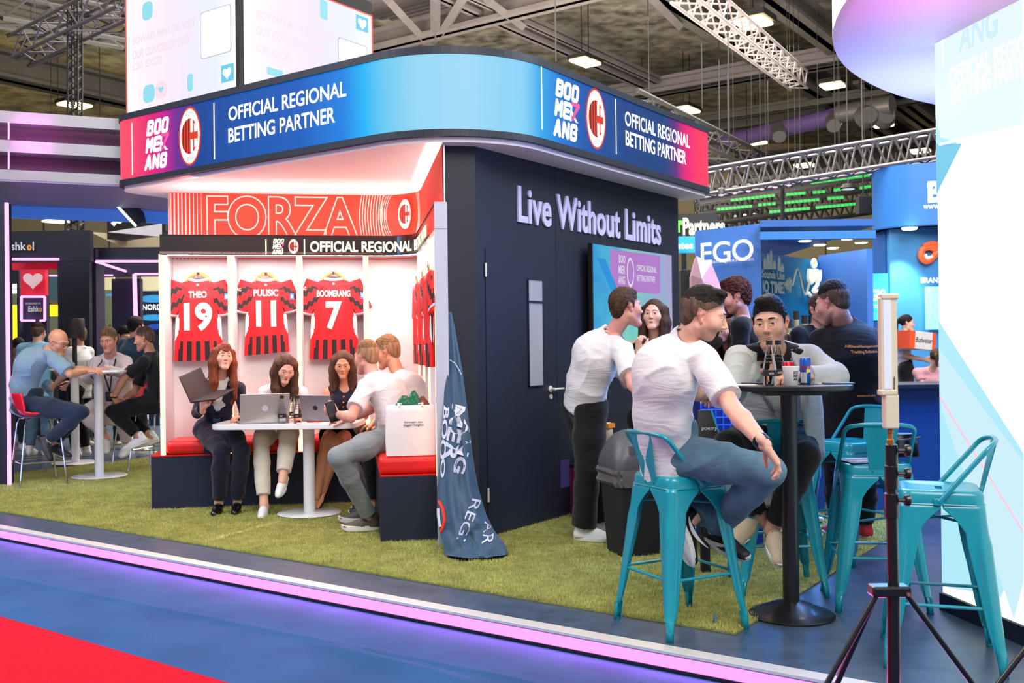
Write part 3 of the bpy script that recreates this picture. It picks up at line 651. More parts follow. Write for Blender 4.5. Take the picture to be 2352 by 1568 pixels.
lb(.09, lenC + .13, -DP, 0, 2.2, 2.22, 'locker_top', MATS['white_panel'])
# side run
def sb(s0, s1, c0, c1, z0, z1, nm, m, par=LK, bev=0):
    c = C1 + DX * (s0 + s1) / 2 + CX * (c0 + c1) / 2
    return MB().box(V(c.x, c.y, (z0 + z1) / 2), (abs(s1 - s0), c1 - c0, z1 - z0), (DX, CX, ZV)).make(nm, m, par, bevel=bev)
sb(-DP, lenD, .068, .078, ZB, 2.78, 'side_back_panel', MATS['white_panel'])
fx = [(onplane(px, 800, L0, DX) - L0).dot(CX) for px in (372, 530, 688, 843)]
for k, x in enumerate(fx):
    f = lb(x - .022, x + .022, -DP, -.012, ZB, 2.2, 'fin', MATS['white_panel'])
    lb(x - .017, x + .017, -.012, 0, ZB + (.0 if k else -.0), 2.19, 'edge_strip', MATS['locker_strip'], f)
for px in (961, 972, 984, 1000):
    p = onplane(px, 800, E0, CX); s = (p - C1).dot(DX)
    f = sb(s - .02, s + .02, .012, .068, ZB, 2.2, 'fin', MATS['white_panel'])
    sb(s - .018, s + .018, 0, .012, ZB, 2.19, 'edge_strip', MATS['locker_strip'], f)
ep = E0 + DX * .02                                 # pale end panel next to the dark pillar
pe = onplane(1025, 700, W0, DX); wE = (pe - E0).dot(CX)
sb(lenD + .022, lenD + .05, -.005, wE, 0, ZV1 + .01, 'end_panel', MATS['grey_panel'], bev=.002)
sb(lenD + .05, lenD + .052, -.005, wE, ZV0 - .002, ZV0, 'panel_joint', MATS['navy_dark'])
front.wall('valance', ZV0, ZV1, mat('valance_black', (30, 30, 30), .28, coat=.3), .0, th=.02, parent=LK)
front.wall('valance_top_lip', ZV1 - .006, ZV1, MATS['black'], .006, th=.03, parent=LK)
# lamps hidden in the valance: under it, and on top of it
for nm, z, o0, o1, dn in (('under_lamp', ZV0 + .004, -.035, -.075, 1), ('top_lamp', ZV1 + .004, -.05, -.08, 0)):
    mb = MB(); ts = [.05] + [t for t in front.L if .06 < t < front.len - .08] + [front.len - .07]
    for a, b in zip(ts, ts[1:]):
        q_ = [front(a, o0, z), front(a, o1, z), front(b, o1, z), front(b, o0, z)]; mb.quad(*(q_ if dn else q_[::-1]))
    mb.make(nm, MATS['locker_lamp_low' if dn else 'locker_lamp'], LK)
mbk = MB()                                         # red lit graphic above the lockers, bending at the corner
gp = Path([L0 + CX * .10 + BK * (DP - .03), C1 + BK * (DP - .03) + CX * .06, E0 + CX * .06], [.4], 1).orient(1.0, V(0, 0, 0))
a4, b4 = gp.s_at(368, 500), gp.s_at(973, 500)
gp.wall('red_graphic', ZV0, 2.79, MATS['forza_red'], 0, s0=a4, s1=gp.len, parent=LK)
mat('print_white', (250, 226, 220), .5)
def gz(px, py): return bz(px, py, gp)
for i, px in enumerate([374 + 8.8 * k for k in range(11)]):
    s = gp.s_at(px, 500); w = .010 * (1 - i / 13)
    MB().quad(gp(s - w, .003, ZV0), gp(s + w, .003, ZV0), gp(s + w, .003, 2.785), gp(s - w, .003, 2.785)).make('print_line', MATS['print_white'], LK)
for i in range(9):                                 # fine curved lines beside the lettering
    mb = MB(); q = []
    for k in range(13):
        v = k / 12; bow = math.sin(v * PI)
        x = 826 + i * 6.2 + (1 - bow) * 5; q.append((x, 446 + 100 * v))
    for (xa, ya), (xb, yb) in zip(q, q[1:]):
        sa_, sb_ = gp.s_at(xa, ya), gp.s_at(xb, yb); mb.quad(gp(sa_ - .004, .003, gz(xa, ya)), gp(sa_ + .004, .003, gz(xa, ya)), gp(sb_ + .004, .003, gz(xb, yb)), gp(sb_ - .004, .003, gz(xb, yb)))
    mb.make('print_line', MATS['print_white'], LK)
cs_, cz_ = gp.s_at(932, 492), gz(932, 492)
for i, r in enumerate((.205, .222, .24, .26)):
    mb = MB()
    for k in range(48):
        a, b = 2 * PI * k / 48, 2 * PI * (k + 1) / 48
        P_ = lambda t, rr: gp(cs_ + rr * 1.0 * math.cos(t), .003, min(2.785, max(ZV0, cz_ + rr * 1.35 * math.sin(t))))
        mb.quad(P_(a, r), P_(b, r), P_(b, r + .006), P_(a, r + .006))
    mb.make('print_line', MATS['print_white'], LK)
crest(LK, gp, 933, 492, 17, 37, .016, bright=False, ly=3)
# outlined lettering: strokes follow the letters' contours
cu = bpy.data.curves.new('t', 'FONT'); cu.body = 'FORZA'; cu.fill_mode = 'NONE'; cu.bevel_depth = .013; cu.offset = .03; cu.bevel_resolution = 0; cu.resolution_u = 5; cu.space_character = .98
ob = bpy.data.objects.new('t', cu); COL.objects.link(ob); me_ = bpy.data.meshes.new_from_object(ob.evaluated_get(bpy.context.evaluated_depsgraph_get()))
vs = np.array([v.co[:] for v in me_.vertices]); fs = [tuple(p.vertices) for p in me_.polygons]; bpy.data.objects.remove(ob)
lo, hi = vs.min(0), vs.max(0); sa_, sb_ = gp.s_at(474, 490), gp.s_at(824, 490); zt_, zb_ = 2.775, 2.375
mb = MB().arr([gp(sa_ + (sb_ - sa_) * (v[0] - lo[0]) / (hi[0] - lo[0]), .004 + v[2] * .15, zb_ + (zt_ - zb_) * (v[1] - lo[1]) / (hi[1] - lo[1])) for v in vs], fs)
mb.make('outlined_lettering', MATS['print_white'], LK)
# valance lettering
bandtext('OFFICIAL REGIONAL', 712, 566, 946, bz(800, 579, front), bz(800, 554, front), MATS['led_black_text'], par=LK, pth=front, bold=.03)
sx0 = front.s_at(952, 566); zl, zh = bz(800, 579, front), bz(800, 554, front)
text('lettering', 'BETTING PARTNER', V(sx0, 0, zl), V(1.15, 0, 0), V(0, 0, zh - zl), MATS['led_black_text'], LK, bold=.03, warp=lambda p: front(p.x, .004 - p.y, p.z))
for px in (611, 699): bar(LK, front, px, 549, 584, .011, 'led_black_text')
logo(LK, front, 625, 652, (548, 0), (584, 0), mt='led_black_text'); crest(LK, front, 674, 566, 12.5, 18)
# ================================================================ benches
BN = thing('corner_bench', L0, 'navy box bench with red padded cushions under the hanging shirts', 'bench')
bl = lambda *a, **k: lb(*a, par=BN, **k)
bl(0, lenC + .02, -.5, 0, 0, ZB - .012, 'bench_base', MATS['navy_dark'], bev=.003)
bl(0, lenC + .02, -.5, .004, ZB - .012, ZB, 'bench_top', MATS['red_vinyl'])
xs = lambda px, z=.5: (onplane(px, 1040, L0, DX) - L0).dot(CX)
for i, (a, b) in enumerate(((xs(381), xs(681)), (xs(716), lenC + .0))):
    bl(a, b, -.45, .02, ZB, ZB + .12, 'cushion', MATS['red_vinyl'], bev=.045, seg=4)
R0 = hz(875, 1247); R1 = hz(1012, 1239); wR = (R1 - R0).length
SBn = thing('side_bench', V(R0.x, R0.y, 0), 'navy box bench end with red cushion below the white tote bag', 'bench')
def rb(c0, c1, d0, d1, z0, z1, nm, m, bev=0, seg=2):
    c = R0 + CX * (c0 + c1) / 2 - DX * (d0 + d1) / 2
    return MB().box(V(c.x, c.y, (z0 + z1) / 2), (c1 - c0, d1 - d0, z1 - z0), (CX, DX, ZV)).make(nm, m, SBn, bevel=bev, seg=seg)
rb(0, wR, 0, 1.75, 0, .465, 'bench_base', MATS['navy_dark'], .003)
rb(0, wR, 0, 1.75, .466, .476, 'bench_top', MATS['red_vinyl'])
rb(-.01, wR - .0, .0, .62, .477, .605, 'cushion', MATS['red_vinyl'], .04, 4); rb(-.01, wR, .64, 1.3, .477, .605, 'cushion', MATS['red_vinyl'], .04, 4)
# ================================================================ football shirts on hangers
mat('shirt_red', (228, 26, 36), .75, bump=.35, bs=14, var=.05, vs=6); mat('shirt_black', (24, 18, 22), .75, bump=.35, bs=14)
mat('shirt_white', (238, 236, 234), .7, bump=.2, bs=20); mat('hanger_wood', (214, 150, 92), .5); mat('print_num', (240, 234, 228), .5); mat('patch_blue', (60, 120, 190), .5)
def shirt(p, ax, out, w, h, name, num, label, sleeves=(1, 1), tilt=0, nw=.55, extra=None):
    """p: collar centre; ax: to the right; out: towards the viewer; w torso half width; h length"""
    T = thing('football_shirt', p, label, 'football shirt', 'red and black football shirts on the locker wall')
    NU, NVv = 60, 84
    def half(v):                                     # half width from collar (0) to hem (1)
        ks = ((0, .36), (.03, .62), (.07, .86), (.12, .97), (.3, .95), (.5, .93), (.7, .96), (1, 1.02))
        for (a, x), (b, y) in zip(ks, ks[1:]):
            if v <= b: return w * (x + (y - x) * (v - a) / (b - a))
        return w
    def pt(u, v, side):
        hw = half(v); x = hw * u; z = -h * v * (1 + .025 * tilt * u)
        if v < .06: z -= .03 * math.cos(u * PI / 2) * (1 - v / .06)     # neckline dips
        z -= (.02 * (abs(u) > .0) * abs(u) ** 2 * (1 if v < .2 else 0)) * (1 - v / .2 if v < .2 else 0)
        b = .035 * (1 - abs(u) ** 2.5) * (0.4 + .6 * min(1, v * 4)) + .006 * math.sin(u * 9 + v * 5 + w * 40) * min(1, v * 3)
        return p + ax * x + V(0, 0, z) + out * (b * side)
    def mi(u, v):
        if abs(u) > .99 - .17 * max(0, math.sin((v - .36) / .40 * PI)) and .36 < v < .76: return 2
        if v > .76:
            k = (u + 1) / 2 * 11
            if abs(u) < .86 and int(k) % 2 == 1 and v > .76 + .1 * (abs(u) > .75): return 1
        return 0
    for side, nm in ((1, 'shirt_back'), (-1, 'shirt_front')):
        vs = [pt(2 * i / NU - 1, j / NVv, side) for j in range(NVv + 1) for i in range(NU + 1)]; mb = MB(); mb.v = vs
        for j in range(NVv):
            for i in range(NU):
                a = j * (NU + 1) + i; f = (a, a + NU + 1, a + NU + 2, a + 1); mb.f.append(f if side > 0 else f[::-1]); mb.m.append(mi(2 * (i + .5) / NU - 1, (j + .5) / NVv))
        mb.make(nm, [MATS['shirt_red'], MATS['shirt_black'], MATS['shirt_white']], T, smooth=True, ang=180)
    for sg, on in ((-1, sleeves[0]), (1, sleeves[1])):
        if not on: continue
        a = p + ax * sg * w * .80 + V(0, 0, -.035); e = p + ax * sg * (w * 1.24) + V(0, 0, -h * .43); mb = MB(); rs = []; n = 20; K = 14
        for k in range(K + 1):
            t = k / K; c = a.lerp(e, t) ; r1 = .100 - .014 * t; dr = (e - a).normalized(); pr = V(0, 0, 1) - dr * dr.z; pr.normalize()
            sd = out * .032; rs.append([c + dr * (.02 * math.sin(j * 2 * PI / n)) * t + pr * (r1 * math.cos(j * 2 * PI / n)) * 1.0 + sd * (math.sin(j * 2 * PI / n)) - pr * .03 * (1 - t) for j in range(n)])
        mb.rings(rs, 0)
        for q in range(len(mb.f) - 2):
            k, j = divmod(q, n); mb.m[q] = 2 if k >= K - 1 else (1 if (j * 2 + k) % 9 < 4 and k > 1 else 0)
        mb.make('sleeve', [MATS['shirt_red'], MATS['shirt_black'], MATS['shirt_white']], T, smooth=True, ang=180)
    cl = [pt(u, 0, 1) + V(0, 0, .004) for u in [x / 10 for x in range(-10, 11)]]
    MB().tube(cl, .012, 6).make('collar', MATS['shirt_white'], T, smooth=True)
    MB().tube([p + ax * (.5 * w * t) + V(0, 0, .045 - .075 * abs(t) ** 1.5) - out * .01 for t in [x / 8 for x in range(-8, 9)]], [.016] * 17, 8).make('hanger', MATS['hanger_wood'], T, smooth=True)
    MB().tube([p + V(0, 0, .05), p + V(0, 0, .075), p + V(.012, 0, .085), p + V(0, 0, .10), p + V(-.01, 0, .09)], .004, 6).make('hanger_hook', MATS['aluminium'], T)
    MB().box(p + V(0, 0, .035) + out * .012, (.02, .004, .03), (ax, out, ZV)).make('hanger_tag', MATS['black'], T)
    if name:
        t_ = p + ax * (-nw * w) + V(0, 0, -h * .245); fw = lambda q: q + out * (.008 + .035 * (1 - min(1, abs((q - p).dot(ax) / w)) ** 2.5))
        text('name_lettering', name, t_, ax * (2 * nw * w), V(0, 0, .062), MATS['print_num'], T, bold=.03, warp=fw)
        nwid = {'7': .33, '11': .45, '19': .58}[num] * w
        text('number_print', num, p + ax * (-nwid) + V(0, 0, -h * .645), ax * (2 * nwid), V(0, 0, h * .345), MATS['print_num'], T, bold=.04, warp=fw)
        flat('neck_mark', ell_pts(p + V(0, 0, -.065) + out * .046, ax * .012, V(0, 0, .01), 12), MATS['crest_grey'], T)
    if extra: extra(T, p)
    return T
def patch(T, p):
    c = p + ax_w * 0
bp = L0 + BK * (DP - .10)
def shirt_at(px, ytop, ybot, hw, *a, **k):
    q = onplane(px, ytop, bp, DX); b = onplane(px, ybot, bp, DX); e = onplane(px + hw, ytop, bp, DX)
    T = shirt(q, CX, DX, (e - q).length, q.z - b.z, *a, **k); Y = q + CX * 0
    c = q + CX * ((e - q).length * 1.17) + V(0, 0, -.17) + DX * .036      # league patch on the right sleeve
    MB().box(c, (.035, .004, .062), (CX, DX, ZV)).make('sleeve_patch', MATS['patch_blue'], T); MB().box(c + DX * .003, (.018, .002, .03), (CX, DX, ZV)).make('patch_mark', MATS['shirt_white'], T)
    c2 = q - CX * ((e - q).length * 1.2) + V(0, 0, -.12) + DX * .036
    text('sleeve_lettering', 'AC', c2 - CX * .02, CX * .04, V(0, 0, .03), MATS['print_num'], T, bold=.02)
shirt_at(455, 638, 828, 56, 'THEO', '19', 'red and black football shirt printed THEO 19, leftmost on its wooden hanger', nw=.37)
shirt_at(611, 638, 812, 51, 'PULISIC', '11', 'red and black football shirt printed PULISIC 11 on its wooden hanger', nw=.55, tilt=-1)
shirt_at(766, 636, 824, 56, 'BOOMERANG', '7', 'red and black football shirt printed BOOMERANG 7 on its wooden hanger', nw=.68)
for k, (s, lb_) in enumerate(((.42, 'red and black football shirt in the innermost side locker'), (1.02, 'red and black football shirt in the middle side locker'), (1.66, 'red and black football shirt in the side locker nearest the pale end panel'))):
    q = C1 + DX * s - CX * .012; q.z = 1.93
    T = shirt(q, DX, -CX, .22, .70, None, '', lb_)
    text('sleeve_lettering', 'pc', q + V(0, 0, -.60) - CX * .05 + DX * .1, DX * .09, V(0, 0, .06), MATS['print_num'], T, bold=.03)
    text('sleeve_lettering', 'C', q + V(0, 0, -.19) - CX * .04 - DX * .30, DX * .05, V(0, 0, .05), MATS['print_num'], T, bold=.03)
area('locker_wash', tuple(L0 + CX * 1.2 + DX * .5 + V(0, 0, 2.75)), tuple(L0 + CX * 1.2 - DX * .4 + V(0, 0, .9)), 2.0, 26, (1.0, .28, .2), .2)
# ================================================================ hanging screen cube
K0 = at(553, 300, 8.9); K0.z = 0
kl = isect(V(0, 0, 0), ray(290, 200), K0, BX); kr = isect(V(0, 0, 0), ray(856, 80), K0, AX)
KB = thing('screen_cube', V(K0.x, K0.y, 3.6), 'big white hanging screen cube above the sign band', 'screen')
m_ = rampglow('cube_picture', [(0, (255, 250, 255)), (.3, (252, 238, 248)), (.5, (244, 232, 250)), (.8, (232, 240, 252)), (1, (255, 252, 255))], 1.02)
zt_ = 5.2; cz0 = 3.35
for a, b, nrm in ((kl, K0, AX * -1), (K0, kr, V(AX.y, -AX.x, 0))):
    a = V(a.x, a.y, 0); b = V(b.x, b.y, 0); d = (b - a).normalized(); Lg = (b - a).length
    top = zt_ if nrm.dot(AX) < -.5 else bz(856, 36, Path([K0, kr], [], 1).orient(.5, V(0, 0, 0)))
    q = lambda u, z, o=.004: V((a + d * (Lg * u)).x, (a + d * (Lg * u)).y, z) + nrm * o
    MB().quad(q(0, cz0, 0), q(1, cz0, 0), q(1, top, 0), q(0, top, 0), uv=[(0, 0), (1, 0), (1, 1), (0, 1)]).make('screen_face', m_, KB)
    for u0, u1, z0, z1 in ((0, .012, cz0, top), (.988, 1, cz0, top), (0, 1, top - .015, top)):
        MB().quad(q(u0, z0), q(u1, z0), q(u1, z1), q(u0, z1)).make('lit_edge', MATS['led_screen_line'], KB)
    lf = nrm.dot(AX) < -.5
    glow('pale_cyan', (150, 225, 240), 1.0) if 'pale_cyan' not in MATS else 0
    glow('pale_text', (243, 226, 240), 1.0) if 'pale_text' not in MATS else 0
    glow('pale_pink', (250, 225, 240), 1.0) if 'pale_pink' not in MATS else 0
    glow('sky_square', (110, 205, 235), 1.0) if 'sky_square' not in MATS else 0
    glow('pale_edge', (205, 190, 205), .9) if 'pale_edge' not in MATS else 0
    pc = Path([a, b], [], 1).orient(.5, V(0, 0, 0)); Z = lambda x, y: bz(x, y, pc); Sx = lambda x: pc.s_at(x, 120) / Lg
    def rc(x0, y0, x1, y1, mm, r=.02, o=.006):
        u0, u1 = Sx(x0), Sx(x1); xm = (x0 + x1) / 2; z1, z0 = Z(xm, y0), Z(xm, y1)
        flat('picture_block', roundrect(q((u0 + u1) / 2, (z0 + z1) / 2, o), d, ZV, abs(u1 - u0) * Lg, z1 - z0, r), MATS[mm], KB)
    def heart(x0, y0, x1, y1, mm, o=.009):
        u = (Sx(x0) + Sx(x1)) / 2; w = abs(Sx(x1) - Sx(x0)) * Lg / 2; xm = (x0 + x1) / 2; z = (Z(xm, y0) + Z(xm, y1)) / 2; h = (Z(xm, y0) - Z(xm, y1)) / 2; c = q(u, z, o)
        flat('heart', [c + d * (w * math.sin(t) ** 3) + ZV * (h * (13 * math.cos(t) - 5 * math.cos(2 * t) - 2 * math.cos(3 * t) - math.cos(4 * t)) / 15) for t in [2 * PI * k / 32 for k in range(32)]], MATS[mm], KB)
    if lf:
        rc(508, 148, 537, 188, 'sky_square', .002); heart(512, 154, 532, 182, 'led_text')
        rc(462, 19, 532, 128, 'pale_edge', .03, .006); rc(463.5, 21, 530.5, 126, 'led_text', .03, .008)
        rc(328, 195, 355, 236, 'pale_cyan', .06); rc(328, 4, 352, 46, 'pale_cyan', .06); rc(430, 170, 443, 210, 'pale_cyan', .03)
        rc(356, 186, 384, 228, 'pale_pink', .08); heart(364, 198, 376, 214, 'pale_cyan')
        for s_, x0, y0, x1, y1 in (('SQWAD MINI OR VISIT', 304, 64, 452, 88), ('OUR CONCIERGE DESK', 304, 98, 440, 122), ('C30, EXCEL', 304, 138, 374, 158)):
            zz = Z((x0 + x1) / 2, (y0 + y1) / 2); text('picture_lettering', s_, q(Sx(x0), zz - .035), d * ((Sx(x1) - Sx(x0)) * Lg), V(0, 0, .085), MATS['pale_text'], KB, bold=.03, shear=.15)
    else:
        rc(817, 38, 845, 72, 'sky_square', .002); heart(821, 42, 841, 68, 'led_text')
        rc(775, 96, 842, 170, 'pale_edge', .03, .006); rc(776.5, 98, 840.5, 170, 'led_text', .03, .008)
        rc(611, 158, 648, 175, 'pale_cyan', .01); rc(735, 2, 752, 45, 'pale_cyan', .02)
        for s_, x0, y0, x1, y1 in (('SQWAD MINI OR VISIT', 588, 50, 765, 74), ('OUR CONCIERGE DESK', 588, 82, 745, 106), ('C30, EXCEL', 588, 114, 668, 134)):
            zz = Z((x0 + x1) / 2, (y0 + y1) / 2); text('picture_lettering', s_, q(Sx(x0), zz - .04), d * ((Sx(x1) - Sx(x0)) * Lg), V(0, 0, .085), MATS['pale_text'], KB, bold=.03, shear=.15)
kc = (V(kl.x, kl.y, 0) + V(kr.x, kr.y, 0)) / 2
MB().prism([V(kl.x, kl.y, cz0) + AX * .01, V(K0.x, K0.y, cz0) + (kc - K0).normalized() * .01, V(kr.x, kr.y, cz0) + BX * .01, V((kl + kr - K0).x, (kl + kr - K0).y, cz0)], V(0, 0, 1.6)).make('cube_body', MATS['black'], KB)
MB().box(V(K0.x, K0.y, 4.2), (.05, .05, 1.9), (AX, BX, ZV)).make('corner_post', MATS['rig_black'], KB)
# ================================================================ lit screen wall on the right, with its dark foot
G0 = hz(2166, 1398); G0.z = 0
scn_dir = DX
SW = thing('screen_wall', G0, 'tall white and cyan display wall on a dark foot at the right edge', 'display wall')
m, t, b = nmat('wall_picture'); b.inputs['Base Color'].default_value = (.02, .02, .02, 1); b.inputs['Roughness'].default_value = .3
b.inputs['Emission Color'].default_value = rgb(250, 254, 255); b.inputs['Emission Strength'].default_value = 1.05
nS = V(DX.y, -DX.x, 0); nS = nS if nS.x < 0 else -nS       # faces left, towards the stand
def sq(u, z, o=0): p = G0 + DX * u + nS * o; return V(p.x, p.y, z)
zS = 1.38 - (1362 - 783) / F * G0.y
MB().quad(sq(0, zS), sq(3.2, zS), sq(3.2, 4.6), sq(0, 4.6)).make('picture', m, SW)
MB().box(sq(1.6, (zS + 4.6) / 2, -.062), (3.2, .12, 4.6 - zS), (DX, nS, ZV)).make('casing', mat('casing_blue', (20, 50, 110), .5), SW)
MB().box(sq(1.6, zS / 2, -.03), (3.2, .10, zS), (DX, nS, ZV)).make('foot', MATS['navy_dark'], SW)
spth = Path([G0, G0 + DX * 3.2], [], 1).orient(.5, V(0, 0, 0))
def sp_(px, py, o=.004): s = spth.s_at(px, py); return sq(s, bz(px, py, spth), o)
glow('pic_cyan', (178, 236, 250), 1.0); glow('pic_deep', (120, 205, 235), 1.0); glow('pic_pale', (228, 246, 252), 1.02); glow('pic_pink', (252, 205, 225), 1.0); glow('pic_faint', (236, 248, 255), 1.0); glow('pic_line', (205, 240, 250), 1.0)
def spoly(pts, mm, o=.004): flat('picture_shape', [sp_(x, y, o) for x, y in pts], MATS[mm], SW)
spoly([(2138, 0), (2152, 0), (2160, 250), (2200, 327), (2146, 450)], 'pic_cyan'); spoly([(2146, 330), (2212, 330), (2152, 445), (2147, 448)], 'pic_deep', .005)
spoly([(2150, 0), (2352, 0), (2352, 290), (2200, 327), (2163, 315), (2152, 270)], 'pic_pale', .006)
spoly([(2155, 735), (2172, 760), (2352, 1040), (2352, 1240), (2300, 1370), (2164, 1345)], 'pic_cyan'); spoly([(2352, 1060), (2352, 1335), (2330, 1420), (2165, 940), (2156, 800)], 'pic_line', .005)
spoly([(2160, 905), (2352, 1215), (2352, 1224), (2161, 915)], 'pic_pink', .007)
spoly([(2166, 0), (2169, 0), (2171, 155), (2168, 155)], 'led_text', .008)
for s_, x0, y0, x1, y1, h in (('BOO', 2212, 20, 2352, 20, .16), ('MER', 2208, 70, 2300, 60, .15), ('ANG', 2206, 125, 2300, 112, .15), ('OFFICIAL REGIONAL', 2184, 200, 2420, 140, .095), ('BETTING PARTNER', 2192, 240, 2400, 182, .095)):
    a = sp_(x0, y0, .009); b_ = sp_(x1, y1, .009); b_.z = a.z
    text('picture_lettering', s_, a, b_ - a, V(0, 0, h), MATS['pic_line'] if 'MER' in s_ or len(s_) == 3 else MATS['led_text'], SW, bold=.03, shear=.15 if len(s_) == 3 else 0)
for (x, y, rx, ry) in (): flat('picture_shape', [sp_(x + rx * math.cos(a), y + ry * math.sin(a), .005) for a in [2 * PI * k / 28 for k in range(28)]], MATS['pic_faint'], SW)
spoly([(2160, 330), (2352, 285), (2352, 290), (2162, 335)], 'led_text', .01)
# round canopy disc
DC = thing('canopy_disc', V(4.11, 4.27, 2.9), 'large round canopy disc lit violet and pink, top right', 'canopy')
MB().lathe([(.01, 0), (2.55, 0), (2.585, .025), (2.585, .30), (.01, .30)], (4.11, 4.27, 2.9), 96).make('disc', mat('disc_white', (228, 226, 240), .45), DC, smooth=True)
MB().tube([V(4.3, 4.5, 0), V(4.3, 4.5, 2.9)], .1, 16).make('column', MATS['white'], DC, smooth=True)
MB().box((4.3, 4.5, .01), (.5, .5, .02)).make('base_plate', MATS['white'], DC)
q_ = hz(2065, 5, 2.9); area('disc_pink', (q_.x, q_.y - .1, 2.45), tuple(q_), .4, 2.2, (1, .1, .65)); q_ = hz(2080, 190, 2.9); area('disc_violet', (q_.x + .1, q_.y, 2.2), tuple(q_), 1.0, 30, (.3, .35, 1.0))
# ================================================================ blue neighbour booths on the right
mat('blue_wall', (30, 110, 190), .5); mat('blue_deep', (18, 84, 160), .5); mat('blue_light', (60, 138, 196), .5); mat('blue_teal', (20, 120, 168), .5); mat('blue_panel', (70, 124, 210), .5)
def slab(name, x0, y0, x1, y1, Y, m, th=.1, par=None, Y1=None):
    a = at(x0, y1, Y); b_ = at(x1, y1, Y1 or Y); top = at(x0, y0, Y).z
    d = (b_ - a); d.z = 0; Lg = d.length; d.normalize(); n = V(d.y, -d.x, 0); zb_ = min(a.z, b_.z)
    c = a + d * Lg / 2 - n * th / 2
    return MB().box(V(c.x, c.y, (top + zb_) / 2), (Lg, th, top - zb_), (d, n, ZV)).make(name, m, par)
def g_thing(nm, p, lb, cat, **k): return thing(nm, V(p.x, p.y, 0), lb, cat, **k)
def ptext(s, x0, y0, x1, yt, yb, Y, m, par, nm='lettering', Y1=None, off=.03, **k):
    a = at(x0, yb, Y - off); b_ = at(x1, yb, (Y1 or Y) - off); b_.z = a.z; h = at(x0, yt, Y - off).z - a.z
    return text(nm, s, a, b_ - a, V(0, 0, h), m, par, **k)
EGp = g_thing('booth_panel', at(1672, 640, 12.0), 'blue booth panel with white EGO lettering', 'booth wall')
a, b_ = at(1597, 530, 12.6), at(1747, 513, 12.0)
MB().prism([V(a.x, a.y, 0), V(b_.x, b_.y, 0), V(b_.x, b_.y, b_.z), V(a.x, a.y, a.z)][::1], V(.03, .2, 0)).make('panel', MATS['blue_panel'], EGp)
ptext('EGO', 1610, 600, 1731, 558, 606, 12.45, MATS['led_text'], EGp, Y1=11.95, spacing=.95, bold=.01)
ptext('gamingonline.com', 1632, 610, 1731, 597, 607, 12.3, MATS['white'], EGp, Y1=11.95)
bp_ = g_thing('dark_sign', at(1600, 520, 15), 'black sign with green and white glowing letters beyond the dark wall', 'sign')
slab('board', 1545, 492, 1650, 545, 15, MATS['rig_black'], par=bp_); ptext('Partners', 1569, 500, 1665, 500, 541, 14.9, mat('sign_warm', (255, 250, 200), .5, emis=(255, 250, 190), es=1.3), bp_, bold=.03)
ptext('r', 1558, 500, 1569, 506, 534, 14.9, mat('sign_green', (90, 220, 60), .5, emis=(90, 220, 60), es=1.1), bp_, bold=.04)
MB().tube([at(1570, 545, 15), V(at(1570, 545, 15).x, 15, 0)], .04, 6).make('post', MATS['rig_black'], bp_)
bp2 = g_thing('blue_sign', at(1575, 560, 14), 'cyan lit sign strip under the black sign', 'sign')
slab('board', 1545, 543, 1597, 580, 14, mat('sign_cyan', (20, 150, 220), .5, emis=(20, 150, 220), es=.8), par=bp2); ptext('iates', 1550, 565, 1592, 556, 572, 13.9, MATS['led_text'], bp2, bold=.03)
MB().tube([at(1550, 580, 14), V(at(1550, 580, 14).x, 14, 0)], .04, 6).make('post', MATS['rig_black'], bp2)
spk = g_thing('speaker_column', at(1578, 640, 11.9), 'black line speaker column on a stand at the dark wall end', 'speaker')
pc = at(1578, 640, 11.9)
MB().box(V(pc.x, pc.y, 1.75), (.17, .2, 1.0)).make('cabinet', MATS['black_soft'], spk, bevel=.01); MB().tube([V(pc.x, pc.y, 0), V(pc.x, pc.y, 1.3)], .03, 8).make('stand_pole', MATS['rig_black'], spk); MB().box(V(pc.x + .1, pc.y - .1, 2.15), (.16, .14, .12)).make('lamp_head', MATS['black'], spk, bevel=.01); MB().lathe([(.01, 0), (.22, 0), (.2, .03), (.01, .04)], (pc.x, pc.y, 0), 16).make('stand_base', MATS['rig_black'], spk)
ln = g_thing('faceted_sculpture', at(1620, 680, 10.8), 'pale pink faceted lamp sculpture in front of the blue panel', 'sculpture')
mat('pink_facet', (196, 150, 186), .5); mat('pink_facet_light', (210, 168, 200), .5)
oc = [(1588, 632), (1600, 588), (1634, 604), (1660, 668), (1652, 760), (1590, 760)]
fr = [at(x, y, 10.8) for x, y in oc]; mb = MB(); ct = at(1612, 640, 10.55); N_ = len(fr)
for k in range(N_): mb.v += [fr[k], fr[(k + 1) % N_], ct]; i = len(mb.v) - 3; mb.f.append((i + 2, i + 1, i)); mb.m.append(k % 2)
bk = [p + V(.04, .35, 0) for p in fr]
for k in range(N_): mb.quad(fr[k], bk[k], bk[(k + 1) % N_], fr[(k + 1) % N_], m=k % 2)
mb.v += bk; mb.f.append(tuple(range(len(mb.v) - N_, len(mb.v)))); mb.m.append(0)
mb.make('facets', [MATS['pink_facet'], MATS['pink_facet_light']], ln)
MB().box(V(at(1620, 760, 10.9).x, 10.95, .68), (.22, .22, 1.36)).make('plinth', MATS['white'], ln)
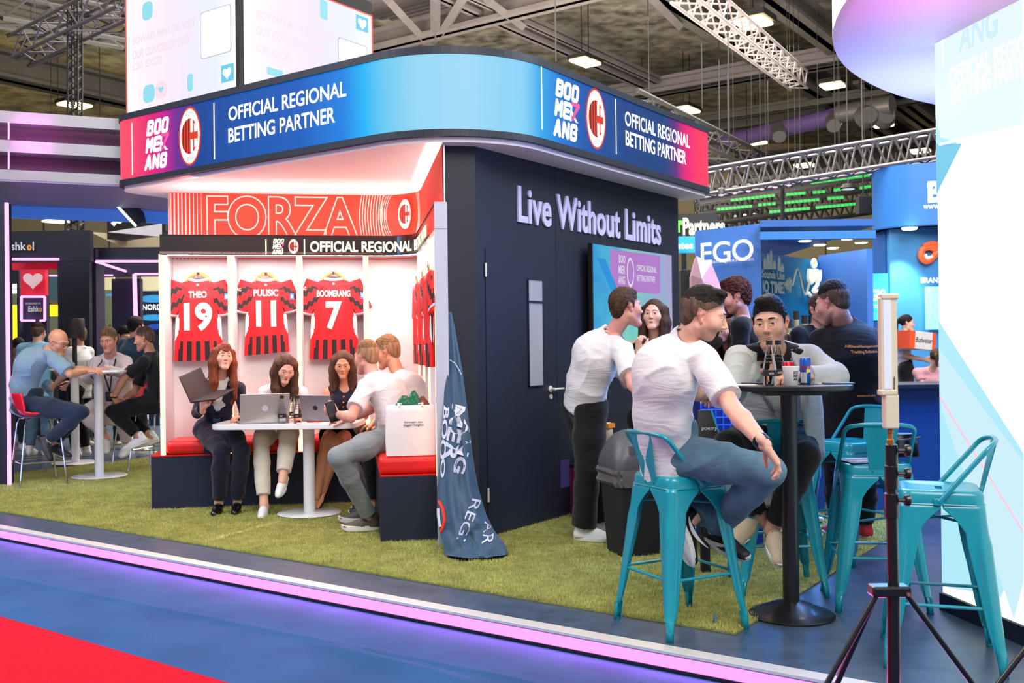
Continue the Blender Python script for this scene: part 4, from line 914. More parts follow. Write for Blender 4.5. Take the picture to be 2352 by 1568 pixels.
# open blue booth with down lights
BB = g_thing('blue_booth', at(1900, 700, 14), 'open blue booth with ceiling spotlights and printed teal wall', 'booth')
rf = [at(1747, 546, 11.5), at(2040, 538, 11.5), at(2040, 575, 14.8), at(1800, 600, 16)]
zr = 2.72
q4 = [V(at(1747, 546, 11.6).x, 11.6, zr), V(at(2010, 546, 11.6).x, 11.6, zr), V(at(2010, 546, 11.6).x, 15.5, zr), V(at(1740, 546, 15.5).x, 15.5, zr)]
MB().prism(q4, V(0, 0, .08)).make('roof', MATS['blue_deep'], BB)
slab('roof_fascia', 1747, 532, 2012, 547, 11.58, MATS['blue_wall'], .1, BB)
for i, (px, py) in enumerate(((1812, 546), (1849, 555), (1883, 564), (1913, 571), (1946, 550), (1978, 559))):
    p = hz(px, py, zr - .012)
    MB().lathe([(.01, 0), (.07, 0), (.085, .012), (.01, .014)], p, 16).make('down_light', MATS['lamp_white'], BB)
slab('printed_wall', 1747, 580, 1884, 800, 13.2, MATS['blue_teal'], .1, BB, Y1=14.6)
slab('side_wall', 1884, 587, 1995, 900, 14.6, MATS['blue_panel'], .1, BB, Y1=13.6)
slab('lower_wall', 1747, 760, 1884, 1010, 13.1, MATS['navy_dark'], .1, BB)
mat('print_pale', (190, 205, 185), .6); mat('print_cream', (235, 238, 210), .6, emis=(235, 238, 210), es=.35)
ptext('Sounds Like', 1750, 640, 1802, 618, 638, 13.2, MATS['print_pale'], BB, Y1=13.7, bold=.03, off=.12)
ptext('IQ TIME!', 1752, 690, 1802, 643, 676, 13.2, MATS['print_pale'], BB, Y1=13.7, bold=.05, off=.12)
def at2(px, py, o=.1):                      # on the printed wall
    a, c = at(1747, 700, 13.2), at(1884, 700, 14.6); d = c - a; d.z = 0; n = V(d.y, -d.x, 0).normalized(); return onplane(px, py, a + n * o, n)
for k, (x, y0, y1) in enumerate(((1757, 618, 590), (1764, 618, 580), (1771, 618, 572), (1779, 618, 596), (1790, 622, 588), (1797, 624, 604))):
    flat('printed_tower', [at2(x - 4, y0), at2(x + 4, y0), at2(x + 3, y1 + 8), at2(x, y1), at2(x - 3, y1 + 8)], MATS['print_pale'], BB)
wv_ = [(1803 + k * 1.9, 655 + (-1) ** k * (16 if k < 8 else 0) * math.exp(-((k - 5) / 4) ** 2)) for k in range(10)]
wv_ += [(1822 + k * 3.6, 648 - 30 * math.sin(k * .62)) for k in range(12)]
MB().tube([at2(x, y, .11) for x, y in wv_], .018, 5).make('printed_wave', MATS['print_pale'], BB)
def blob(pts, r=.035, nm='printed_logo', par=BB): MB().tube([at2(x, y, .12) for x, y in pts], r, 6, smooth=4).make(nm, MATS['print_cream'], par, smooth=True)
blob([(1859, 618), (1858, 640), (1863, 648), (1868, 638), (1868, 618)]); blob([(1874, 618), (1874, 640), (1879, 646), (1882, 638), (1882, 620)])
blob([(1862, 650), (1872, 642), (1878, 652), (1868, 668), (1880, 668)], .03); blob([(1868, 614), (1865, 604), (1870, 596), (1874, 606), (1871, 614)], .025); blob([(1857, 672), (1868, 684), (1882, 674)], .025)
sgn = g_thing('cyan_screen', at(2015, 660, 16), 'cyan screen reading GIC beyond the blue booth', 'screen')
slab('picture', 1990, 628, 2042, 735, 15.8, mat('gic_cyan', (40, 185, 230), .4, emis=(40, 185, 235), es=.75), .05, sgn); ptext('LOGIC', 1974, 690, 2034, 664, 692, 15.7, MATS['led_text'], sgn, bold=.05); ptext('SITE', 1990, 706, 2015, 700, 707, 15.7, MATS['white'], sgn)
MB().box(V(at(2015, 735, 15.9).x, 15.9, .85), (.9, .1, 1.7)).make('stand_wall', MATS['blue_deep'], sgn)
# right hand header, column and lit wall
RB = g_thing('blue_column_booth', at(2060, 700, 15.6), 'bright blue booth front with rounded header and orange swirl logo', 'booth')
h0 = at(2003, 385, 10.0); zc0 = at(2003, 522, 10.0).z
pth = Path([at(2003, 450, 18), at(2003, 450, 15.6), at(2330, 450, 14.9)], [.6], 1).orient(2.4, V(0, 0, 0))
zt0, zb0 = at(2060, 382, 15.6).z, at(2060, 524, 15.6).z
pth.wall('header', zb0, zt0, MATS['blue_wall'], 0, th=.2, parent=RB)
MB().prism([V(p.x, p.y, zb0) for p in pth.p] + [V(pth.p[-1].x, 18, zb0)], V(0, 0, .02)).make('header_soffit', MATS['blue_deep'], RB)
pth.rng = (2.4, pth.len)
bandtext('BET', 2131, 440, 2230, bz(2136, 466, pth), bz(2136, 416, pth), MATS['led_text'], par=RB, pth=pth, bold=.05); bandtext('www.', 2121, 475, 2160, bz(2136, 480, pth), bz(2136, 470, pth), MATS['white'], par=RB, pth=pth)
slab('lit_wall', 2049, 520, 2330, 984, 15.75, MATS['blue_light'], .12, RB); slab('side_column', 2036, 520, 2049, 984, 15.9, MATS['blue_deep'], .5, RB)
p = at(2089, 523, 15.3); MB().lathe([(.01, -.03), (.10, -.03), (.12, 0), (.01, .01)], p, 14).make('down_light', MATS['lamp_white'], RB)
sl = bpy.data.lights.new('wall_washer', 'SPOT'); sl.energy = 260; sl.spot_size = 1.3; sl.spot_blend = .8; so = bpy.data.objects.new('wall_washer', sl); COL.objects.link(so); so.location = p - V(0, 0.0, .05); so.rotation_euler = V(0, .22, -1).to_track_quat('-Z', 'Y').to_euler()
mat('logo_orange', (238, 98, 48), .5, emis=(238, 98, 48), es=.3)
def at3(px, py, o=.01): return at(px, py, 15.68 - o)
sw_ = [(2122, 566), (2140, 560), (2155, 566), (2150, 582), (2130, 600), (2116, 590), (2120, 572), (2138, 568), (2150, 574)]
MB().tube([at3(x, y) for x, y in sw_], .052, 6, smooth=5).make('logo_swirl', MATS['logo_orange'], RB, smooth=True); MB().tube([at3(x, y, .03) for x, y in ((2124, 584), (2130, 592), (2142, 590))], .03, 6, smooth=4).make('logo_inner', MATS['white'], RB)
ptext('BRAND', 2115, 648, 2166, 637, 650, 15.66, MATS['white'], RB, bold=.03)
slab('wall_screen', 2128, 658, 2200, 756, 15.62, mat('screen_pale', (130, 200, 235), .3, emis=(130, 200, 235), es=.7), .05, RB)
# far seated crowd silhouettes' table, cups on the coffee machine
CM = g_thing('coffee_machine', at(1845, 745, 10.6), 'coffee machine stacked with paper cups behind the pale blazer', 'coffee machine')
mat('cup_dark', (50, 42, 44), .5); mat('machine_brown', (56, 36, 36), .4, coat=.3); mat('kraft', (168, 158, 140), .6)
pc = at(1845, 760, 10.6); 
MB().box(V(pc.x, pc.y, .52), (1.0, .5, 1.04)).make('counter', MATS['navy_dark'], CM)
MB().box(V(pc.x + .03, pc.y, 1.27), (.5, .4, .42)).make('machine_body', MATS['machine_brown'], CM, bevel=.04, seg=3)
MB().box(V(pc.x - .3, pc.y, 1.22), (.22, .3, .34)).make('grinder', MATS['alu_dull'], CM, bevel=.02)
for k, (px, py, n) in enumerate(((1812, 745, 5), (1829, 742, 7), (1848, 742, 6), (1864, 742, 6), (1880, 742, 5))):
    t_ = thing('cup_stack', at(px, py, 10.5), 'stack of paper cups on the coffee machine, ' + ['first', 'second', 'third', 'fourth', 'fifth'][k] + ' from the blazer side', 'cups', 'cup stacks on the coffee machine')
    b0 = V(at(px, py, 10.5).x, 10.5, 1.40)
    for j in range(n):
        MB().lathe([(.001, 0), (.028, 0), (.036, .05), (.001, .05)], b0 + V(0, 0, j * .045 - .02), 12).make('cup', MATS['kraft'] if j < n - 2 else MATS['cup_dark'], t_, smooth=True)
# ================================================================ neighbour stand on the left
LV = g_thing('louvred_canopy', at(150, 400, 11.0), 'stacked pale ring canopy with pink light between the slats, left', 'canopy')
ang = math.radians(68); LD = V(math.sin(ang), math.cos(ang), 0); LN = V(LD.y, -LD.x, 0)
p0 = at(0, 400, 10.3); p0.z = 0
arc = Path([p0 - LD * 2.0, p0 + LD * 2.2, p0 + LD * 2.2 + (LD * .92 - LN * .42) * 2.6], [5.0], 1).orient(.5, V(0, 0, 0))
def az(y): return CH + (806 - y) / F * p0.y
mat('louvre', (150, 152, 160), .35, metal=.2); mat('louvre_in', (120, 80, 112), .6); mat('lavender', (150, 140, 190), .5)
for y0, y1 in ((253, 280), (320, 347), (388, 413)):
    arc.wall('slat', az(y1), az(y0), MATS['louvre'], 0, th=.25, parent=LV)
arc.wall('inner_wall', az(413), az(253), MATS['louvre_in'], -.35, th=.1, parent=LV)
ra2 = [V(p.x, p.y, az(413) - .01) for p in arc.p]; MB().prism(ra2 + [p - LN * 2.0 + V(0, 0, 0) for p in ra2[::-1]], V(0, 0, .02)).make('soffit', MATS['lavender'], LV)
arc.wall('blue_edge', az(413) - .16, az(413) - .012, mat('blue_lit', (90, 150, 235), .4, emis=(60, 120, 230), es=.35), -1.9, th=.05, parent=LV)
area('louvre_pink', tuple(at(40, 300, 10.0) + V(0, .3, 0)), tuple(at(80, 330, 11)), .3, 2.2, (1, .1, .8), .5); area('louvre_blue', (-4.6, 9.0, .6), (-4.4, 11.6, 3.1), 1.2, 14, (.3, .4, 1.0))
for y0, y1 in ((280, 320), (347, 388)):
    flat('edge_light', [at(18, y0, 10.2), at(22, y0, 10.2), at(22, y1, 10.2), at(18, y1, 10.2)], MATS['neon_edge'], LV)
NW = g_thing('navy_stand_wall', at(10, 800, 10.0), 'navy wall end with a glowing pink edge at the left border', 'booth wall')
e0 = hz(24, 1114); a = hz(24, 1114) 
MB().box(V(e0.x - .55, e0.y + .02, 1.45), (1.1, .12, 2.9)).make('panel', MATS['navy_wall'], NW)
MB().box(V(e0.x + .015, e0.y - .05, 1.45), (.03, .03, 2.9)).make('edge_light', MATS['neon_edge'], NW)
# far navy booth with neon lines
FB = g_thing('navy_booth', at(180, 600, 13.5), 'dark navy booth with pink neon outlines and glowing signs', 'booth')
Yb = 13.5
fs_ = lambda nm, x0, y0, x1, y1, m, Y=Yb, th=.1: slab(nm, x0, y0, x1, y1, Y, MATS[m], th, FB)
mat('shade_navy', (40, 36, 66), .6); mat('banner_red', (205, 24, 52), .5, emis=(200, 20, 50), es=.35); mat('heart_pale', (226, 196, 200), .5, emis=(226, 196, 200), es=.3); mat('sign_dark', (44, 40, 66), .5)
mat('sign_yellow', (245, 225, 20), .5, emis=(250, 232, 20), es=.9); mat('sign_lav', (190, 185, 170), .5)
fs_('header', 22, 531, 208, 600, 'navy_wall'); fs_('column', 136, 600, 208, 1005, 'navy_wall'); fs_('column', 206, 571, 224, 995, 'shade_navy', Yb + .3, .3)
fs_('header', 208, 569, 372, 600, 'navy_wall', Yb + .4); fs_('panel', 260, 640, 308, 990, 'shade_navy', Yb + 1.2); fs_('panel', 308, 640, 326, 985, 'sign_dark', Yb + 1.6); fs_('header', 222, 602, 372, 634, 'sign_dark', Yb + 1.5)
fs_('lower_panel', 45, 737, 108, 1000, 'navy_dark', Yb + 1.4); fs_('mullion', 104, 615, 110, 1000, 'navy_dark', Yb + 1.2); fs_('mullion', 42, 615, 47, 1000, 'navy_dark', Yb + 1.2)
fs_('red_header', 22, 600, 136, 618, 'banner_red', Yb + .3); fs_('red_banner', 47, 618, 104, 678, 'banner_red', Yb + 1.1)
hc_ = at(75.5, 643, Yb + 1.0)
flat('heart', [hc_ + V(.145 * math.sin(t) ** 3, 0, .125 * (13 * math.cos(t) - 5 * math.cos(2 * t) - 2 * math.cos(3 * t) - math.cos(4 * t)) / 15) for t in [2 * PI * k / 36 for k in range(36)]], MATS['heart_pale'], FB)
fs_('sign_panel', 50, 683, 102, 735, 'sign_dark', Yb + 1.1)
def neon(pts, m='neon_edge', r=.018, par=FB, nm='neon_line'): return MB().tube(pts, r, 6).make(nm, MATS[m], par)
Yn = Yb + 1.0
for a_, b2 in (((49, 681), (103, 681)), ((103, 681), (103, 736)), ((49, 736), (80, 736)), ((92, 736), (103, 736)), ((49, 681), (49, 736))): neon([at(*a_, Yn), at(*b2, Yn)])
neon([at(24, 595, Yb - .1), at(135, 595, Yb - .1)]); neon([at(221, 600, Yb + .3), at(372, 600, Yb + .3)]); neon([at(221, 601, Yb + .3), at(309, 629, Yb + 1.9)]); neon([at(309, 629, Yb + 1.2), at(372, 629, Yb + 1.2)]); neon([at(309, 629, Yb + 1.1), at(312, 735, Yb + 1.1)], r=.03)
neon([at(110, 633, Yb + 1.3), at(136, 633, Yb + 1.3)], r=.014); neon([at(222, 632, Yb + 1.4), at(259, 632, Yb + 1.4)], r=.014)
mat('serif_pale', (200, 206, 214), .5, emis=(200, 206, 214), es=.3); mat('gold', (222, 150, 50), .5, emis=(222, 150, 50), es=.3)
ptext('Eshk', 14, 574, 60, 556, 575, Yb - .02, MATS['serif_pale'], FB, bold=.02); ptext('o', 62, 574, 73, 562, 575, Yb - .02, MATS['gold'], FB, bold=.05); ptext('l', 75, 574, 78, 555, 575, Yb - .02, MATS['serif_pale'], FB)
ptext('Eshk', 65, 716, 90, 703, 716, Yn, MATS['serif_pale'], FB, bold=.02); ptext('o', 90, 716, 96, 707, 716, Yn, MATS['gold'], FB, bold=.04); ptext('SPONSORED BY', 58, 699, 94, 695, 699, Yn, MATS['serif_pale'], FB)
far = g_thing('far_signs', at(60, 740, 17), 'yellow and white glowing signs seen through the navy booth', 'sign')
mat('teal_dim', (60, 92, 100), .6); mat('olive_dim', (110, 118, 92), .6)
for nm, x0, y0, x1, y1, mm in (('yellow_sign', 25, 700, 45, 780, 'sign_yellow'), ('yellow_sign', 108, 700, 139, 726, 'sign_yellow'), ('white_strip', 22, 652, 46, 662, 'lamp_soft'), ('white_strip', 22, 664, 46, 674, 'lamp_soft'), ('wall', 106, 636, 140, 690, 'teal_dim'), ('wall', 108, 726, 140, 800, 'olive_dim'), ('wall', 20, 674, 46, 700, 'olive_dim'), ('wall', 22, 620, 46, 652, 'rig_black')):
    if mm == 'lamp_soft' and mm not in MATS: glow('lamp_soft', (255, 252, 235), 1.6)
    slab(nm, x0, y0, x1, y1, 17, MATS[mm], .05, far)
MB().box(V(at(80, 800, 17.1).x, 17.1, .8), (1.1, .05, 1.6)).make('base_wall', MATS['rig_black'], far)
wl2 = g_thing('beige_boards', at(290, 660, 18), 'beige boards and blue oval sign seen through the navy booth', 'sign')
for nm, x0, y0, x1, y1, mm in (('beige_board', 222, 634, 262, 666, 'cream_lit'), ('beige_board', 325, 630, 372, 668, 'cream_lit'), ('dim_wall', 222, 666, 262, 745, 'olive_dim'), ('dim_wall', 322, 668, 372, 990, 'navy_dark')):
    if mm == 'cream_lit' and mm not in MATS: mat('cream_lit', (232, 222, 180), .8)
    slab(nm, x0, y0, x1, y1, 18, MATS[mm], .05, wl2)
glow('oval_blue', (60, 170, 235), .9); glow('oval_deep', (30, 90, 220), .7)
for (y, h, c_) in ((686, 9, 'oval_blue'), (729, 7, 'oval_blue')): flat('blue_oval', ell_pts(at(352, y, 17.8), V(.24, 0, 0), V(0, 0, h / F * 17.8), 28), MATS[c_], wl2)
flat('blue_oval', ell_pts(at(358, 750, 17.8), V(.16, 0, 0), V(0, 0, .05), 20), MATS['oval_deep'], wl2)
ptext('NORDIC', 327, 712, 385, 699, 712, 17.8, MATS['led_text'], wl2, bold=.03); slab('strip', 243, 675, 260, 679, 17.7, MATS['oval_blue'], .03, wl2)
# black fascia sign with tilted hexagon in the gap under the louvres
PS = g_thing('hanging_sign', at(310, 500, 13), 'black hanging sign with white letters above a white wedge', 'sign')
slab('board', 246, 480, 380, 530, 15, mat('sign_olive', (48, 52, 44), .6), .3, PS, Y1=14)
ptext('PEON', 322, 492, 357, 478, 492, 14.3, MATS['led_text'], PS, bold=.04); ptext('ATES', 330, 500, 357, 494, 502, 14.3, MATS['led_text'], PS, bold=.03)
for pts in (((256, 494), (264, 488), (268, 496), (262, 504)), ((254, 512), (266, 504), (272, 508), (262, 520)), ((268, 512), (280, 488), (286, 490), (284, 506), (276, 514))): flat('logo_shape', [at(x, y, 14.0) for x, y in pts], MATS['led_text'], PS)
flat('white_wedge', [at(247, 533, 13.9), at(372, 544, 13.9), at(372, 513, 13.9)], MATS['white'], PS, thick=0)
MB().prism([at(205, 532, 15.2), at(372, 610, 15.2), at(372, 545, 15.2)], V(0, .1, 0)).make('beige_wedge', MATS['cream_lit'], PS)
MB().tube([at(300, 482, 14.5), at(300, 440, 14.5)], .02, 6).make('hanging_rod', MATS['rig_black'], PS)
HX = g_thing('hexagon_sign', at(300, 490, 12.5), 'tilted navy hexagon with a glowing white edge under the louvres', 'sign')
MB().prism([at(x, y, 12.4) for x, y in ((264, 466), (300, 468), (322, 484), (328, 508), (316, 518), (304, 516))], V(0, .12, 0)).make('hexagon', MATS['navy_wall'], HX)
MB().tube([at(263, 466, 12.3), at(312, 519, 12.3)], .018, 6).make('edge_light', MATS['led_text'], HX)
MB().tube([at(300, 470, 12.45), at(300, 450, 12.45)], .01, 6).make('hanging_rod', MATS['rig_black'], HX)
DS = g_thing('round_speaker', at(171, 740, 12.6), 'dark round speaker drum on a stand behind the bald man', 'speaker')
pc = at(171, 740, 12.6); MB().lathe([(.01, 0), (.11, 0), (.12, .02), (.12, .23), (.11, .25), (.01, .25)], pc - V(0, 0, .2), 20).make('drum', mat('dark_plum', (44, 34, 42), .6), DS, smooth=True)
MB().tube([V(pc.x, pc.y, 0), pc - V(0, 0, .2)], .03, 8).make('stand_pole', MATS['rig_black'], DS)
# ================================================================ teal metal bar stools
mat('teal', (6, 146, 164), .32, coat=.35, bump=.03, bs=20); mat('teal_dark', (10, 110, 120), .5)
def make_stool(name, label, group='teal metal bar stools'):
    T = thing(name, (0, 0, 0), label, 'bar stool', group); H = .745; hs = .165; hf = .235
    def hw(z): return hs + (H - .03 - z) / (H - .03) * (hf - hs)
    # seat: rounded slab with rolled edge and a hand hole
    top = [roundrect(V(0, 0, z), V(1, 0, 0), V(0, 1, 0), 2 * w, 2 * w, r, 5) for z, w, r in ((H - .055, hs + .004, .05), (H - .02, hs + .003, .05), (H - .004, hs - .003, .047), (H, hs - .014, .042), (H - .001, hs - .03, .035), (H - .006, hs - .045, .03))]
    n = len(top[0]); hole = [V(.045 * (max(-1, min(1, p.x / .05))), .014 * max(-1, min(1, p.y / .05)), H - .007) for p in top[-1]]
    mb = MB(); mb.rings(top + [hole] + [[p - V(0, 0, .012) for p in hole]], 0, True, False); mb.make('seat', MATS['teal'], T, smooth=True, ang=50, solid=0)
    MB().tube([p + V(0, 0, 0) for p in roundrect(V(0, 0, H - .057), V(1, 0, 0), V(0, 1, 0), 2 * hs + .01, 2 * hs + .01, .05, 5)] + [roundrect(V(0, 0, H - .057), V(1, 0, 0), V(0, 1, 0), 2 * hs + .01, 2 * hs + .01, .05, 5)[0]], .004, 6).make('seat_seam', MATS['teal'], T, smooth=True)
    for sx, sy in ((1, 1), (-1, 1), (-1, -1), (1, -1)):
        zs = [H - .055, H - .075, H - .09, H - .11, H - .135, H - .17, H - .22, H - .30, .36, .2, .12, .09]
        ws = [1.0, .995, .90, .78, .66, .54, .46, .42, .36, .28, .22, .18]
        rs = []
        for z, w in zip(zs, ws):
            h = hw(z); W_ = (hs * w if w > .5 else .19 * w); rc_ = min(.03, W_ * .45); g = .007 if z < H - .2 else 0
            prof = [(h - W_, h), (h - W_ + .006, h + .0), (h - rc_ - .016, h), (h - rc_ - .01, h + g), (h - rc_, h + g), (h - rc_ * .3, h - rc_ * .3 + g), (h + g, h - rc_), (h + g, h - rc_ - .01), (h, h - rc_ - .016), (h, h - W_ + .006), (h, h - W_)]
            rs.append([V(sx * a, sy * b_, z) for a, b_ in prof])
        for z, r in ((.085, .02), (.05, .017), (0, .016)):
            h = hw(z) - .012; rs.append([V(sx * (h + r * math.cos(t)), sy * (h + r * math.sin(t)), z) for t in [PI * .75 - 1.5 * PI * k / 10 for k in range(11)]])
        mb = MB().rings(rs, 0, False, False); mb.make('leg', MATS['teal'], T, smooth=True, ang=50, solid=.004)
        MB().tube([V(sx * (hw(.03) - .012), sy * (hw(.03) - .012), .012), V(sx * (hw(0) - .012), sy * (hw(0) - .012), 0)], .0165, 10).make('foot_cap', MATS['teal_dark'], T)
    zb = .27; h = hw(zb) - .008
    for a, b_ in (((1, 1), (-1, 1)), ((-1, 1), (-1, -1)), ((-1, -1), (1, -1)), ((1, -1), (1, 1))):
        MB().tube([V(a[0] * h, a[1] * h, zb), V(b_[0] * h, b_[1] * h, zb)], .0075, 8).make('stretcher', MATS['teal'], T, smooth=True)
    zc = .60; h = hw(zc) - .02
    MB().tube([V(h, h, zc), V(0, 0, zc + .01), V(-h, -h, zc)], .006, 6).make('cross_brace', MATS['teal'], T); MB().tube([V(-h, h, zc), V(0, 0, zc + .01), V(h, -h, zc)], .006, 6).make('cross_brace', MATS['teal'], T)
    # low back: bent tube bolted to both sides, and a tapering plate; the back is at -y
    pts = [V(-hs - .012, .01, H - .045), V(-hs - .012, -.02, H - .01), V(-hs - .008, -.13, H + .12), V(-hs + .0, -.185, H + .185), V(-.10, -.215, H + .205), V(0, -.225, H + .208)]
    pts = pts + [V(-p.x, p.y, p.z) for p in pts[:-1][::-1]]
    MB().tube(spline(pts, 5), .011, 10).make('back_tube', MATS['teal'], T, smooth=True)
    MB().rings([[V(-.05, -hs + .004, H - .05), V(.05, -hs + .004, H - .05)], [V(-.055, -hs - .006, H - .01), V(.055, -hs - .006, H - .01)], [V(-.085, -.222, H + .20), V(.085, -.222, H + .20)]], 0, False, False).make('back_plate', MATS['teal'], T, solid=.004)
    for x, y in ((-hs - .012, .012), (hs + .012, .012)): MB().box((x, y, H - .045), (.012, .04, .03)).make('back_bracket', MATS['teal'], T, bevel=.003); 
    for x in (-.035, .035): MB().lathe([(.001, 0), (.006, .001), (.001, .003)], (x, -hs - .006, H - .035), 8, ax=(V(1, 0, 0), ZV, V(0, -1, 0))).make('bolt', MATS['teal_dark'], T)
    return T
S1 = make_stool('bar_stool', 'teal metal bar stool under the seated man in the white tee')
def stool_at(x, y, deg, label, z=0):
    c = copy_tree(S1); c.location = (x, y, z); c.rotation_euler[2] = math.radians(deg); c['label'] = label; return c
S1.location = (.81, 4.90, 0); S1.rotation_euler[2] = math.radians(-63)
stool_at(1.467, 5.60, -3, 'teal metal bar stool under the man in the pale blazer, behind the black table')
stool_at(1.90, 5.27, -173 + 180 - 15, 'empty teal metal bar stool holding a magazine and black pouch')
stool_at(1.85, 4.34, 71, 'empty teal metal bar stool nearest the bright display wall')
stool_at(2.16, 6.38, 117, 'teal metal bar stool with a lilac reflection behind the man in the pale blazer')
stool_at(4.05, 10.1, 20, 'far light blue bar stool before the woman carrying a box')
stool_at(3.55, 9.0, 60, 'far bar stool just right of the cream light wand')
# ================================================================ tall black table
mat('table_black', (18, 18, 20), .35, coat=.2); mat('paper', (235, 232, 228), .6)
TB = thing('bar_table', (1.394, 5.03, 0), 'tall round black bar table between the two seated men', 'table')
tc = V(1.394, 5.03, 0); ZT = 1.165
MB().lathe([(.01, 0), (.212, 0), (.214, .008), (.205, .016), (.15, .035), (.09, .062), (.05, .072), (.045, .075)], tc, 56).make('base', MATS['table_black'], TB, smooth=True)
MB().tube([tc + V(0, 0, .07), tc + V(0, 0, ZT - .03)], .041, 24).make('column', MATS['table_black'], TB, smooth=True)
MB().lathe([(.01, ZT - .028), (.30, ZT - .028), (.31, ZT - .02), (.31, ZT - .004), (.306, ZT), (.01, ZT)], tc, 64).make('tabletop', MATS['table_black'], TB, smooth=True, ang=30)
MB().box(tc + V(0, 0, ZT - .04), (.30, .3, .02)).make('mounting_plate', MATS['table_black'], TB)
mt_, t, b = nmat('clear_glass'); b.inputs['Base Color'].default_value = (1, 1, 1, 1); b.inputs['Roughness'].default_value = .03; b.inputs['Transmission Weight'].default_value = 1; b.inputs['IOR'].default_value = 1.12
mat('water_label', (30, 28, 30), .5)
def bottle(p, label, group, k=1.0):
    T = thing('water_bottle', p, label, 'bottle', group)
    pr = [(.001, 0), (.031, 0), (.033, .006), (.033, .085), (.0315, .10), (.026, .125), (.0175, .165), (.0135, .185), (.0135, .2)]
    MB().lathe([(r * k, h * k) for r, h in pr], p, 20).make('bottle_body', MATS['clear_glass'], T, smooth=True)
    for i in range(3): MB().lathe([((.0300 - .0045 * i - .0002) * k, (.115 + i * .018 - .0015) * k), ((.0300 - .0045 * i + .0008) * k, (.115 + i * .018) * k), ((.0300 - .0045 * i - .0006) * k, (.115 + i * .018 + .0015) * k)], p, 20).make('glass_ridge', MATS['clear_glass'], T, smooth=True)
    MB().lathe([(.0335 * k, .045 * k), (.034 * k, .045 * k), (.034 * k, .075 * k), (.0335 * k, .075 * k)], p, 20).make('label_band', MATS['water_label'], T, smooth=True)
    text('label_lettering', 'WATER', p + V(-.012, -.0345, .054) * k, V(.024 * k, 0, 0), V(0, 0, .01 * k), MATS['white'], T)
    MB().lathe([(.001, .2 * k), (.0155 * k, .2 * k), (.0155 * k, .222 * k), (.001, .224 * k)], p, 16).make('cap', MATS['black'], T, smooth=True)
    return T
def ontab(px, Y, z=ZT): q = at(px, 880, Y); return V(q.x, Y, z)
bottle(ontab(1768, 4.93), 'clear ridged glass water bottle in front on the black table', 'water bottles on the black table')
bottle(ontab(1788, 5.07), 'clear ridged glass water bottle behind the front one on the black table', 'water bottles on the black table')
mat('can_red', (205, 20, 30), .3, metal=.5); mat('can_blue', (28, 90, 180), .3, metal=.5); mat('can_silver', (205, 208, 214), .3, metal=.6)
def can(p, r, h, label, kind):
    T = thing('drink_can', p, label, 'can')
    MB().lathe([(.001, 0), (r * .8, 0), (r, .008), (r, h - .012), (r * .82, h - .002), (r * .78, h - .004), (.001, h - .004)], p, 28).make('can_body', MATS['can_red' if kind == 'red' else 'can_blue'], T, smooth=True, ang=60)
    MB().lathe([(r * .83, h - .003), (r * .84, h), (r * .8, h)], p, 24).make('rim', MATS['can_silver'], T, smooth=True)
    def pt(a, z, o=.0006): return p + V(math.sin(a) * (r + o), -math.cos(a) * (r + o), z)
    def patch(a0, a1, z0, z1, m, sk=0):
        mb = MB(); n = 8
        for i in range(n):
            a, b_ = a0 + (a1 - a0) * i / n, a0 + (a1 - a0) * (i + 1) / n; mb.quad(pt(a, z0), pt(b_, z0 + sk * 0), pt(b_, z1), pt(a, z1))
        mb.make('print_panel', m, T, smooth=True)
    if kind == 'red':
        patch(-1.2, 1.2, .035, .06, MATS['can_silver']); text('can_lettering', 'BULLS', V(-.8, 0, .068), V(1.2, 0, 0), V(0, 0, .022), MATS['black'], T, warp=lambda q: pt(q.x, q.z, .001))
    else:
        patch(-1.3, 0.0, .008, h * .45, MATS['can_silver']); patch(0.0, 1.3, h * .45, h * .45 + .03, MATS['can_silver'])
        text('can_lettering', 'Red Bull', V(-.9, 0, h * .56), V(1.6, 0, 0), V(0, 0, .022), MATS['can_red'], T, bold=.02, warp=lambda q: pt(q.x, q.z, .001))
        mb = MB(); mb.v = [pt(.1 + .22 * math.cos(t), h * .5 + .012 * math.sin(t), .0015) for t in [2 * PI * k / 16 for k in range(16)]]; mb.f = [tuple(range(16))]; mb.m = [0]; mb.make('sun_mark', mat('sun_yellow', (250, 190, 40), .4), T)
    return T
can(ontab(1810, 5.08), .033, .115, 'red and silver soft drink can behind the paper cup', 'red')
can(ontab(1850, 5.00), .0265, .135, 'slim blue and silver energy drink can on the black table', 'blue')
PCu = thing('paper_cup', ontab(1817, 4.85), 'white paper cup with black stacked lettering on the black table', 'cup'); pc = ontab(1817, 4.85)
MB().lathe([(.001, .004), (.029, 0), (.031, .001), (.0405, .09), (.042, .094), (.04, .095), (.0385, .09), (.029, .006), (.001, .006)], pc, 32).make('cup_body', MATS['white'], PCu, smooth=True, ang=60)
def cp(a, z, o=.0008): r = .031 + (.0405 - .031) * z / .09 + o; return pc + V(math.sin(a) * r, -math.cos(a) * r, z)
for s_, z in (('BOO', .058), ('MER', .042), ('ANG', .026)): text('cup_lettering', s_, V(.05, 0, z), V(.72, 0, 0), V(0, 0, .0135), MATS['black'], PCu, bold=.03, shear=.15, warp=lambda q: cp(q.x, q.z))
random.seed(3)
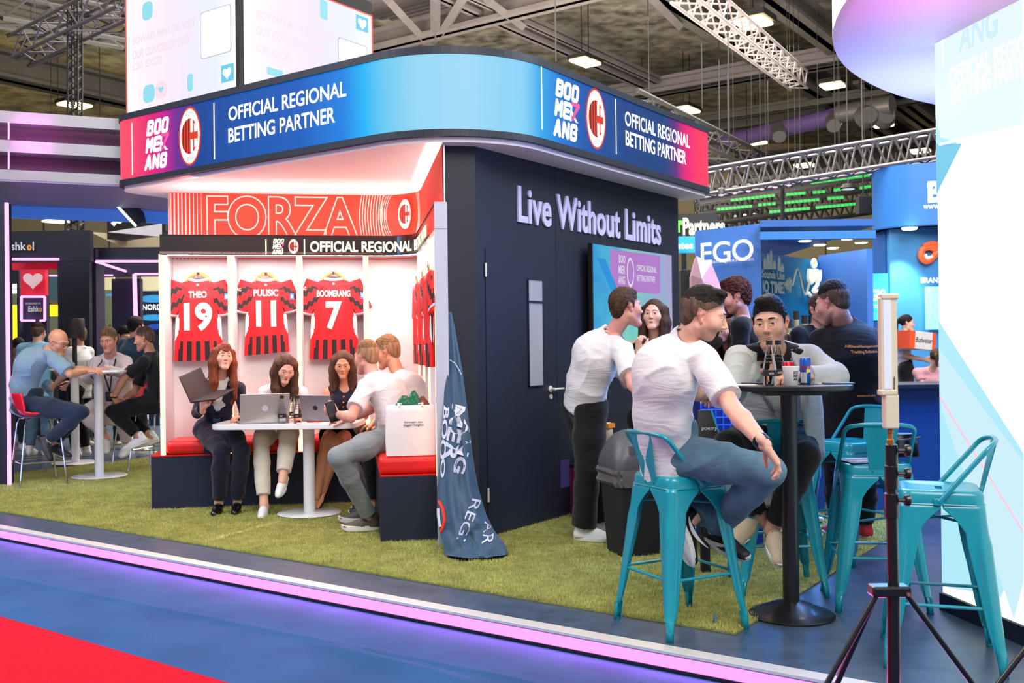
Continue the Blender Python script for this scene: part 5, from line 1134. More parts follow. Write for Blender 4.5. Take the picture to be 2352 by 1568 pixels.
for k, (px, Y, a, w, h, lbl) in enumerate(((1700, 4.98, .2, .14, .09, 'flat grey leaflet at the left rim of the black table'), (1740, 5.12, -.3, .16, .1, 'folded paper under the folded hands on the black table'), (1895, 5.1, .4, .2, .14, 'sheaf of leaflets beside the energy can'), (1925, 4.98, -.15, .15, .1, 'leaflet overhanging the right rim of the black table'))):
    c = ontab(px, Y) + V(0, 0, .0025 + .002 * (k % 2)); x = V(math.cos(a), math.sin(a), 0); y = V(-math.sin(a), math.cos(a), 0)
    o = MB().box(c, (w, h, .004), (x, y, ZV)).make('leaflet', [MATS['paper'], MATS['navy_dark'], MATS['paper'], MATS['black']][k]); tag(o, lbl, 'leaflet')
# magazine and pouch on the empty stool
mc = V(1.86, 5.23, .746); Mg = thing('magazine', mc, 'dark magazine with orange print on the empty teal stool', 'magazine')
ax_, ay_ = V(math.cos(.1), math.sin(.1), 0), V(-math.sin(.1), math.cos(.1), 0)
MB().box(mc + V(0, 0, .003), (.25, .19, .005), (ax_, ay_, ZV)).make('cover', MATS['black'], Mg); MB().box(mc + V(0, 0, .0062), (.2, .05, .0008), (ax_, ay_, ZV)).make('cover_print', mat('print_rust', (150, 90, 60), .5, var=.5, vs=60), Mg)
for k in range(3): MB().box(mc + ay_ * (-.05 + k * .02) + V(0, 0, .0065), (.18 - k * .03, .006, .0008), (ax_, ay_, ZV)).make('print_line', MATS['paper'], Mg)
pp = at(2062, 1003, 5.36); Pq = thing('pouch', V(pp.x, pp.y, .75), 'black glossy pouch on the stool seat behind the light stand', 'bag')
mb = MB(); rs = []
for k in range(9):
    t = k / 8; w = .115 * (1 - .25 * t ** 2); d = .05 * math.sin(PI * (.25 + .7 * (1 - t))) + .01; rs.append([V(pp.x + w * math.cos(a), pp.y + d * math.sin(a), .75 + .13 * t) for a in [2 * PI * j / 20 for j in range(20)]])
mb.rings(rs).make('pouch_body', mat('black_gloss', (14, 14, 16), .22, coat=.5), Pq, smooth=True, bevel=.01); MB().tube([V(pp.x - .1, pp.y - .05, .86), V(pp.x, pp.y - .062, .85), V(pp.x + .1, pp.y - .05, .86)], .006, 6).make('pouch_zip', MATS['alu_dull'], Pq)
# ================================================================ light wand on its stand
YL = 2.6
def L_(px, py): return at(px, py, YL)
LW = thing('light_stand', V(L_(2052, 1340).x, YL, -.09), 'black tripod stand in front of the teal stools', 'light stand')
mat('stand_black', (16, 16, 18), .35, coat=.3); mat('brass', (190, 130, 70), .35, metal=.8); mat('cream_plastic', (228, 214, 188), .4)
MB().tube([L_(2052, 1345), L_(2054, 1800)], .0165, 16).make('lower_tube', MATS['stand_black'], LW, smooth=True)
MB().tube([L_(2048, 1170), L_(2052, 1345)], .0145, 16).make('middle_tube', MATS['stand_black'], LW, smooth=True)
for (y0, y1, r) in ((1020, 1068, .0155), (1068, 1122, .017), (1132, 1188, .0185)):
    MB().tube([L_(2047, y0), L_(2048, y1)], r, 16).make('clamp_collar', MATS['stand_black'], LW, bevel=.002)
MB().tube([L_(2047, 1118), L_(2048, 1136)], .013, 12).make('upper_tube', MATS['stand_black'], LW)
for y in (1034, 1087, 1148):
    c = L_(2052, y); k = thing('x', c, '', '') if False else None
    MB().tube([c + V(.01, -.005, 0), c + V(.032, -.01, 0)], .006, 8).make('knob_shaft', MATS['stand_black'], LW); MB().lathe([(.001, 0), (.013, 0), (.015, .003), (.015, .011), (.012, .014), (.001, .014)], c + V(.026, -.01, 0), 14, ax=(V(0, 1, 0), ZV, V(1, 0, 0))).make('knob', MATS['stand_black'], LW, smooth=True)
MB().lathe([(.005, 0), (.009, 0), (.009, .012), (.006, .014), (.006, .028), (.008, .03), (.008, .038), (.004, .04)], L_(2045, 1020) , 12).make('spigot', MATS['brass'], LW, smooth=True)
cc = L_(2042, 1355); MB().box(cc, (.10, .05, .028)).make('leg_collar', MATS['stand_black'], LW, bevel=.006); MB().tube([cc + V(.04, -.026, -.005), cc + V(.04, -.03, -.005)], .005, 8).make('rivet', mat('rivet', (190, 110, 110), .3, metal=.5), LW)
feet = [L_(1885, 1562) + V(-.62, .1, -.55), L_(1990, 1568) + V(-.1, .45, -.62), None]
hub = cc
for s_, f in (((-.038, -.01), V(hub.x - .52, hub.y - .05, -.085)), ((-.026, .015), V(hub.x - .20, hub.y + .42, -.085)), ((.044, -.01), V(hub.x + .62, hub.y - .02, -.085))):
    a = hub + V(s_[0], s_[1], -.012); l = MB().tube([a, f], .0078, 10).make('leg', MATS['stand_black'], LW, smooth=True)
    MB().tube([f + V(0, 0, .01), f], .011, 10).make('rubber_foot', MATS['black_soft'], l)
    q = a.lerp(f, .45); MB().tube([q, V(hub.x + (q.x - hub.x) * .05, hub.y, q.z - .30)], .0055, 8).make('leg_brace', MATS['stand_black'], LW, smooth=True)
WD = thing('light_wand', L_(2045, 983), 'cream coloured light wand with a pale tube on top of the black stand', 'light')
def wb(x0, y0, x1, y1, d, nm, m, dy=0, bev=.004):
    a, b_ = L_(x0, y1), L_(x1, y0); c = (a + b_) / 2; return MB().box(V(c.x, c.y + dy, c.z), (b_.x - a.x, d, b_.z - a.z)).make(nm, m, WD, bevel=bev, seg=3)
wb(2030, 905, 2060, 984, .03, 'handle', MATS['cream_plastic']); wb(2021, 682, 2056, 900, .026, 'wand_body', MATS['cream_plastic'])
wb(2026, 690, 2041, 894, .004, 'light_tube', mat('tube_pale', (214, 218, 235), .25, emis=(214, 218, 235), es=.25), -.014, .002); wb(2020, 674, 2060, 688, .032, 'end_cap', MATS['cream_plastic']); wb(2019, 894, 2058, 908, .032, 'lower_cap', MATS['cream_plastic'])
for k in range(9): wb(2048, 865 + k * 3.2, 2051, 866.4 + k * 3.2, .002, 'vent_slot', MATS['black'], -.0145, 0)
# second stand standing just outside the frame: one leg reaches in
L2 = thing('light_stand', V(1.75, 2.35, -.09), 'black tripod stand mostly outside the frame, one leg at the lower right corner', 'light stand')
f0 = at(2262, 1610, 2.45); f1 = at(2372, 1470, 2.45); dd = (f1 - f0).normalized(); hub2 = f1 + dd * .22; base = f0 - dd * ((f0.z + .085) / dd.z)
MB().tube([base, hub2], .0078, 10).make('leg', MATS['stand_black'], L2, smooth=True)
for o in (V(.45, .25, 0), V(.35, -.35, 0)): MB().tube([V(hub2.x + o.x, hub2.y + o.y, -.085), hub2], .0078, 10).make('leg', MATS['stand_black'], L2, smooth=True)
MB().box(hub2, (.08, .05, .03)).make('leg_collar', MATS['stand_black'], L2, bevel=.005); MB().tube([V(hub2.x, hub2.y, .05), V(hub2.x, hub2.y, 1.9)], .015, 12).make('pole', MATS['stand_black'], L2, smooth=True)
# ================================================================ white tables
def white_table(c, r, zt, label, grp=None):
    T = thing('white_table', c, label, 'table', grp)
    MB().lathe([(.01, .008), (r * .93, .008), (r * .97, .012), (r, .016), (r * .97, .022), (.05, .026)], c, 44).make('base', MATS['white_gloss'], T, smooth=True, ang=60); MB().tube([c + V(0, 0, .02), c + V(0, 0, zt - .03)], .048, 20).make('column', MATS['white_gloss'], T, smooth=True)
    return T
c = hz(711, 1181); WT = white_table(V(c.x, c.y, 0), .262, .77, 'low white table with rounded top in the bench corner')
ct = V(at(667, 960, c.y).x, c.y, .752)
MB().prism(roundrect(ct - V(0, 0, .025), V(1, -.03, 0).normalized(), V(.03, 1, 0).normalized(), 1.17, .62, .12, 8), V(0, 0, .045)).make('tabletop', MATS['white_gloss'], WT, bevel=.008, seg=3)
ZW = .7725; CW = c
c = V(-4.49, 10.8, 0); T = white_table(c, .29, 1.16, 'tall white table between the bald man and the man in black', 'tall white tables'); MB().lathe([(.01, 1.13), (.29, 1.13), (.30, 1.145), (.29, 1.16), (.01, 1.16)], c, 40).make('tabletop', MATS['white_gloss'], T, smooth=True)
c2 = V(-5.32, 12.1, 0); T = white_table(c2, .27, 1.16, 'tall white table farther back behind the bald man', 'tall white tables'); MB().lathe([(.01, 1.13), (.28, 1.13), (.29, 1.145), (.28, 1.16), (.01, 1.16)], c2, 40).make('tabletop', MATS['white_gloss'], T, smooth=True)
for k, (dx, dy, lb_) in enumerate(((-.05, -.1, 'nearer small glass on the tall white table'), (.1, -.02, 'farther small glass on the tall white table'))):
    T = thing('glass', c + V(dx, dy, 1.16), lb_, 'glass', 'glasses on the tall white table'); MB().lathe([(.001, .002), (.028, 0), (.034, .11), (.032, .11), (.026, .006), (.001, .006)], c + V(dx, dy, 1.16), 16).make('glass_body', MATS['clear_glass'], T, smooth=True)
T = MB().box(c + V(.02, -.17, 1.163), (.14, .08, .005)).make('red_leaflet', MATS['can_red']); tag(T, 'small red leaflet on the tall white table', 'leaflet')
ph = MB().box(c + V(-.14, -.12, 1.175), (.05, .08, .03)).make('black_pack', MATS['black'], bevel=.004); tag(ph, 'small black pack at the bald man\'s hand on the tall table', 'pack')
# red bar stools with chrome legs
mat('shell_red', (214, 16, 40), .35, coat=.2); mat('chrome', (210, 212, 218), .12, metal=1.0)
def red_stool(x, y, deg, label, blue=False):
    T = thing('red_bar_stool', (0, 0, 0), label, 'bar stool', 'red bar stools with chrome legs'); H = .72
    prof = [(.21, -.02), (.18, .0), (.05, .0), (-.1, -.0), (-.17, .02), (-.215, .09), (-.235, .2), (-.24, .23)]; rs = []
    for y_, z_ in prof:
        w = .21 if z_ < .1 else .2; cu_ = .03
        rs.append([V(u * w, y_ + (abs(u) ** 2) * (.05 if z_ > .05 else 0), H + z_ + abs(u) ** 3 * cu_ * (z_ < .05)) for u in [k / 8 for k in range(-8, 9)]])
    MB().rings(rs, 0, False, False).make('seat_shell', MATS['shell_red'], T, smooth=True, ang=180, solid=.018)
    for sx in (-1, 1):
        for sy in (-1, 1): MB().tube([V(sx * .12, sy * .1, H - .03), V(sx * .165, sy * .14, H - .04), V(sx * .18, sy * .16, H - .09), V(sx * .235, sy * .225, 0)], .0095, 8).make('leg', MATS['chrome'], T, smooth=True)
    for a, b_ in (((1, 1), (-1, 1)), ((-1, 1), (-1, -1)), ((-1, -1), (1, -1)), ((1, -1), (1, 1))):
        h = .215; MB().tube([V(a[0] * h, a[1] * h * .95, .25), V(b_[0] * h, b_[1] * h * .95, .25)], .007, 6).make('footrest', MATS['chrome'], T, smooth=True)
    T.location = (x, y, 0); T.rotation_euler[2] = math.radians(deg); return T
red_stool(-4.89, 10.25, -52, 'red bar stool with chrome legs under the bald man')
red_stool(-4.05, 11.35, 75, 'red bar stool with chrome legs under the man in black')
red_stool(-4.5, 12.0, 175, 'red bar stool with chrome legs under the man in the white jacket')
# ================================================================ on and around the bench table
bottle(V(at(648, 960, 8.02).x, 8.02, ZW), 'clear water bottle nearest the silver laptop on the white table', 'water bottles on the white table')
bottle(V(at(673, 960, 8.25).x, 8.25, ZW), 'clear water bottle standing at the back on the white table', 'water bottles on the white table')
bottle(V(at(684, 960, 8.0).x, 8.0, ZW), 'clear water bottle nearest the grey laptop on the white table', 'water bottles on the white table')
T = thing('small_cup', V(at(661, 960, 8.05).x, 8.05, ZW), 'small clear cup between the water bottles', 'cup'); MB().lathe([(.001, 0), (.02, 0), (.025, .06), (.023, .06), (.019, .004), (.001, .004)], V(at(661, 960, 8.05).x, 8.05, ZW), 14).make('cup_body', MATS['clear_glass'], T, smooth=True)
mat('laptop_silver', (190, 186, 184), .35, metal=.6); mat('laptop_grey', (140, 138, 142), .35, metal=.6); mat('laptop_black', (16, 16, 20), .4)
def laptop(name, hinge_l, hinge_r, up, basedir, m, label, hgt, dep, logo=None):
    c = (hinge_l + hinge_r) / 2; T = thing(name, c, label, 'laptop'); x = hinge_r - hinge_l; w = x.length; x = x / w
    up = (up - x * up.dot(x)).normalized(); bd = (basedir - x * basedir.dot(x)).normalized(); n1 = x.cross(up); n2 = x.cross(bd)
    MB().box(c + up * hgt / 2, (w, .006, hgt), (x, n1, up)).make('lid', MATS[m], T, bevel=.0025); MB().box(c + up * (hgt / 2 + .002) + (bd * .0038), (w - .02, .001, hgt - .025), (x, n1, up)).make('display', MATS['black'], T)
    MB().box(c + bd * dep / 2, (w, .012, dep), (x, n2, bd)).make('base', MATS[m], T, bevel=.003)
    k = thing if False else None
    if logo == 'apple':
        o = c + up * hgt * .5 - bd * .0036
        flat('lid_logo', [o + x * (.020 * (math.cos(t) * (1 + .12 * math.sin(2 * t + 1)))) + up * (.022 * math.sin(t)) for t in [2 * PI * q / 20 for q in range(20)]], MATS['black'], T); flat('logo_leaf', [o + up * .026 + x * .002, o + up * .036 + x * .01, o + up * .028 + x * .009], MATS['black'], T)
    if logo == 'ring':
        o = c + up * hgt * .5 - bd * .0036; flat('lid_logo', [o + x * .024 * math.cos(t) + up * .024 * math.sin(t) for t in [2 * PI * q / 24 for q in range(24)]], MATS['grey_panel'], T)
        text('logo_lettering', 'hp', o - x * .012 - up * .012 - bd * .0004, x * .026, up * .024, MATS['laptop_silver'], T, shear=.3)
    return T
zl_ = ZW + .008
ql, qr = at(551, 965, 7.95), at(664, 962, 8.1); ql.z = qr.z = zl_; laptop('laptop', ql, qr, V(.02, -.18, 1), V(.0, 1, .0), 'laptop_silver', 'open silver laptop with a round logo on the white table', .235, .25, 'ring')
ql, qr = at(702, 955, 8.22), at(767, 955, 8.10); ql.z = qr.z = zl_; ql -= V(.04, 0, 0); laptop('laptop', ql, qr, V(-.03, -.25, 1), V(.0, 1, .0), 'laptop_grey', 'open grey laptop with a fruit logo on the white table', .215, .22, 'apple')
ql, qr = at(437, 924, 7.90), at(486, 899, 8.22); laptop('held_laptop', ql, qr, at(391, 878, 7.75) - ql, at(545, 901, 8.0) - qr, 'laptop_black', 'black laptop held open by the red-haired woman', .22, .22)
# papers, small packs on the white table
for k, (px, Y, w, h, m, lb_) in enumerate(((705, 7.98, .16, .1, 'paper', 'white sheet lying by the bottles on the white table'), (722, 8.0, .12, .03, 'can_red', 'red pen case lying on the sheet'), (745, 7.97, .1, .07, 'paper', 'white card near the phone holding hand'), (776, 7.96, .1, .06, 'laptop_grey', 'grey card under the man\'s forearm'))):
    o = MB().box(V(at(px, 960, Y).x, Y, ZW + .003 + .006 * (k == 1)), (w, h, .004 if k != 1 else .01), (V(.97, .2, 0), V(-.2, .97, 0), ZV)).make(['sheet', 'pen_case', 'card', 'card'][k], MATS[m]); tag(o, lb_, ['paper', 'case', 'card', 'card'][k])
# tote bag
tb0 = hz(888, 1048, .606); TBg = thing('tote_bag', V(tb0.x, tb0.y, .606), 'white tote bag with small dark lettering on the red side cushion', 'bag')
mat('tote_white', (238, 228, 228), .85, bump=.3, bs=12)
o0 = V(tb0.x, tb0.y + .01, .607); w_, h_, d_ = .345, .355, .12; ux = CX; uy = V(-CX.y, CX.x, 0)
rs = []
for k in range(9):
    t = k / 8; z = h_ * t; bl_ = .012 * math.sin(t * PI)
    rr = roundrect(o0 + ux * w_ / 2 + uy * d_ / 2 + V(0, 0, z), ux, uy, w_ * (1 - .01 * t) + bl_, d_ * (1 - .25 * t) + bl_ * 1.5, .02, 3)
    rs.append([p + uy * (.004 * math.sin(9 * (p - o0).dot(ux) / w_ + 4 * t)) for p in rr])
mb = MB().rings(rs, 0, True, False); mb.f.append(tuple(range(len(rs[0]) - 1, -1, -1))); mb.m.append(0); mb.make('bag_body', MATS['tote_white'], TBg, smooth=True, ang=50, solid=.003)
fy = -.012
text('bag_lettering', 'Stronger ties,', o0 + ux * .125 + uy * fy + V(0, 0, .228), ux * .135, V(0, 0, .016), MATS['shade_navy'], TBg, bold=.02); text('bag_lettering', 'bigger heights', o0 + ux * .122 + uy * fy + V(0, 0, .205), ux * .14, V(0, 0, .018), MATS['shade_navy'], TBg, bold=.02)
for sgn_ in (-1, 1): MB().tube([o0 + ux * (w_ / 2 + sgn_ * .08) + uy * .005 + V(0, 0, h_ - .01), o0 + ux * (w_ / 2 + sgn_ * .085) + uy * .02 + V(0, 0, h_ + .01), o0 + ux * (w_ / 2 + sgn_ * .06) + uy * .05 + V(0, 0, h_ + .005)], .009, 6).make('handle', MATS['tote_white'], TBg, smooth=True)
mat('foil_green', (10, 110, 70), .25, coat=.5, bump=1.0, bs=30); mat('foil_brown', (120, 50, 24), .3, coat=.4, bump=1.0, bs=30)
for k, (a, w, h, m, lb_) in enumerate(((.13, .10, .06, 'foil_green', 'green crinkled snack bag poking from the tote, left'), (.20, .07, .095, 'foil_green', 'dark green pointed snack bag in the middle of the tote'), (.26, .09, .05, 'foil_brown', 'brown crinkled snack bag at the right of the tote'))):
    c = o0 + ux * a + uy * (.055 + .01 * k) + V(0, 0, h_ - .1); rs = []
    for j in range(10):
        t = j / 9; rs.append([c + ux * (w * (1 - .8 * t ** 3) * math.cos(q) * (.7 + .1 * random.random())) + uy * (.03 * (1 - .7 * t) * math.sin(q)) + V(0, 0, (h + .1) * t + .01 * random.random()) for q in [2 * PI * i / 12 for i in range(12)]])
    o = MB().rings(rs).make('snack_bag', MATS[m], smooth=True, ang=40); tag(o, lb_, 'snack bag')
# ================================================================ folded banner leaning at the pillar
FL = thing('folded_banner', V(-.25, 6.4, 0), 'tall navy fabric banner bunched on its pole and slumped on the turf', 'banner')
mat('banner_navy', (38, 74, 104), .55, sheen=.2, bump=.15, bs=40); mat('banner_print', (206, 208, 228), .6); mat('banner_red_print', (230, 60, 44), .6)
prof = [(716, 1030, 1037, 7.0), (760, 1026, 1046, 6.98), (850, 1022, 1062, 6.92), (950, 1018, 1075, 6.85), (1050, 1010, 1086, 6.78), (1120, 1004, 1098, 6.72), (1180, 1004, 1116, 6.66), (1220, 1010, 1136, 6.62), (1250, 1018, 1160, 6.56), (1275, 1022, 1168, 6.5), (1293, 1028, 1158, 6.45), (1302, 1034, 1140, 6.42)]
def fprof(y):
    for (a, b_) in zip(prof, prof[1:]):
        if y <= b_[0]:
            t = (y - a[0]) / (b_[0] - a[0]); return [a[i] + (b_[i] - a[i]) * t for i in range(4)]
    return list(prof[-1])
def fsurf(u, y, o=0):                    # u in -1..1 across the front
    _, x0, x1, Y = fprof(y); hw = (x1 - x0) / 2 / F * Y; c = at((x0 + x1) / 2, y, Y); c.z = max(c.z, .02)
    k = (y - 716) / 586; dep = hw * .55 * math.sqrt(max(0, 1 - u * u)) + (.018 * math.sin(u * 7 + k * 5) + .012 * math.sin(u * 13 - k * 9)) * min(1, hw * 8) * (1 - u * u)
    if y > 1200: dep += .03 * math.sin(u * 5 + y * .09) * (1 - u * u)
    return V(c.x + u * hw, c.y - dep - o, c.z)
rs = []
for j in range(64):
    y = 716 + (1302 - 716) * j / 63; _, x0, x1, Y = fprof(y); ring = [fsurf(math.cos(PI * k / 24) * -1, y) for k in range(25)]
    cY = at((x0 + x1) / 2, y, Y); hw = (x1 - x0) / 2 / F * Y
    back = [V(cY.x + math.cos(PI * k / 24) * hw, cY.y + hw * .3 * math.sin(PI * k / 24), max(cY.z, .02)) for k in range(1, 24)]
    rs.append(ring + back)
MB().rings(rs).make('fabric', MATS['banner_navy'], FL, smooth=True, ang=180)
MB().tube([fsurf(-.4, 716) + V(0, .05, .06), V(fsurf(-.4, 716).x + .02, 7.02, 0)], .012, 8).make('banner_pole', MATS['black'], FL)
def ftext(s_, x0, y0, ax_, ay_, up_x, up_y, m='banner_print', bold=.03):
    """lettering laid over the cloth; directions in the cloth's own picture measure"""
    def wq(q):
        x = x0 + ax_ * q.x + up_x * q.z; y = y0 + ay_ * q.x + up_y * q.z
        _, a, b_, Y = fprof(y); u = max(-.97, min(.97, (x - (a + b_) / 2) / ((b_ - a) / 2))); return fsurf(u, y, .006)
    text('banner_lettering', s_, V(0, 0, 0), V(1, 0, 0), V(0, 0, 1), MATS[m], FL, bold=bold, warp=wq)
ftext('MER', 1040, 925, -22, 128, 30, 9); ftext('ANG', 1067, 960, -26, 120, 26, 8, bold=.03); ftext('BOO', 1019, 930, -10, 120, 14, 4)
ftext('REGI', 1086, 1140, -36, 88, 20, 8, bold=.0); ftext('PAR', 1116, 1178, -8, 62, 24, 2, bold=.0); ftext('O', 1014, 1050, -2, 44, 10, 1)
MB().tube([fsurf((x - (fprof(y)[1] + fprof(y)[2]) / 2) / ((fprof(y)[2] - fprof(y)[1]) / 2), y, .004) for x, y in ((1034, 826), (1046, 834), (1054, 848), (1060, 860))], .004, 5).make('white_seam', MATS['banner_print'], FL)
MB().tube([fsurf(max(-.95, min(.95, (x - (fprof(y)[1] + fprof(y)[2]) / 2) / ((fprof(y)[2] - fprof(y)[1]) / 2))), y, .003) for x, y in ((1009, 1148), (1019, 1165), (1023, 1190), (1018, 1208), (1012, 1218))], .012, 6).make('crest_rim', MATS['banner_red_print'], FL, smooth=True)
MB().tube([fsurf(-.93, y, .002) for y in (1165, 1180, 1195, 1207)], .011, 6).make('crest_field', MATS['banner_print'], FL, smooth=True)
# ================================================================ bin, shelf and packs behind the stools
g = hz(1462, 1283); BNn = thing('litter_bin', V(g.x, g.y, 0), 'black litter bin with grey dome lid and clear liner behind the teal stool', 'bin')
gx = V(.95, .3, 0).normalized(); gy = V(-.3, .95, 0).normalized(); gc = V(g.x, g.y + .18, 0)
MB().rings([roundrect(gc + V(0, 0, z), gx, gy, w, w, .03, 3) for z, w in ((0, .27), (.55, .34))]).make('bin_body', MATS['black_soft'], BNn, smooth=True, ang=50)
mat('lid_grey', (86, 86, 90), .45); lid = MB().rings([roundrect(gc + V(0, 0, z), gx, gy, w, w, w * r, 6) for z, w, r in ((.56, .36, .15), (.6, .37, .15), (.66, .36, .25), (.74, .31, .4), (.79, .22, .45), (.815, .1, .45))]).make('dome_lid', MATS['lid_grey'], BNn, smooth=True, ang=50)
MB().box(gc - gy * .17 + V(0, 0, .68), (.2, .02, .10), (gx, gy, ZV)).make('swing_flap', MATS['lid_grey'], lid, bevel=.01)
mat('liner', (130, 125, 125), .2, alpha=.55, bump=.6, bs=25); rs = []
for k in range(6):
    t = k / 5; rs.append([p + (p - gc - V(0, 0, p.z)).normalized() * (.012 * math.sin(i * 2.3 + k)) for i, p in enumerate(roundrect(gc + V(0, 0, .57 - .11 * t), gx, gy, .37 + .02 * math.sin(k * 2), .37, .05, 6))])
MB().rings(rs, 0, True, False).make('bin_liner', MATS['liner'], BNn, smooth=True)
mat('magenta_slat', (120, 18, 76), .5); q = hz(1400, 1186); SF = thing('snack_shelf', V(q.x, q.y + .3, 0), 'low magenta slatted counter stacked with snack packs behind the standing man', 'counter')
sx_, sy_ = AX, V(-AX.y, AX.x, 0); sc0 = V(q.x, q.y + .25, 0)
MB().box(sc0 + AX * .15 + V(0, 0, .2), (.9, .3, .38), (AX, wn, ZV)).make('counter_body', MATS['shade_navy'], SF)
for k in range(10): MB().box(sc0 + AX * (-.26 + k * .09) + wn * .155 + V(0, 0, .2), (.075, .02, .36), (AX, wn, ZV)).make('slat', MATS['magenta_slat'], SF, bevel=.004)
for k in range(10): MB().box(sc0 + AX * (-.30) + wn * (.12 - k * .03) + V(0, 0, .2), (.02, .025, .36), (AX, wn, ZV)).make('slat', MATS['magenta_slat'], SF)
MB().box(sc0 + AX * .15 + V(0, 0, .40), (.92, .34, .02), (AX, wn, ZV)).make('worktop', MATS['black'], SF)
mat('pack_clear', (120, 125, 130), .15, alpha=.5, coat=.5, bump=.6, bs=20); mat('pack_orange', (235, 150, 40), .4); mat('pack_cream', (205, 190, 170), .4, coat=.4)
packs = [(-.22, .10, .41, .16, .14, 'pack_clear', 'clear plastic tray pack at the front of the snack counter'), (-.04, .12, .41, .16, .12, 'pack_clear', 'second clear tray pack on the snack counter'), (-.20, .05, .56, .09, .16, 'foil_brown', 'brown snack pack standing on the tray packs'), (-.08, .06, .56, .12, .18, 'pack_cream', 'cream snack pack with orange header on the tray packs')]
for (a, bq, z, w, h, m, lb_) in packs:
    cpk = sc0 + AX * a + wn * bq + V(0, 0, z + h / 2); T = thing('snack_pack', cpk - V(0, 0, h / 2), lb_, 'snack pack', 'snack packs on the magenta counter')
    MB().rings([[cpk + AX * (w / 2 * math.cos(t) * (1 - .0 * z_)) + wn * (.045 * math.sin(t) * (1 - abs(z_) ** 3)) + V(0, 0, h / 2 * z_) for t in [2 * PI * i / 14 for i in range(14)]] for z_ in (-1, -.8, -.4, 0, .4, .8, 1)]).make('pack_body', MATS[m], T, smooth=True)
    if 'orange' in lb_: MB().box(cpk + V(0, 0, h * .36) + wn * .02, (w * .9, .05, h * .2), (AX, wn, ZV)).make('header_card', MATS['pack_orange'], T)
pk = wp(1297, 1088); x_ = (pk - W0).dot(AX)
o = wrect((wp(1287, 1088) - W0).dot(AX), (wp(1308, 1088) - W0).dot(AX), wp(1297, 1119).z, wp(1297, 1056).z, .0, .003, 'wall_poster', rampglow('poster_grad', [(0, (70, 60, 120)), (.5, (120, 40, 110)), (1, (190, 30, 100))], .35, 'Y'), None); tag(o, 'small violet and magenta card low on the dark wall by the standing man', 'poster')
# blue wire crates and easel board between the seated men
mat('crate_blue', (30, 100, 235), .4, emis=(20, 80, 240), es=.25)
cr0 = at(1658, 950, 6.7); CRT = thing('wire_crate_stack', V(cr0.x, cr0.y, 0), 'blue lit wire cage behind the two seated men', 'cage')
for k in range(9): MB().tube([V(cr0.x - .14 + k * .05, 6.7, .45), V(cr0.x - .14 + k * .05, 6.7, 1.04)], .005, 4).make('wire', MATS['crate_blue'], CRT)
for k in range(12): MB().tube([V(cr0.x - .14, 6.7, .46 + k * .052), V(cr0.x + .28, 6.7, .46 + k * .052)], .005, 4).make('wire', MATS['crate_blue'], CRT)
MB().box(V(cr0.x + .07, 6.95, .52), (.42, .4, 1.04)).make('cage_core', mat('crate_core', (14, 50, 160), .6), CRT)
e1 = at(1622, 985, 5.9); ES = thing('menu_board', V(e1.x, e1.y, .742), 'small black tent card with a teal edge and white print beyond the seated man', 'sign')
MB().prism([at(1600, 1005, 5.9), at(1655, 1005, 5.9), at(1634, 942, 5.95), at(1604, 942, 5.95)], V(0, .02, 0)).make('board', MATS['black'], ES); MB().tube([at(1655, 1005, 5.9), at(1634, 942, 5.95)], .006, 5).make('edge_strip', MATS['teal'], ES)
MB().box(V(e1.x, 5.98, at(1622, 1005, 5.9).z / 2), (.05, .05, at(1622, 1005, 5.9).z)).make('stand', MATS['rig_black'], ES)
text('board_lettering', 'poetry', at(1612, 990, 5.885), V(.09, 0, 0), V(0, 0, .025), MATS['white'], ES)
# blue dark counter behind the seated men, and the chairs' floor clutter
cn = thing('dark_counter', V(2.9, 8.2, 0), 'dark blue bar counter behind the man with the printed back', 'counter'); MB().box((2.95, 8.3, .5), (1.5, .5, 1.0)).make('counter_body', MATS['blue_deep'], cn); MB().box((2.95, 8.25, 1.01), (1.6, .62, .03)).make('worktop', MATS['navy_dark'], cn)
o = MB().tube([hz(1645, 1411, .02), hz(1640, 1425, .02)], .004, 5).make('blue_scrap', MATS['can_blue']); tag(o, 'tiny blue scrap lying on the turf near the stool foot', 'scrap')
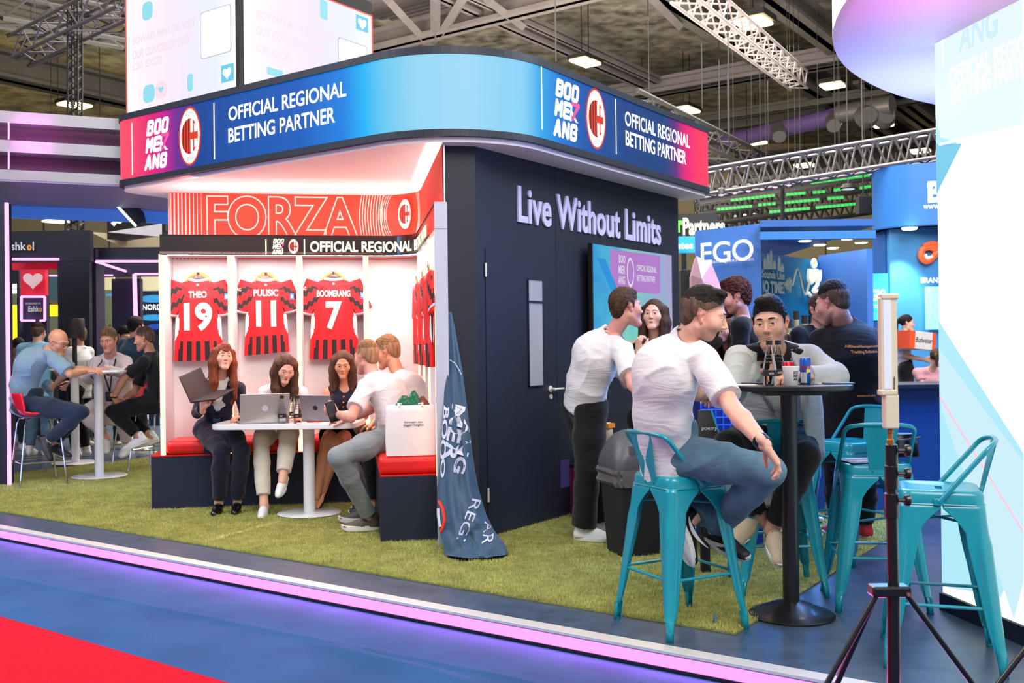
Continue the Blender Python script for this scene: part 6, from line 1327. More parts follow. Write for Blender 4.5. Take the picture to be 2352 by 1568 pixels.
# ================================================================ figure modelling: distance fields turned into one smooth surface
_rs = np.random.RandomState(5); _NL = _rs.rand(32, 32, 32).astype(np.float32)
def vnoise(p):
    q = np.floor(p).astype(int); f = p - q; f = f * f * (3 - 2 * f); q &= 31; r = (q + 1) & 31; o = 0
    for a, wa in ((0, 1 - f[:, 0]), (1, f[:, 0])):
        for b_, wb_ in ((0, 1 - f[:, 1]), (1, f[:, 1])):
            for c, wc in ((0, 1 - f[:, 2]), (1, f[:, 2])):
                o = o + wa * wb_ * wc * _NL[(r if a else q)[:, 0], (r if b_ else q)[:, 1], (r if c else q)[:, 2]]
    return o
def A3(v): return np.array([v[0], v[1], v[2]], np.float32)
class Field:
    def __init__(s, pts, pad, h):
        P_ = np.array([A3(p) for p in pts]); s.lo = P_.min(0) - pad; hi = P_.max(0) + pad; s.h = h
        n = np.ceil((hi - s.lo) / h).astype(int) + 2; s.n = n; s.F = np.full(n, .08, np.float32)
    def win(s, lo, hi):
        a = np.maximum(0, np.floor((lo - s.lo) / s.h).astype(int)); b_ = np.minimum(s.n, np.ceil((hi - s.lo) / s.h).astype(int) + 1)
        if (b_ <= a).any(): return None
        sl = tuple(slice(x, y) for x, y in zip(a, b_))
        c = [(s.lo[i] + s.h * np.arange(a[i], b_[i], dtype=np.float32)) for i in range(3)]
        return sl, c[0][:, None, None], c[1][None, :, None], c[2][None, None, :]
    def put(s, sl, d, k, op):
        G = s.F[sl]
        if op == 'u':
            if k <= 0: s.F[sl] = np.minimum(G, d); return
            h = np.clip(.5 + .5 * (G - d) / k, 0, 1); s.F[sl] = G * (1 - h) + d * h - k * h * (1 - h)
        else:                            # carve away
            h = np.clip(.5 - .5 * (G + d) / max(k, 1e-4), 0, 1); s.F[sl] = G * (1 - h) - d * h + k * h * (1 - h)
    def cone(s, a, b, ra, rb=None, k=.012, fl=None, op='u', cuts=()):
        rb = ra if rb is None else rb; a, b = A3(a), A3(b); m = max(ra, rb) + k + 3 * s.h
        w = s.win(np.minimum(a, b) - m, np.maximum(a, b) + m)
        if w is None: return s
        sl, X, Y_, Z_ = w; ab = b - a; L2 = float(ab @ ab) + 1e-9; x, y, z = X - a[0], Y_ - a[1], Z_ - a[2]
        t = np.clip((x * ab[0] + y * ab[1] + z * ab[2]) / L2, 0, 1); dx, dy, dz = x - t * ab[0], y - t * ab[1], z - t * ab[2]; d2 = dx * dx + dy * dy + dz * dz
        if fl is not None:
            n, q = A3(fl[0]), fl[1]; n = n / np.linalg.norm(n); dn = dx * n[0] + dy * n[1] + dz * n[2]; d2 = d2 + (1 / q ** 2 - 1) * dn * dn
        d = np.sqrt(d2) - (ra + (rb - ra) * t)
        for p, n in cuts: p, n = A3(p), A3(n); d = np.maximum(d, (X - p[0]) * n[0] + (Y_ - p[1]) * n[1] + (Z_ - p[2]) * n[2])
        s.put(sl, d, k, op); return s
    def ell(s, c, ax, r, k=.012, op='u', cuts=()):
        c = A3(c); m = max(r) + k + 3 * s.h; w = s.win(c - m, c + m)
        if w is None: return s
        sl, X, Y_, Z_ = w; x, y, z = X - c[0], Y_ - c[1], Z_ - c[2]; k0 = 0; k1 = 0
        for v, q in zip(ax, r): v = A3(v); u = x * v[0] + y * v[1] + z * v[2]; k0 = k0 + (u / q) ** 2; k1 = k1 + (u / q ** 2) ** 2
        k0 = np.sqrt(k0); d = k0 * (k0 - 1) / np.maximum(np.sqrt(k1), 1e-6)
        for p, n in cuts: p, n = A3(p), A3(n); d = np.maximum(d, (X - p[0]) * n[0] + (Y_ - p[1]) * n[1] + (Z_ - p[2]) * n[2])
        s.put(sl, d, k, op); return s
    def cut(s, p, n):                    # remove everything beyond a plane
        p, n = A3(p), A3(n); ar = [(s.lo[i] + s.h * np.arange(s.n[i], dtype=np.float32)) for i in range(3)]
        s.F = np.maximum(s.F, (ar[0][:, None, None] - p[0]) * n[0] + (ar[1][None, :, None] - p[1]) * n[1] + (ar[2][None, None, :] - p[2]) * n[2]); return s
    def mesh(s):
        Fv = s.F; Fv[0] = Fv[-1] = .05; Fv[:, 0] = Fv[:, -1] = .05; Fv[:, :, 0] = Fv[:, :, -1] = .05; S_ = Fv < 0
        c = sum(S_[i:i + s.n[0] - 1, j:j + s.n[1] - 1, k:k + s.n[2] - 1].astype(np.int8) for i in (0, 1) for j in (0, 1) for k in (0, 1))
        act = (c > 0) & (c < 8); ids = np.argwhere(act); idx = np.full(act.shape, -1, np.int32); idx[act] = np.arange(len(ids))
        sm = np.zeros((len(ids), 3)); ct = np.zeros(len(ids)); i, j, k = ids.T
        for ax in range(3):
            o1, o2 = [q for q in range(3) if q != ax]
            for p in (0, 1):
                for q in (0, 1):
                    a = [0, 0, 0]; a[o1] = p; a[o2] = q; b = a.copy(); b[ax] = 1
                    fa = Fv[i + a[0], j + a[1], k + a[2]]; fb = Fv[i + b[0], j + b[1], k + b[2]]; mk = (fa < 0) != (fb < 0)
                    t = np.where(mk, fa / np.where(mk, fa - fb, 1), 0); pos = np.tile(np.array(a, float), (len(ids), 1)); pos[:, ax] += t
                    sm += pos * mk[:, None]; ct += mk
        V_ = s.lo + s.h * (ids + sm / ct[:, None]); Q = []
        for ax in range(3):
            o1, o2 = ((1, 2), (2, 0), (0, 1))[ax]; sa = [slice(None)] * 3; sb = [slice(None)] * 3; sa[ax] = slice(0, -1); sb[ax] = slice(1, None)
            A_, B_ = S_[tuple(sa)], S_[tuple(sb)]; e = np.argwhere(A_ != B_)
            e = e[(e[:, o1] > 0) & (e[:, o2] > 0) & (e[:, o1] < s.n[o1] - 1) & (e[:, o2] < s.n[o2] - 1)]
            if not len(e): continue
            ins = A_[tuple(e.T)]; g = []
            for p, q in ((1, 1), (0, 1), (0, 0), (1, 0)):
                f = e.copy(); f[:, o1] -= p; f[:, o2] -= q; g.append(idx[tuple(f.T)])
            g = np.stack(g, 1); g[~ins] = g[~ins][:, ::-1]; Q.append(g)
        return V_.astype(np.float32), np.concatenate(Q) if Q else np.zeros((0, 4), int)
def vnormals(v, f):
    n = np.cross(v[f[:, 2]] - v[f[:, 0]], v[f[:, 3]] - v[f[:, 1]]); o = np.zeros_like(v)
    for k in range(4): np.add.at(o, f[:, k], n)
    return o / np.maximum(np.linalg.norm(o, axis=1), 1e-9)[:, None]
def wrinkle(v, f, amp=.006, freq=9, ax=None, st=3.0, seed=0):
    n = vnormals(v, f); p = v.astype(float).copy(); a = A3(ax if ax is not None else (1, 0, .3)); a = a + np.array([0, 0, .35 if seed % 2 else -.35]); a = a / np.linalg.norm(a)
    p = p + .09 * np.stack([vnoise(v * 4 + seed), vnoise(v * 4 + 7 + seed), vnoise(v * 4 + 13 + seed)], 1)
    q = p - np.outer(p @ a, a) * (1 - 1 / st); w = vnoise(q * freq + seed * 3.1); r = (1 - np.abs(2 * w - 1)) ** 3 - .25
    msk = .35 + 1.1 * vnoise(v * 3.3 + 5 + seed); w2 = vnoise(p * freq * .5 + seed) - .5
    return (v + n * (amp * (1.5 * r * msk + 1.1 * w2))[:, None]).astype(np.float32)
def fmesh(name, parts, m, parent, cols=None):
    vs = []; fs = []; n = 0
    for v, f in parts: vs.append(v); fs.append(f + n); n += len(v)
    v = np.concatenate(vs); f = np.concatenate(fs); o = wloc(parent) if parent else V(0, 0, 0)
    me = npmesh(name, v - A3(o), f, 4); me.materials.append(m); me.polygons.foreach_set('use_smooth', np.ones(len(f), bool))
    if cols is not None:
        a = me.color_attributes.new('Col', 'FLOAT_COLOR', 'POINT'); c = np.ones((len(v), 4), np.float32); c[:, :3] = np.concatenate(cols); a.data.foreach_set('color', c.ravel())
    ob = bpy.data.objects.new(name, me); COL.objects.link(ob); ob.parent = parent; return ob
# skin
m, t, b = nmat('skin'); at_ = t.nodes.new('ShaderNodeAttribute'); at_.attribute_name = 'Col'; t.links.new(at_.outputs['Color'], b.inputs['Base Color'])
b.inputs['Roughness'].default_value = .48; b.inputs['Subsurface Weight'].default_value = .12; b.inputs['Subsurface Radius'].default_value = (.02, .008, .005); b.inputs['Subsurface Scale'].default_value = .4
mat('eye_white', (225, 220, 216), .15, coat=.5); mat('iris_brown', (62, 40, 26), .1, coat=.6); mat('iris_blue', (90, 120, 140), .1, coat=.6)
mat('lip', (176, 92, 84), .4); mat('lip_pale', (186, 118, 104), .45)
def hairmat(name, c): return mat(name, c, .5, var=.45, vs=55, bump=.9, bs=170, stretch=(1, 1, .18), spec=.2)
hairmat('hair_dark', (30, 23, 20)); hairmat('hair_black', (16, 13, 13)); hairmat('hair_brown', (72, 48, 34)); hairmat('hair_auburn', (118, 58, 34)); hairmat('hair_light', (128, 96, 62)); hairmat('hair_red', (74, 32, 24)); hairmat('hair_grey', (120, 112, 104)); hairmat('hair_side_dark', (96, 74, 62)); hairmat('hair_side_light', (158, 122, 92))
def cloth(name, c, rough=.85, bump=.07, bs=420, var=.04, fold=.22):
    m = mat(name, c, rough, var=var, vs=7, bump=bump, bs=bs, sheen=.15, spec=.25); t = m.node_tree     # woven grain, then soft creases
    b1 = [n for n in t.nodes if n.type == 'BUMP'][0]; tc = t.nodes.new('ShaderNodeTexCoord'); mp = t.nodes.new('ShaderNodeMapping'); mp.inputs['Rotation'].default_value = (.5, .4, .6); mp.inputs['Scale'].default_value = (1, 1, 3.2)
    t.links.new(tc.outputs['Object'], mp.inputs[0]); n = t.nodes.new('ShaderNodeTexNoise'); n.inputs['Scale'].default_value = 3.6; n.inputs['Detail'].default_value = 2.5; n.inputs['Distortion'].default_value = 1.4; t.links.new(mp.outputs[0], n.inputs['Vector'])
    a = t.nodes.new('ShaderNodeMath'); a.operation = 'SUBTRACT'; a.inputs[1].default_value = .5; q = t.nodes.new('ShaderNodeMath'); q.operation = 'ABSOLUTE'; t.links.new(n.outputs[0], a.inputs[0]); t.links.new(a.outputs[0], q.inputs[0])
    b2 = t.nodes.new('ShaderNodeBump'); b2.invert = True; b2.inputs['Strength'].default_value = fold; b2.inputs['Distance'].default_value = .05; t.links.new(q.outputs[0], b2.inputs['Height']); t.links.new(b1.outputs[0], b2.inputs['Normal'])
    b = t.nodes['Principled BSDF']; t.links.new(b2.outputs[0], b.inputs['Normal']); return m
cloth('tee_white', (222, 219, 220)); cloth('blazer_pale', (182, 184, 180)); cloth('suit_black', (16, 16, 19)); cloth('tee_black', (18, 17, 22)); cloth('trouser_black', (14, 13, 15))
cloth('jeans_blue', (84, 116, 134), bump=.2, bs=400, var=.3); cloth('jeans_grey', (128, 138, 142), bump=.2, bs=300, var=.16); cloth('jeans_dark', (26, 38, 54), var=.2); cloth('navy_cloth', (24, 26, 48)); cloth('cream_cloth', (222, 212, 196))
cloth('polo_blue', (122, 148, 158)); cloth('shirt_sky', (130, 190, 225)); cloth('pink_cloth', (215, 150, 160)); cloth('maroon', (70, 24, 34)); cloth('teal_shirt', (40, 70, 92)); cloth('jacket_white', (222, 205, 205)); cloth('white_trouser', (216, 204, 204)); cloth('olive_cloth', (90, 100, 70))
mat('shoe_white', (232, 230, 226), .5); mat('shoe_black', (20, 20, 24), .5); mat('shoe_beige', (196, 176, 146), .6); mat('shoe_grey', (70, 62, 56), .6); mat('sole_white', (228, 226, 220), .5); mat('sole_dark', (46, 38, 36), .7, bump=.6, bs=90); mat('leather_black', (14, 13, 15), .2, coat=.5)
mat('lanyard_black', (20, 20, 24), .6); mat('lanyard_plum', (120, 26, 84), .6); mat('badge_blue', (50, 90, 120), .4); mat('badge_dark', (24, 26, 34), .3, coat=.5); mat('gold_m', (214, 168, 84), .25, metal=.9)

from mathutils.bvhtree import BVHTree
def snap(v, planes, h, rad=.2):
    for p, n in planes:
        p, n = A3(p), A3(n); n = n / np.linalg.norm(n); r = v - p; d = r @ n; m_ = (np.abs(d) < 1.7 * h) & (np.linalg.norm(r, axis=1) < rad); v[m_] -= (d[m_])[:, None] * n
    return v
def tree(ob):
    o = wloc(ob.parent); return BVHTree.FromPolygons([v.co + o for v in ob.data.vertices], [tuple(p.vertices) for p in ob.data.polygons])
def drape(bt, p, n, off=.004):          # lay a point on the cloth, coming in along -n
    h_ = bt.ray_cast(p + n * .5, -n, .9)
    return (h_[0] + n * off) if h_[0] is not None else p
def frame(f, up=ZV):
    f = Vector(f).normalized(); r = f.cross(Vector(up)).normalized(); u = r.cross(f).normalized(); return f, r, u   # r: the person's own right
def yawv(deg, pitch=0): a, p_ = math.radians(deg), math.radians(pitch); return V(math.sin(a) * math.cos(p_), -math.cos(a) * math.cos(p_), math.sin(p_))
def reach(prev, px, py, L, near=True):
    d = ray(px, py); o = V(0, 0, CH) - prev; a = d.dot(d); b_ = 2 * d.dot(o); c = o.dot(o) - L * L; D = b_ * b_ - 4 * a * c
    if D < 0: t = -b_ / 2 / a; q = V(0, 0, CH) + d * t; return prev + (q - prev).normalized() * L
    t = (-b_ - math.sqrt(D)) / 2 / a if near else (-b_ + math.sqrt(D)) / 2 / a; return V(0, 0, CH) + d * t
def hand(Fd, W, d, palm, thumb, S, curl=(20, 30, 20), tcurl=15, spread=1.0, h=.0045, fist=None):
    """five unequal, bent fingers on a palm; thumb leaves the side near the palm's base"""
    d = d.normalized(); n = (palm - d * palm.dot(d)).normalized(); s_ = thumb - d * thumb.dot(d) - n * thumb.dot(n); s_.normalize()
    f = Field([W - d * .04 * S, W + d * .22 * S, W + n * .08, W - n * .05, W + s_ * .1, W - s_ * .07], .02, h)
    f.cone(W - d * .03 * S, W + d * .012 * S, .027 * S, .025 * S, fl=(n, .72))
    offs = (.029, .0105, -.009, -.027); lens = (.074, .083, .077, .060)
    for i in range(4):
        o = offs[i] * S; K = W + d * (.088 - .004 * (i == 0) - .007 * (i == 3)) * S + s_ * o - n * .002
        f.cone(W + d * .012 * S + s_ * o * .55, K, .0145 * S, .0118 * S, k=.012 * S)
        cur = K; dr = (d + s_ * (.10 * (1.5 - i) / 1.5) * spread).normalized(); L = lens[i] * S; a = 0; cl = curl[i] if isinstance(curl[0], (tuple, list)) else curl
        for j, (fr, r0, r1) in enumerate(((.46, .0098, .0088), (.29, .0088, .0080), (.25, .0080, .0066))):
            a += math.radians(cl[j]); v = dr * math.cos(a) + n * math.sin(a); nx = cur + v * L * fr; f.cone(cur, nx, r0 * S, r1 * S, k=.0035 * S); cur = nx
    T0 = W + d * .018 * S + s_ * .020 * S + n * .006; a = math.radians(tcurl)
    T1 = T0 + (d * .62 + s_ * .62 + n * .30).normalized() * .046 * S; T2 = T1 + (d * (.86) + s_ * (.42 - math.sin(a)) + n * (.25 + math.sin(a))).normalized() * .034 * S; T3 = T2 + (d * .95 + s_ * (.15 - math.sin(a) * 1.2) + n * (.2 + math.sin(a))).normalized() * .027 * S
    f.cone(T0, T1, .0165 * S, .0125 * S, k=.012 * S); f.cone(T1, T2, .0115 * S, .0105 * S, k=.004); f.cone(T2, T3, .0105 * S, .0085 * S, k=.003)
    return f.mesh()
def shoe(par, A_, fd, up, S, m_up, m_sole, kind='sneaker', L=.285, extra=None):
    """upper, sole and laces; A_: ankle joint, fd: toe direction"""
    fd = fd.normalized(); up = (up - fd * up.dot(fd)).normalized(); s_ = fd.cross(up); L = L * S; b0 = A_ - up * .092 * S; hl = b0 - fd * .075 * S
    out = []; n = 28
    for k in range(n):
        t = 2 * PI * k / n; x = math.cos(t); y = math.sin(t); w = (.036 + .010 * math.sin((x + 1) / 2 * PI * .9)) * S * (1 if x > -.2 else .92)
        out.append(hl + fd * (L * (x + 1) / 2) + s_ * (y * w * (1.05 if x > 0 else 1)))
    th = {'sneaker': .026, 'chunky': .036, 'flat': .010}[kind] * S
    lift = lambda p: up * (.014 * S * max(0, ((p - hl).dot(fd) / L - .78) / .22) ** 2)
    c_ = sum(out, V(0, 0, 0)) / n
    MB().rings([[p + lift(p) + (c_ - p) * .05 for p in out], [p + lift(p) + up * th * .3 for p in out], [p + lift(p) + up * th for p in out]]).make('shoe_sole', m_sole, par, smooth=True, ang=50)
    f = Field([hl - fd * .03, hl + fd * (L + .03), b0 + up * .17 * S, b0 - up * .02, b0 + s_ * .08, b0 - s_ * .08], .01, .006 if S > .9 else .008); q = th * .8
    f.cone(hl + fd * .038 * S + up * .035 * S, hl + fd * L * .5 + up * .032 * S, .037 * S, .043 * S, k=.02, fl=(s_, .92)); f.cone(hl + fd * L * .5 + up * .032 * S, hl + fd * (L - .040 * S) + up * .020 * S, .043 * S, .034 * S, k=.02)
    top = .105 if kind != 'flat' else .07
    f.cone(hl + fd * .045 * S + up * .05 * S, hl + fd * .055 * S + up * top * S, .036 * S, .038 * S, k=.02); f.cone(hl + fd * .07 * S + up * .075 * S, hl + fd * L * .62 + up * .045 * S, .030 * S, .026 * S, k=.02)
    f.cut(b0 + up * q, -up)
    f.cone(A_ + up * .05 * S, hl + fd * .068 * S + up * (top - .005) * S, .030 * S, .027 * S, k=.006, op='s')
    sh = fmesh('shoe_upper', [f.mesh()], m_up, par)
    if kind != 'flat':
        for k in range(4):
            c = hl + fd * (L * .40 + k * .022 * S) + up * (.094 - k * .011) * S; MB().tube([c - s_ * .022 * S - up * .006, c + up * .003, c + s_ * .022 * S - up * .006], .0032 * S, 5).make('lace', MATS['sole_white'] if m_up.name != 'shoe_beige' else m_up, sh)
    return sh
SKIN = {'fair': (232, 176, 152), 'tan': (206, 146, 112), 'pink': (224, 158, 140), 'olive': (212, 160, 134), 'dark': (150, 96, 70)}
def figure(label, joints, top, legs, hair, skin='fair', S=1.06, fem=False, detail=1, beard=0, group=None, build=1.0, extra=None, shoes=None, name='person'):
    """joints: points in space. pelvis, neck, head, hyaw/hpitch/hroll, shoulder side vector, hips, limbs"""
    J = joints; P0 = J['pelvis']; NK = J['neck']; base = V(P0.x, P0.y, J.get('ground', 0))
    T = thing(name, base, label, 'person', group); h = {2: .0075, 1: .010, 0: .013}[detail]; hh = {2: .0030, 1: .0042, 0: .006}[detail]; hw_ = {2: .0042, 1: .005, 0: .0065}[detail]
    sv = J['side'].normalized()              # towards the person's right shoulder
    up = (NK - P0).normalized(); bf = up.cross(sv).normalized()     # body forward
    if J.get('fwd') is not None and bf.dot(J['fwd']) < 0: bf = -bf
    sw = (.165 if fem else .188) * S * build; SR = J.get('SR') or NK + sv * sw - up * .035 * S; SL = J.get('SL') or NK - sv * sw - up * .035 * S
    hv = (J.get('hside') or sv).normalized(); HR, HL = P0 + hv * .088 * S, P0 - hv * .088 * S
    sk = np.array([s2l(c) for c in SKIN[skin]], np.float32); parts = []; cols = []
    def addp(vf, c=None): parts.append(vf); cols.append(np.tile(sk, (len(vf[0]), 1)) if c is None else c)
    bow = J.get('bow', .03); W1 = P0.lerp(NK, .35) - bf * bow; W2 = P0.lerp(NK, .68) - bf * bow * 1.1
    # ---- skin: torso, neck, arms, legs as one surface
    arms = [(SR, J['ER'], J['WR']), (SL, J['EL'], J['WL'])]; lg = [(HR, J['KR'], J['AR']), (HL, J['KL'], J['AL'])]
    allp = [P0, NK, J['head'], SR, SL, W1, W2] + [p for a in arms for p in a] + [p for a in lg for p in a]
    f = Field(allp, .13, h); tw = build
    f.cone(HR, HL, .085 * S * tw, None, k=.04, fl=(bf, .9)); f.cone(P0, W1, .115 * S * tw, .108 * S * tw, k=.05, fl=(bf, .72)); f.cone(W1, W2, .108 * S * tw, .128 * S * tw, k=.05, fl=(bf, .70)); f.cone(W2, NK - up * .06 * S, .128 * S * tw, .075 * S, k=.05, fl=(bf, .7))
    f.cone(SR, SL, .048 * S, None, k=.05)
    hd = J['head']; hf, hr, hu = frame(yawv(J['hyaw'], J.get('hpitch', 0))); ro = math.radians(J.get('hroll', 0)); hr, hu = hr * math.cos(ro) + hu * math.sin(ro), hu * math.cos(ro) - hr * math.sin(ro)
    HS = S * (.94 if fem else 1.0)
    hp = lambda a, b_, c: hd + (hr * a + hf * b_ + hu * c) * HS
    nr = (.044 if fem else .051 * (.6 + .4 * build)) * S; f.cone(NK - up * .02, hp(0, -.018, -.055), nr * 1.08, nr, k=.015)
    for a in (SR, SL): f.cone(NK + up * .012 * S - bf * .01, a, .040 * S, .040 * S, k=.02)
    for (a, e, w), sg in zip(arms, (1, -1)):
        r0, r1, r2 = (.040, .034, .023) if fem else (.046, .039, .027); r0, r1, r2 = r0 * S * (.5 + .5 * build), r1 * S, r2 * S
        f.cone(a, a.lerp(e, .5), r0 * 1.05, r0, k=.03); f.cone(a.lerp(e, .5), e, r0, r1 * .92, k=.02); f.cone(e, e.lerp(w, .3), r1 * .95, r1 * 1.05, k=.015); f.cone(e.lerp(w, .3), w, r1 * 1.05, r2, k=.015)
    for (a, k_, an) in lg:
        f.cone(a, k_, .080 * S, .054 * S, k=.03); f.cone(k_, k_.lerp(an, .35), .052 * S, .054 * S, k=.02); f.cone(k_.lerp(an, .35), an, .054 * S, .034 * S, k=.02); f.cone(an, an - (an - k_).normalized() * -.04, .034 * S, .036 * S, k=.02)
    addp(f.mesh())
    # ---- head
    f = Field([hp(0, 0, 0)], .165 * HS, hh); e = lambda c, r, k=.02, op='u', cuts=(): f.ell(hp(*c), (hr, hf, hu), [q * HS for q in r], k=k * HS, op=op, cuts=cuts); cn = lambda a, b_, ra, rb=None, k=.012, op='u': f.cone(hp(*a), hp(*b_), ra * HS, (ra if rb is None else rb) * HS, k=k * HS, op=op)
    e((0, -.012, .036), (.0745, .094, .088)); e((0, .030, -.022), (.061 if fem else .060, .062, .084), .03); jw = .044 if fem else .047 * (.7 + .3 * build)
    cn((jw, -.002, -.05), (.012, .070, -.098), .021, .018, .022); cn((-jw, -.002, -.05), (-.012, .070, -.098), .021, .018, .022); cn((-.01, .078, -.100), (.01, .078, -.100), .0165 if fem else .019, None, .02)
    e((0, .066, -.062), (.030, .022, .028), .02)
    for sx in (1, -1):
        e((sx * .042, .058, -.022), (.024, .022, .025), .03); cn((sx * .012, .086, .026), (sx * .046, .074, .026), .0080 if fem else .013, .007 if fem else .009, .014)
        e((sx * .031, .101, .004), (.019, .015 if fem else .017, .0118 if fem else .0145), .012, 's')
        cn((sx * .076, -.008, .006), (sx * .074, .002, -.026), .014, .008, .006); e((sx * .080, .002, -.004), (.006, .006, .014), .004, 's')
        cn((sx * .070, .004, .012), (sx * .083, -.016, .024), .006, .006, .006); cn((sx * .083, -.016, .024), (sx * .083, -.020, .0), .006, .005, .006)
        # lids around the eyeballs
        for q in range(4):
            t0, t1 = q / 4, (q + 1) / 4; X_ = lambda t: sx * (.017 + .029 * t); zz = lambda t: (.0102 if fem else .0092) + .0032 * math.sin(t * PI); yy = lambda t: .0880 + .0025 * math.sin(t * PI) - .011 * t
            cn((X_(t0), yy(t0), zz(t0)), (X_(t1), yy(t1), zz(t1)), .0042, None, .004); cn((X_(t0), yy(t0) - .001, -.0022 - .0022 * math.sin(t0 * PI)), (X_(t1), yy(t1) - .001, -.0022 - .0022 * math.sin(t1 * PI)), .0035, None, .004)
    nz = .94 if fem else 1.0
    cn((0, .088, .016), (0, .108 * nz, -.024), .0075, .0100, .010); e((0, .1085 * nz, -.028), (.0105, .010, .0085), .006); e((.0115, .099, -.031), (.0065, .009, .006), .006); e((-.0115, .099, -.031), (.0065, .009, .006), .006)
    cn((-.016, .0865, -.058), (.016, .0865, -.058), .0065, None, .006); cn((-.014, .085, -.0685), (.014, .085, -.0685), .0065, None, .006); cn((-.020, .0945, -.0632), (.020, .0945, -.0632), .0022, None, .003, 's')
    q0_ = hp(0, -.018, -.050); f.cone(q0_, q0_ + (NK - q0_).normalized() * .07, nr, nr * 1.02, k=.012)
    v, F_ = f.mesh(); c = np.tile(sk, (len(v), 1)); L_v = (v - A3(hd)) @ np.stack([A3(hr), A3(hf), A3(hu)], 1) / HS; x, y, z = L_v.T
    def mix(c, w, col, hard=1.0): w = np.clip(w, 0, 1)[:, None] * hard; return c * (1 - w) + np.array([s2l(q) for q in col], np.float32) * w
    c = mix(c, 1 - np.sqrt(((np.abs(x) - .042) / .026) ** 2 + ((y - .06) / .04) ** 2 + ((z + .03) / .026) ** 2), (214, 120, 104), .5); c = mix(c, 1 - np.sqrt((x / .018) ** 2 + ((y - .108) / .025) ** 2 + ((z + .026) / .016) ** 2), (216, 124, 108), .4)
    c = mix(c, 1.2 - np.sqrt(((np.abs(x) - .083) / .02) ** 2 + (y / .04) ** 2 + (z / .04) ** 2), (216, 118, 104), .5)
    hc = {'hair_black': (40, 34, 34), 'hair_dark': (62, 48, 40), 'hair_brown': (94, 68, 52), 'hair_light': (150, 120, 90), 'hair_red': (90, 50, 40), 'hair_grey': (150, 140, 130), 'hair_auburn': (120, 70, 50)}.get(hair.get('mat', 'hair_dark'), (60, 48, 40))
    if beard:
        jl = np.clip((-.030 - z) / .02, 0, 1) * np.clip((y + .005) / .02, 0, 1); gt = np.clip(1.3 - np.sqrt((x / .032) ** 2 + ((z + .078) / .042) ** 2), 0, 1) * np.clip((y - .05) / .02, 0, 1)
        lp = np.clip(1.4 - np.sqrt((x / .022) ** 2 + ((z + .063) / .0095) ** 2), 0, 1); c = mix(c, jl * (1 - lp), hc, .5 * min(beard, 1)); c = mix(c, gt * (1 - lp), hc, .9 * max(0, beard - .15))
    st_ = hair.get('style', 'short')
    if st_ in ('short', 'fade', 'crop'):         # clipped hair at sides and nape shows as colour on the scalp
        ln = (x * 0 + (y - .062) * .52 - (z - .055) * .85); sides = np.clip(.5 - (ln - .008) / .018, 0, 1) * np.clip((z + .055) / .02, 0, 1); earz = np.clip(1.2 - np.sqrt(((np.abs(x) - .085) / .022) ** 2 + ((y) / .028) ** 2 + (z / .034) ** 2), 0, 1)
        c = mix(c, sides * (1 - earz) * (1 if st_ != 'crop' else 1), hc, hair.get('side', .8))
    if st_ == 'bald': c = mix(c, np.clip(.5 - ((y + .03) * .4 + (z - .0) * .9 + .01) / .02, 0, 1) * np.clip((-y + .01) / .02, 0, 1) * np.clip((z + .06) / .02, 0, 1), (170, 130, 110), .5)
    parts.append((v, F_)); cols.append(c)
    # ---- hands
    for nm, (a, e_, w) in zip(('R', 'L'), arms):
        H = J.get('hand' + nm, {}); d = Vector(H.get('d') or (w - e_)).normalized(); pal = Vector(H.get('palm') or V(0, 0, -1)); th = H.get('thumb')
        if th is None: th = (d.cross(pal)) * (1 if nm == 'R' else -1)
        v, F_ = hand(None, w, d, pal, Vector(th), S * (.9 if fem else 1.0), H.get('curl', (18, 28, 18)), H.get('tcurl', 15), h=hw_); cc_ = np.tile(sk * .97, (len(v), 1)); parts.append((v, F_)); cols.append(cc_)
    body = fmesh('body', parts, MATS['skin'], T, cols)
    # ---- face pieces
    if J.get('face', True):
        gz = J.get('gaze'); im = MATS[hair.get('iris', 'iris_brown')]
        for sx in (1, -1):
            ec = hp(sx * .031, .0782, .004); g = ((gz - ec).normalized() if gz is not None else hf); g = (g + hf).normalized(); gr = g.cross(hu).normalized(); gu = gr.cross(g)
            mb = MB(); R_ = .0118 * HS; prof = [(R_ * math.sin(a), R_ * math.cos(a)) for a in [PI * k / 14 for k in range(15)]]
            mb.lathe([(r, z_) for r, z_ in prof[::-1]], ec, 16, ax=(gr, gu, g))
            for q in range(len(mb.f)):
                zc_ = sum(((mb.v[i] - ec).dot(g) for i in mb.f[q])) / len(mb.f[q]) / R_; mb.m[q] = 2 if zc_ > .95 else (1 if zc_ > .80 else 0)
            mb.make('eye', [MATS['eye_white'], im, MATS['black']], T, smooth=True, ang=180)
            bm2 = MATS[hair.get('brow', hair.get('mat', 'hair_dark'))]; th_ = (.0018 if fem else .0027) * hair.get('browt', 1)
            MB().tube([hp(sx * .014, .0970, .0275), hp(sx * .026, .0955, .0305), hp(sx * .039, .0870, .0295), hp(sx * .050, .0760, .0230)], [th_ * HS, th_ * 1.25 * HS, th_ * HS, th_ * .4 * HS], 6).make('eyebrow', bm2, T, smooth=True)
        lm = MATS['lip' if fem else 'lip_pale']
        MB().tube([hp(-.021, .0865, -.0625), hp(-.010, .0935, -.0592), hp(0, .0952, -.0602), hp(.010, .0935, -.0592), hp(.021, .0865, -.0625)], [.001, .0030 * HS, .0026 * HS, .0030 * HS, .001], 6).make('lips', lm, T, smooth=True)
        MB().tube([hp(-.018, .0865, -.0655), hp(-.009, .0930, -.0675), hp(.009, .0930, -.0675), hp(.018, .0865, -.0655)], [.001, .0036 * HS, .0036 * HS, .001], 6).make('lips', lm, T, smooth=True)
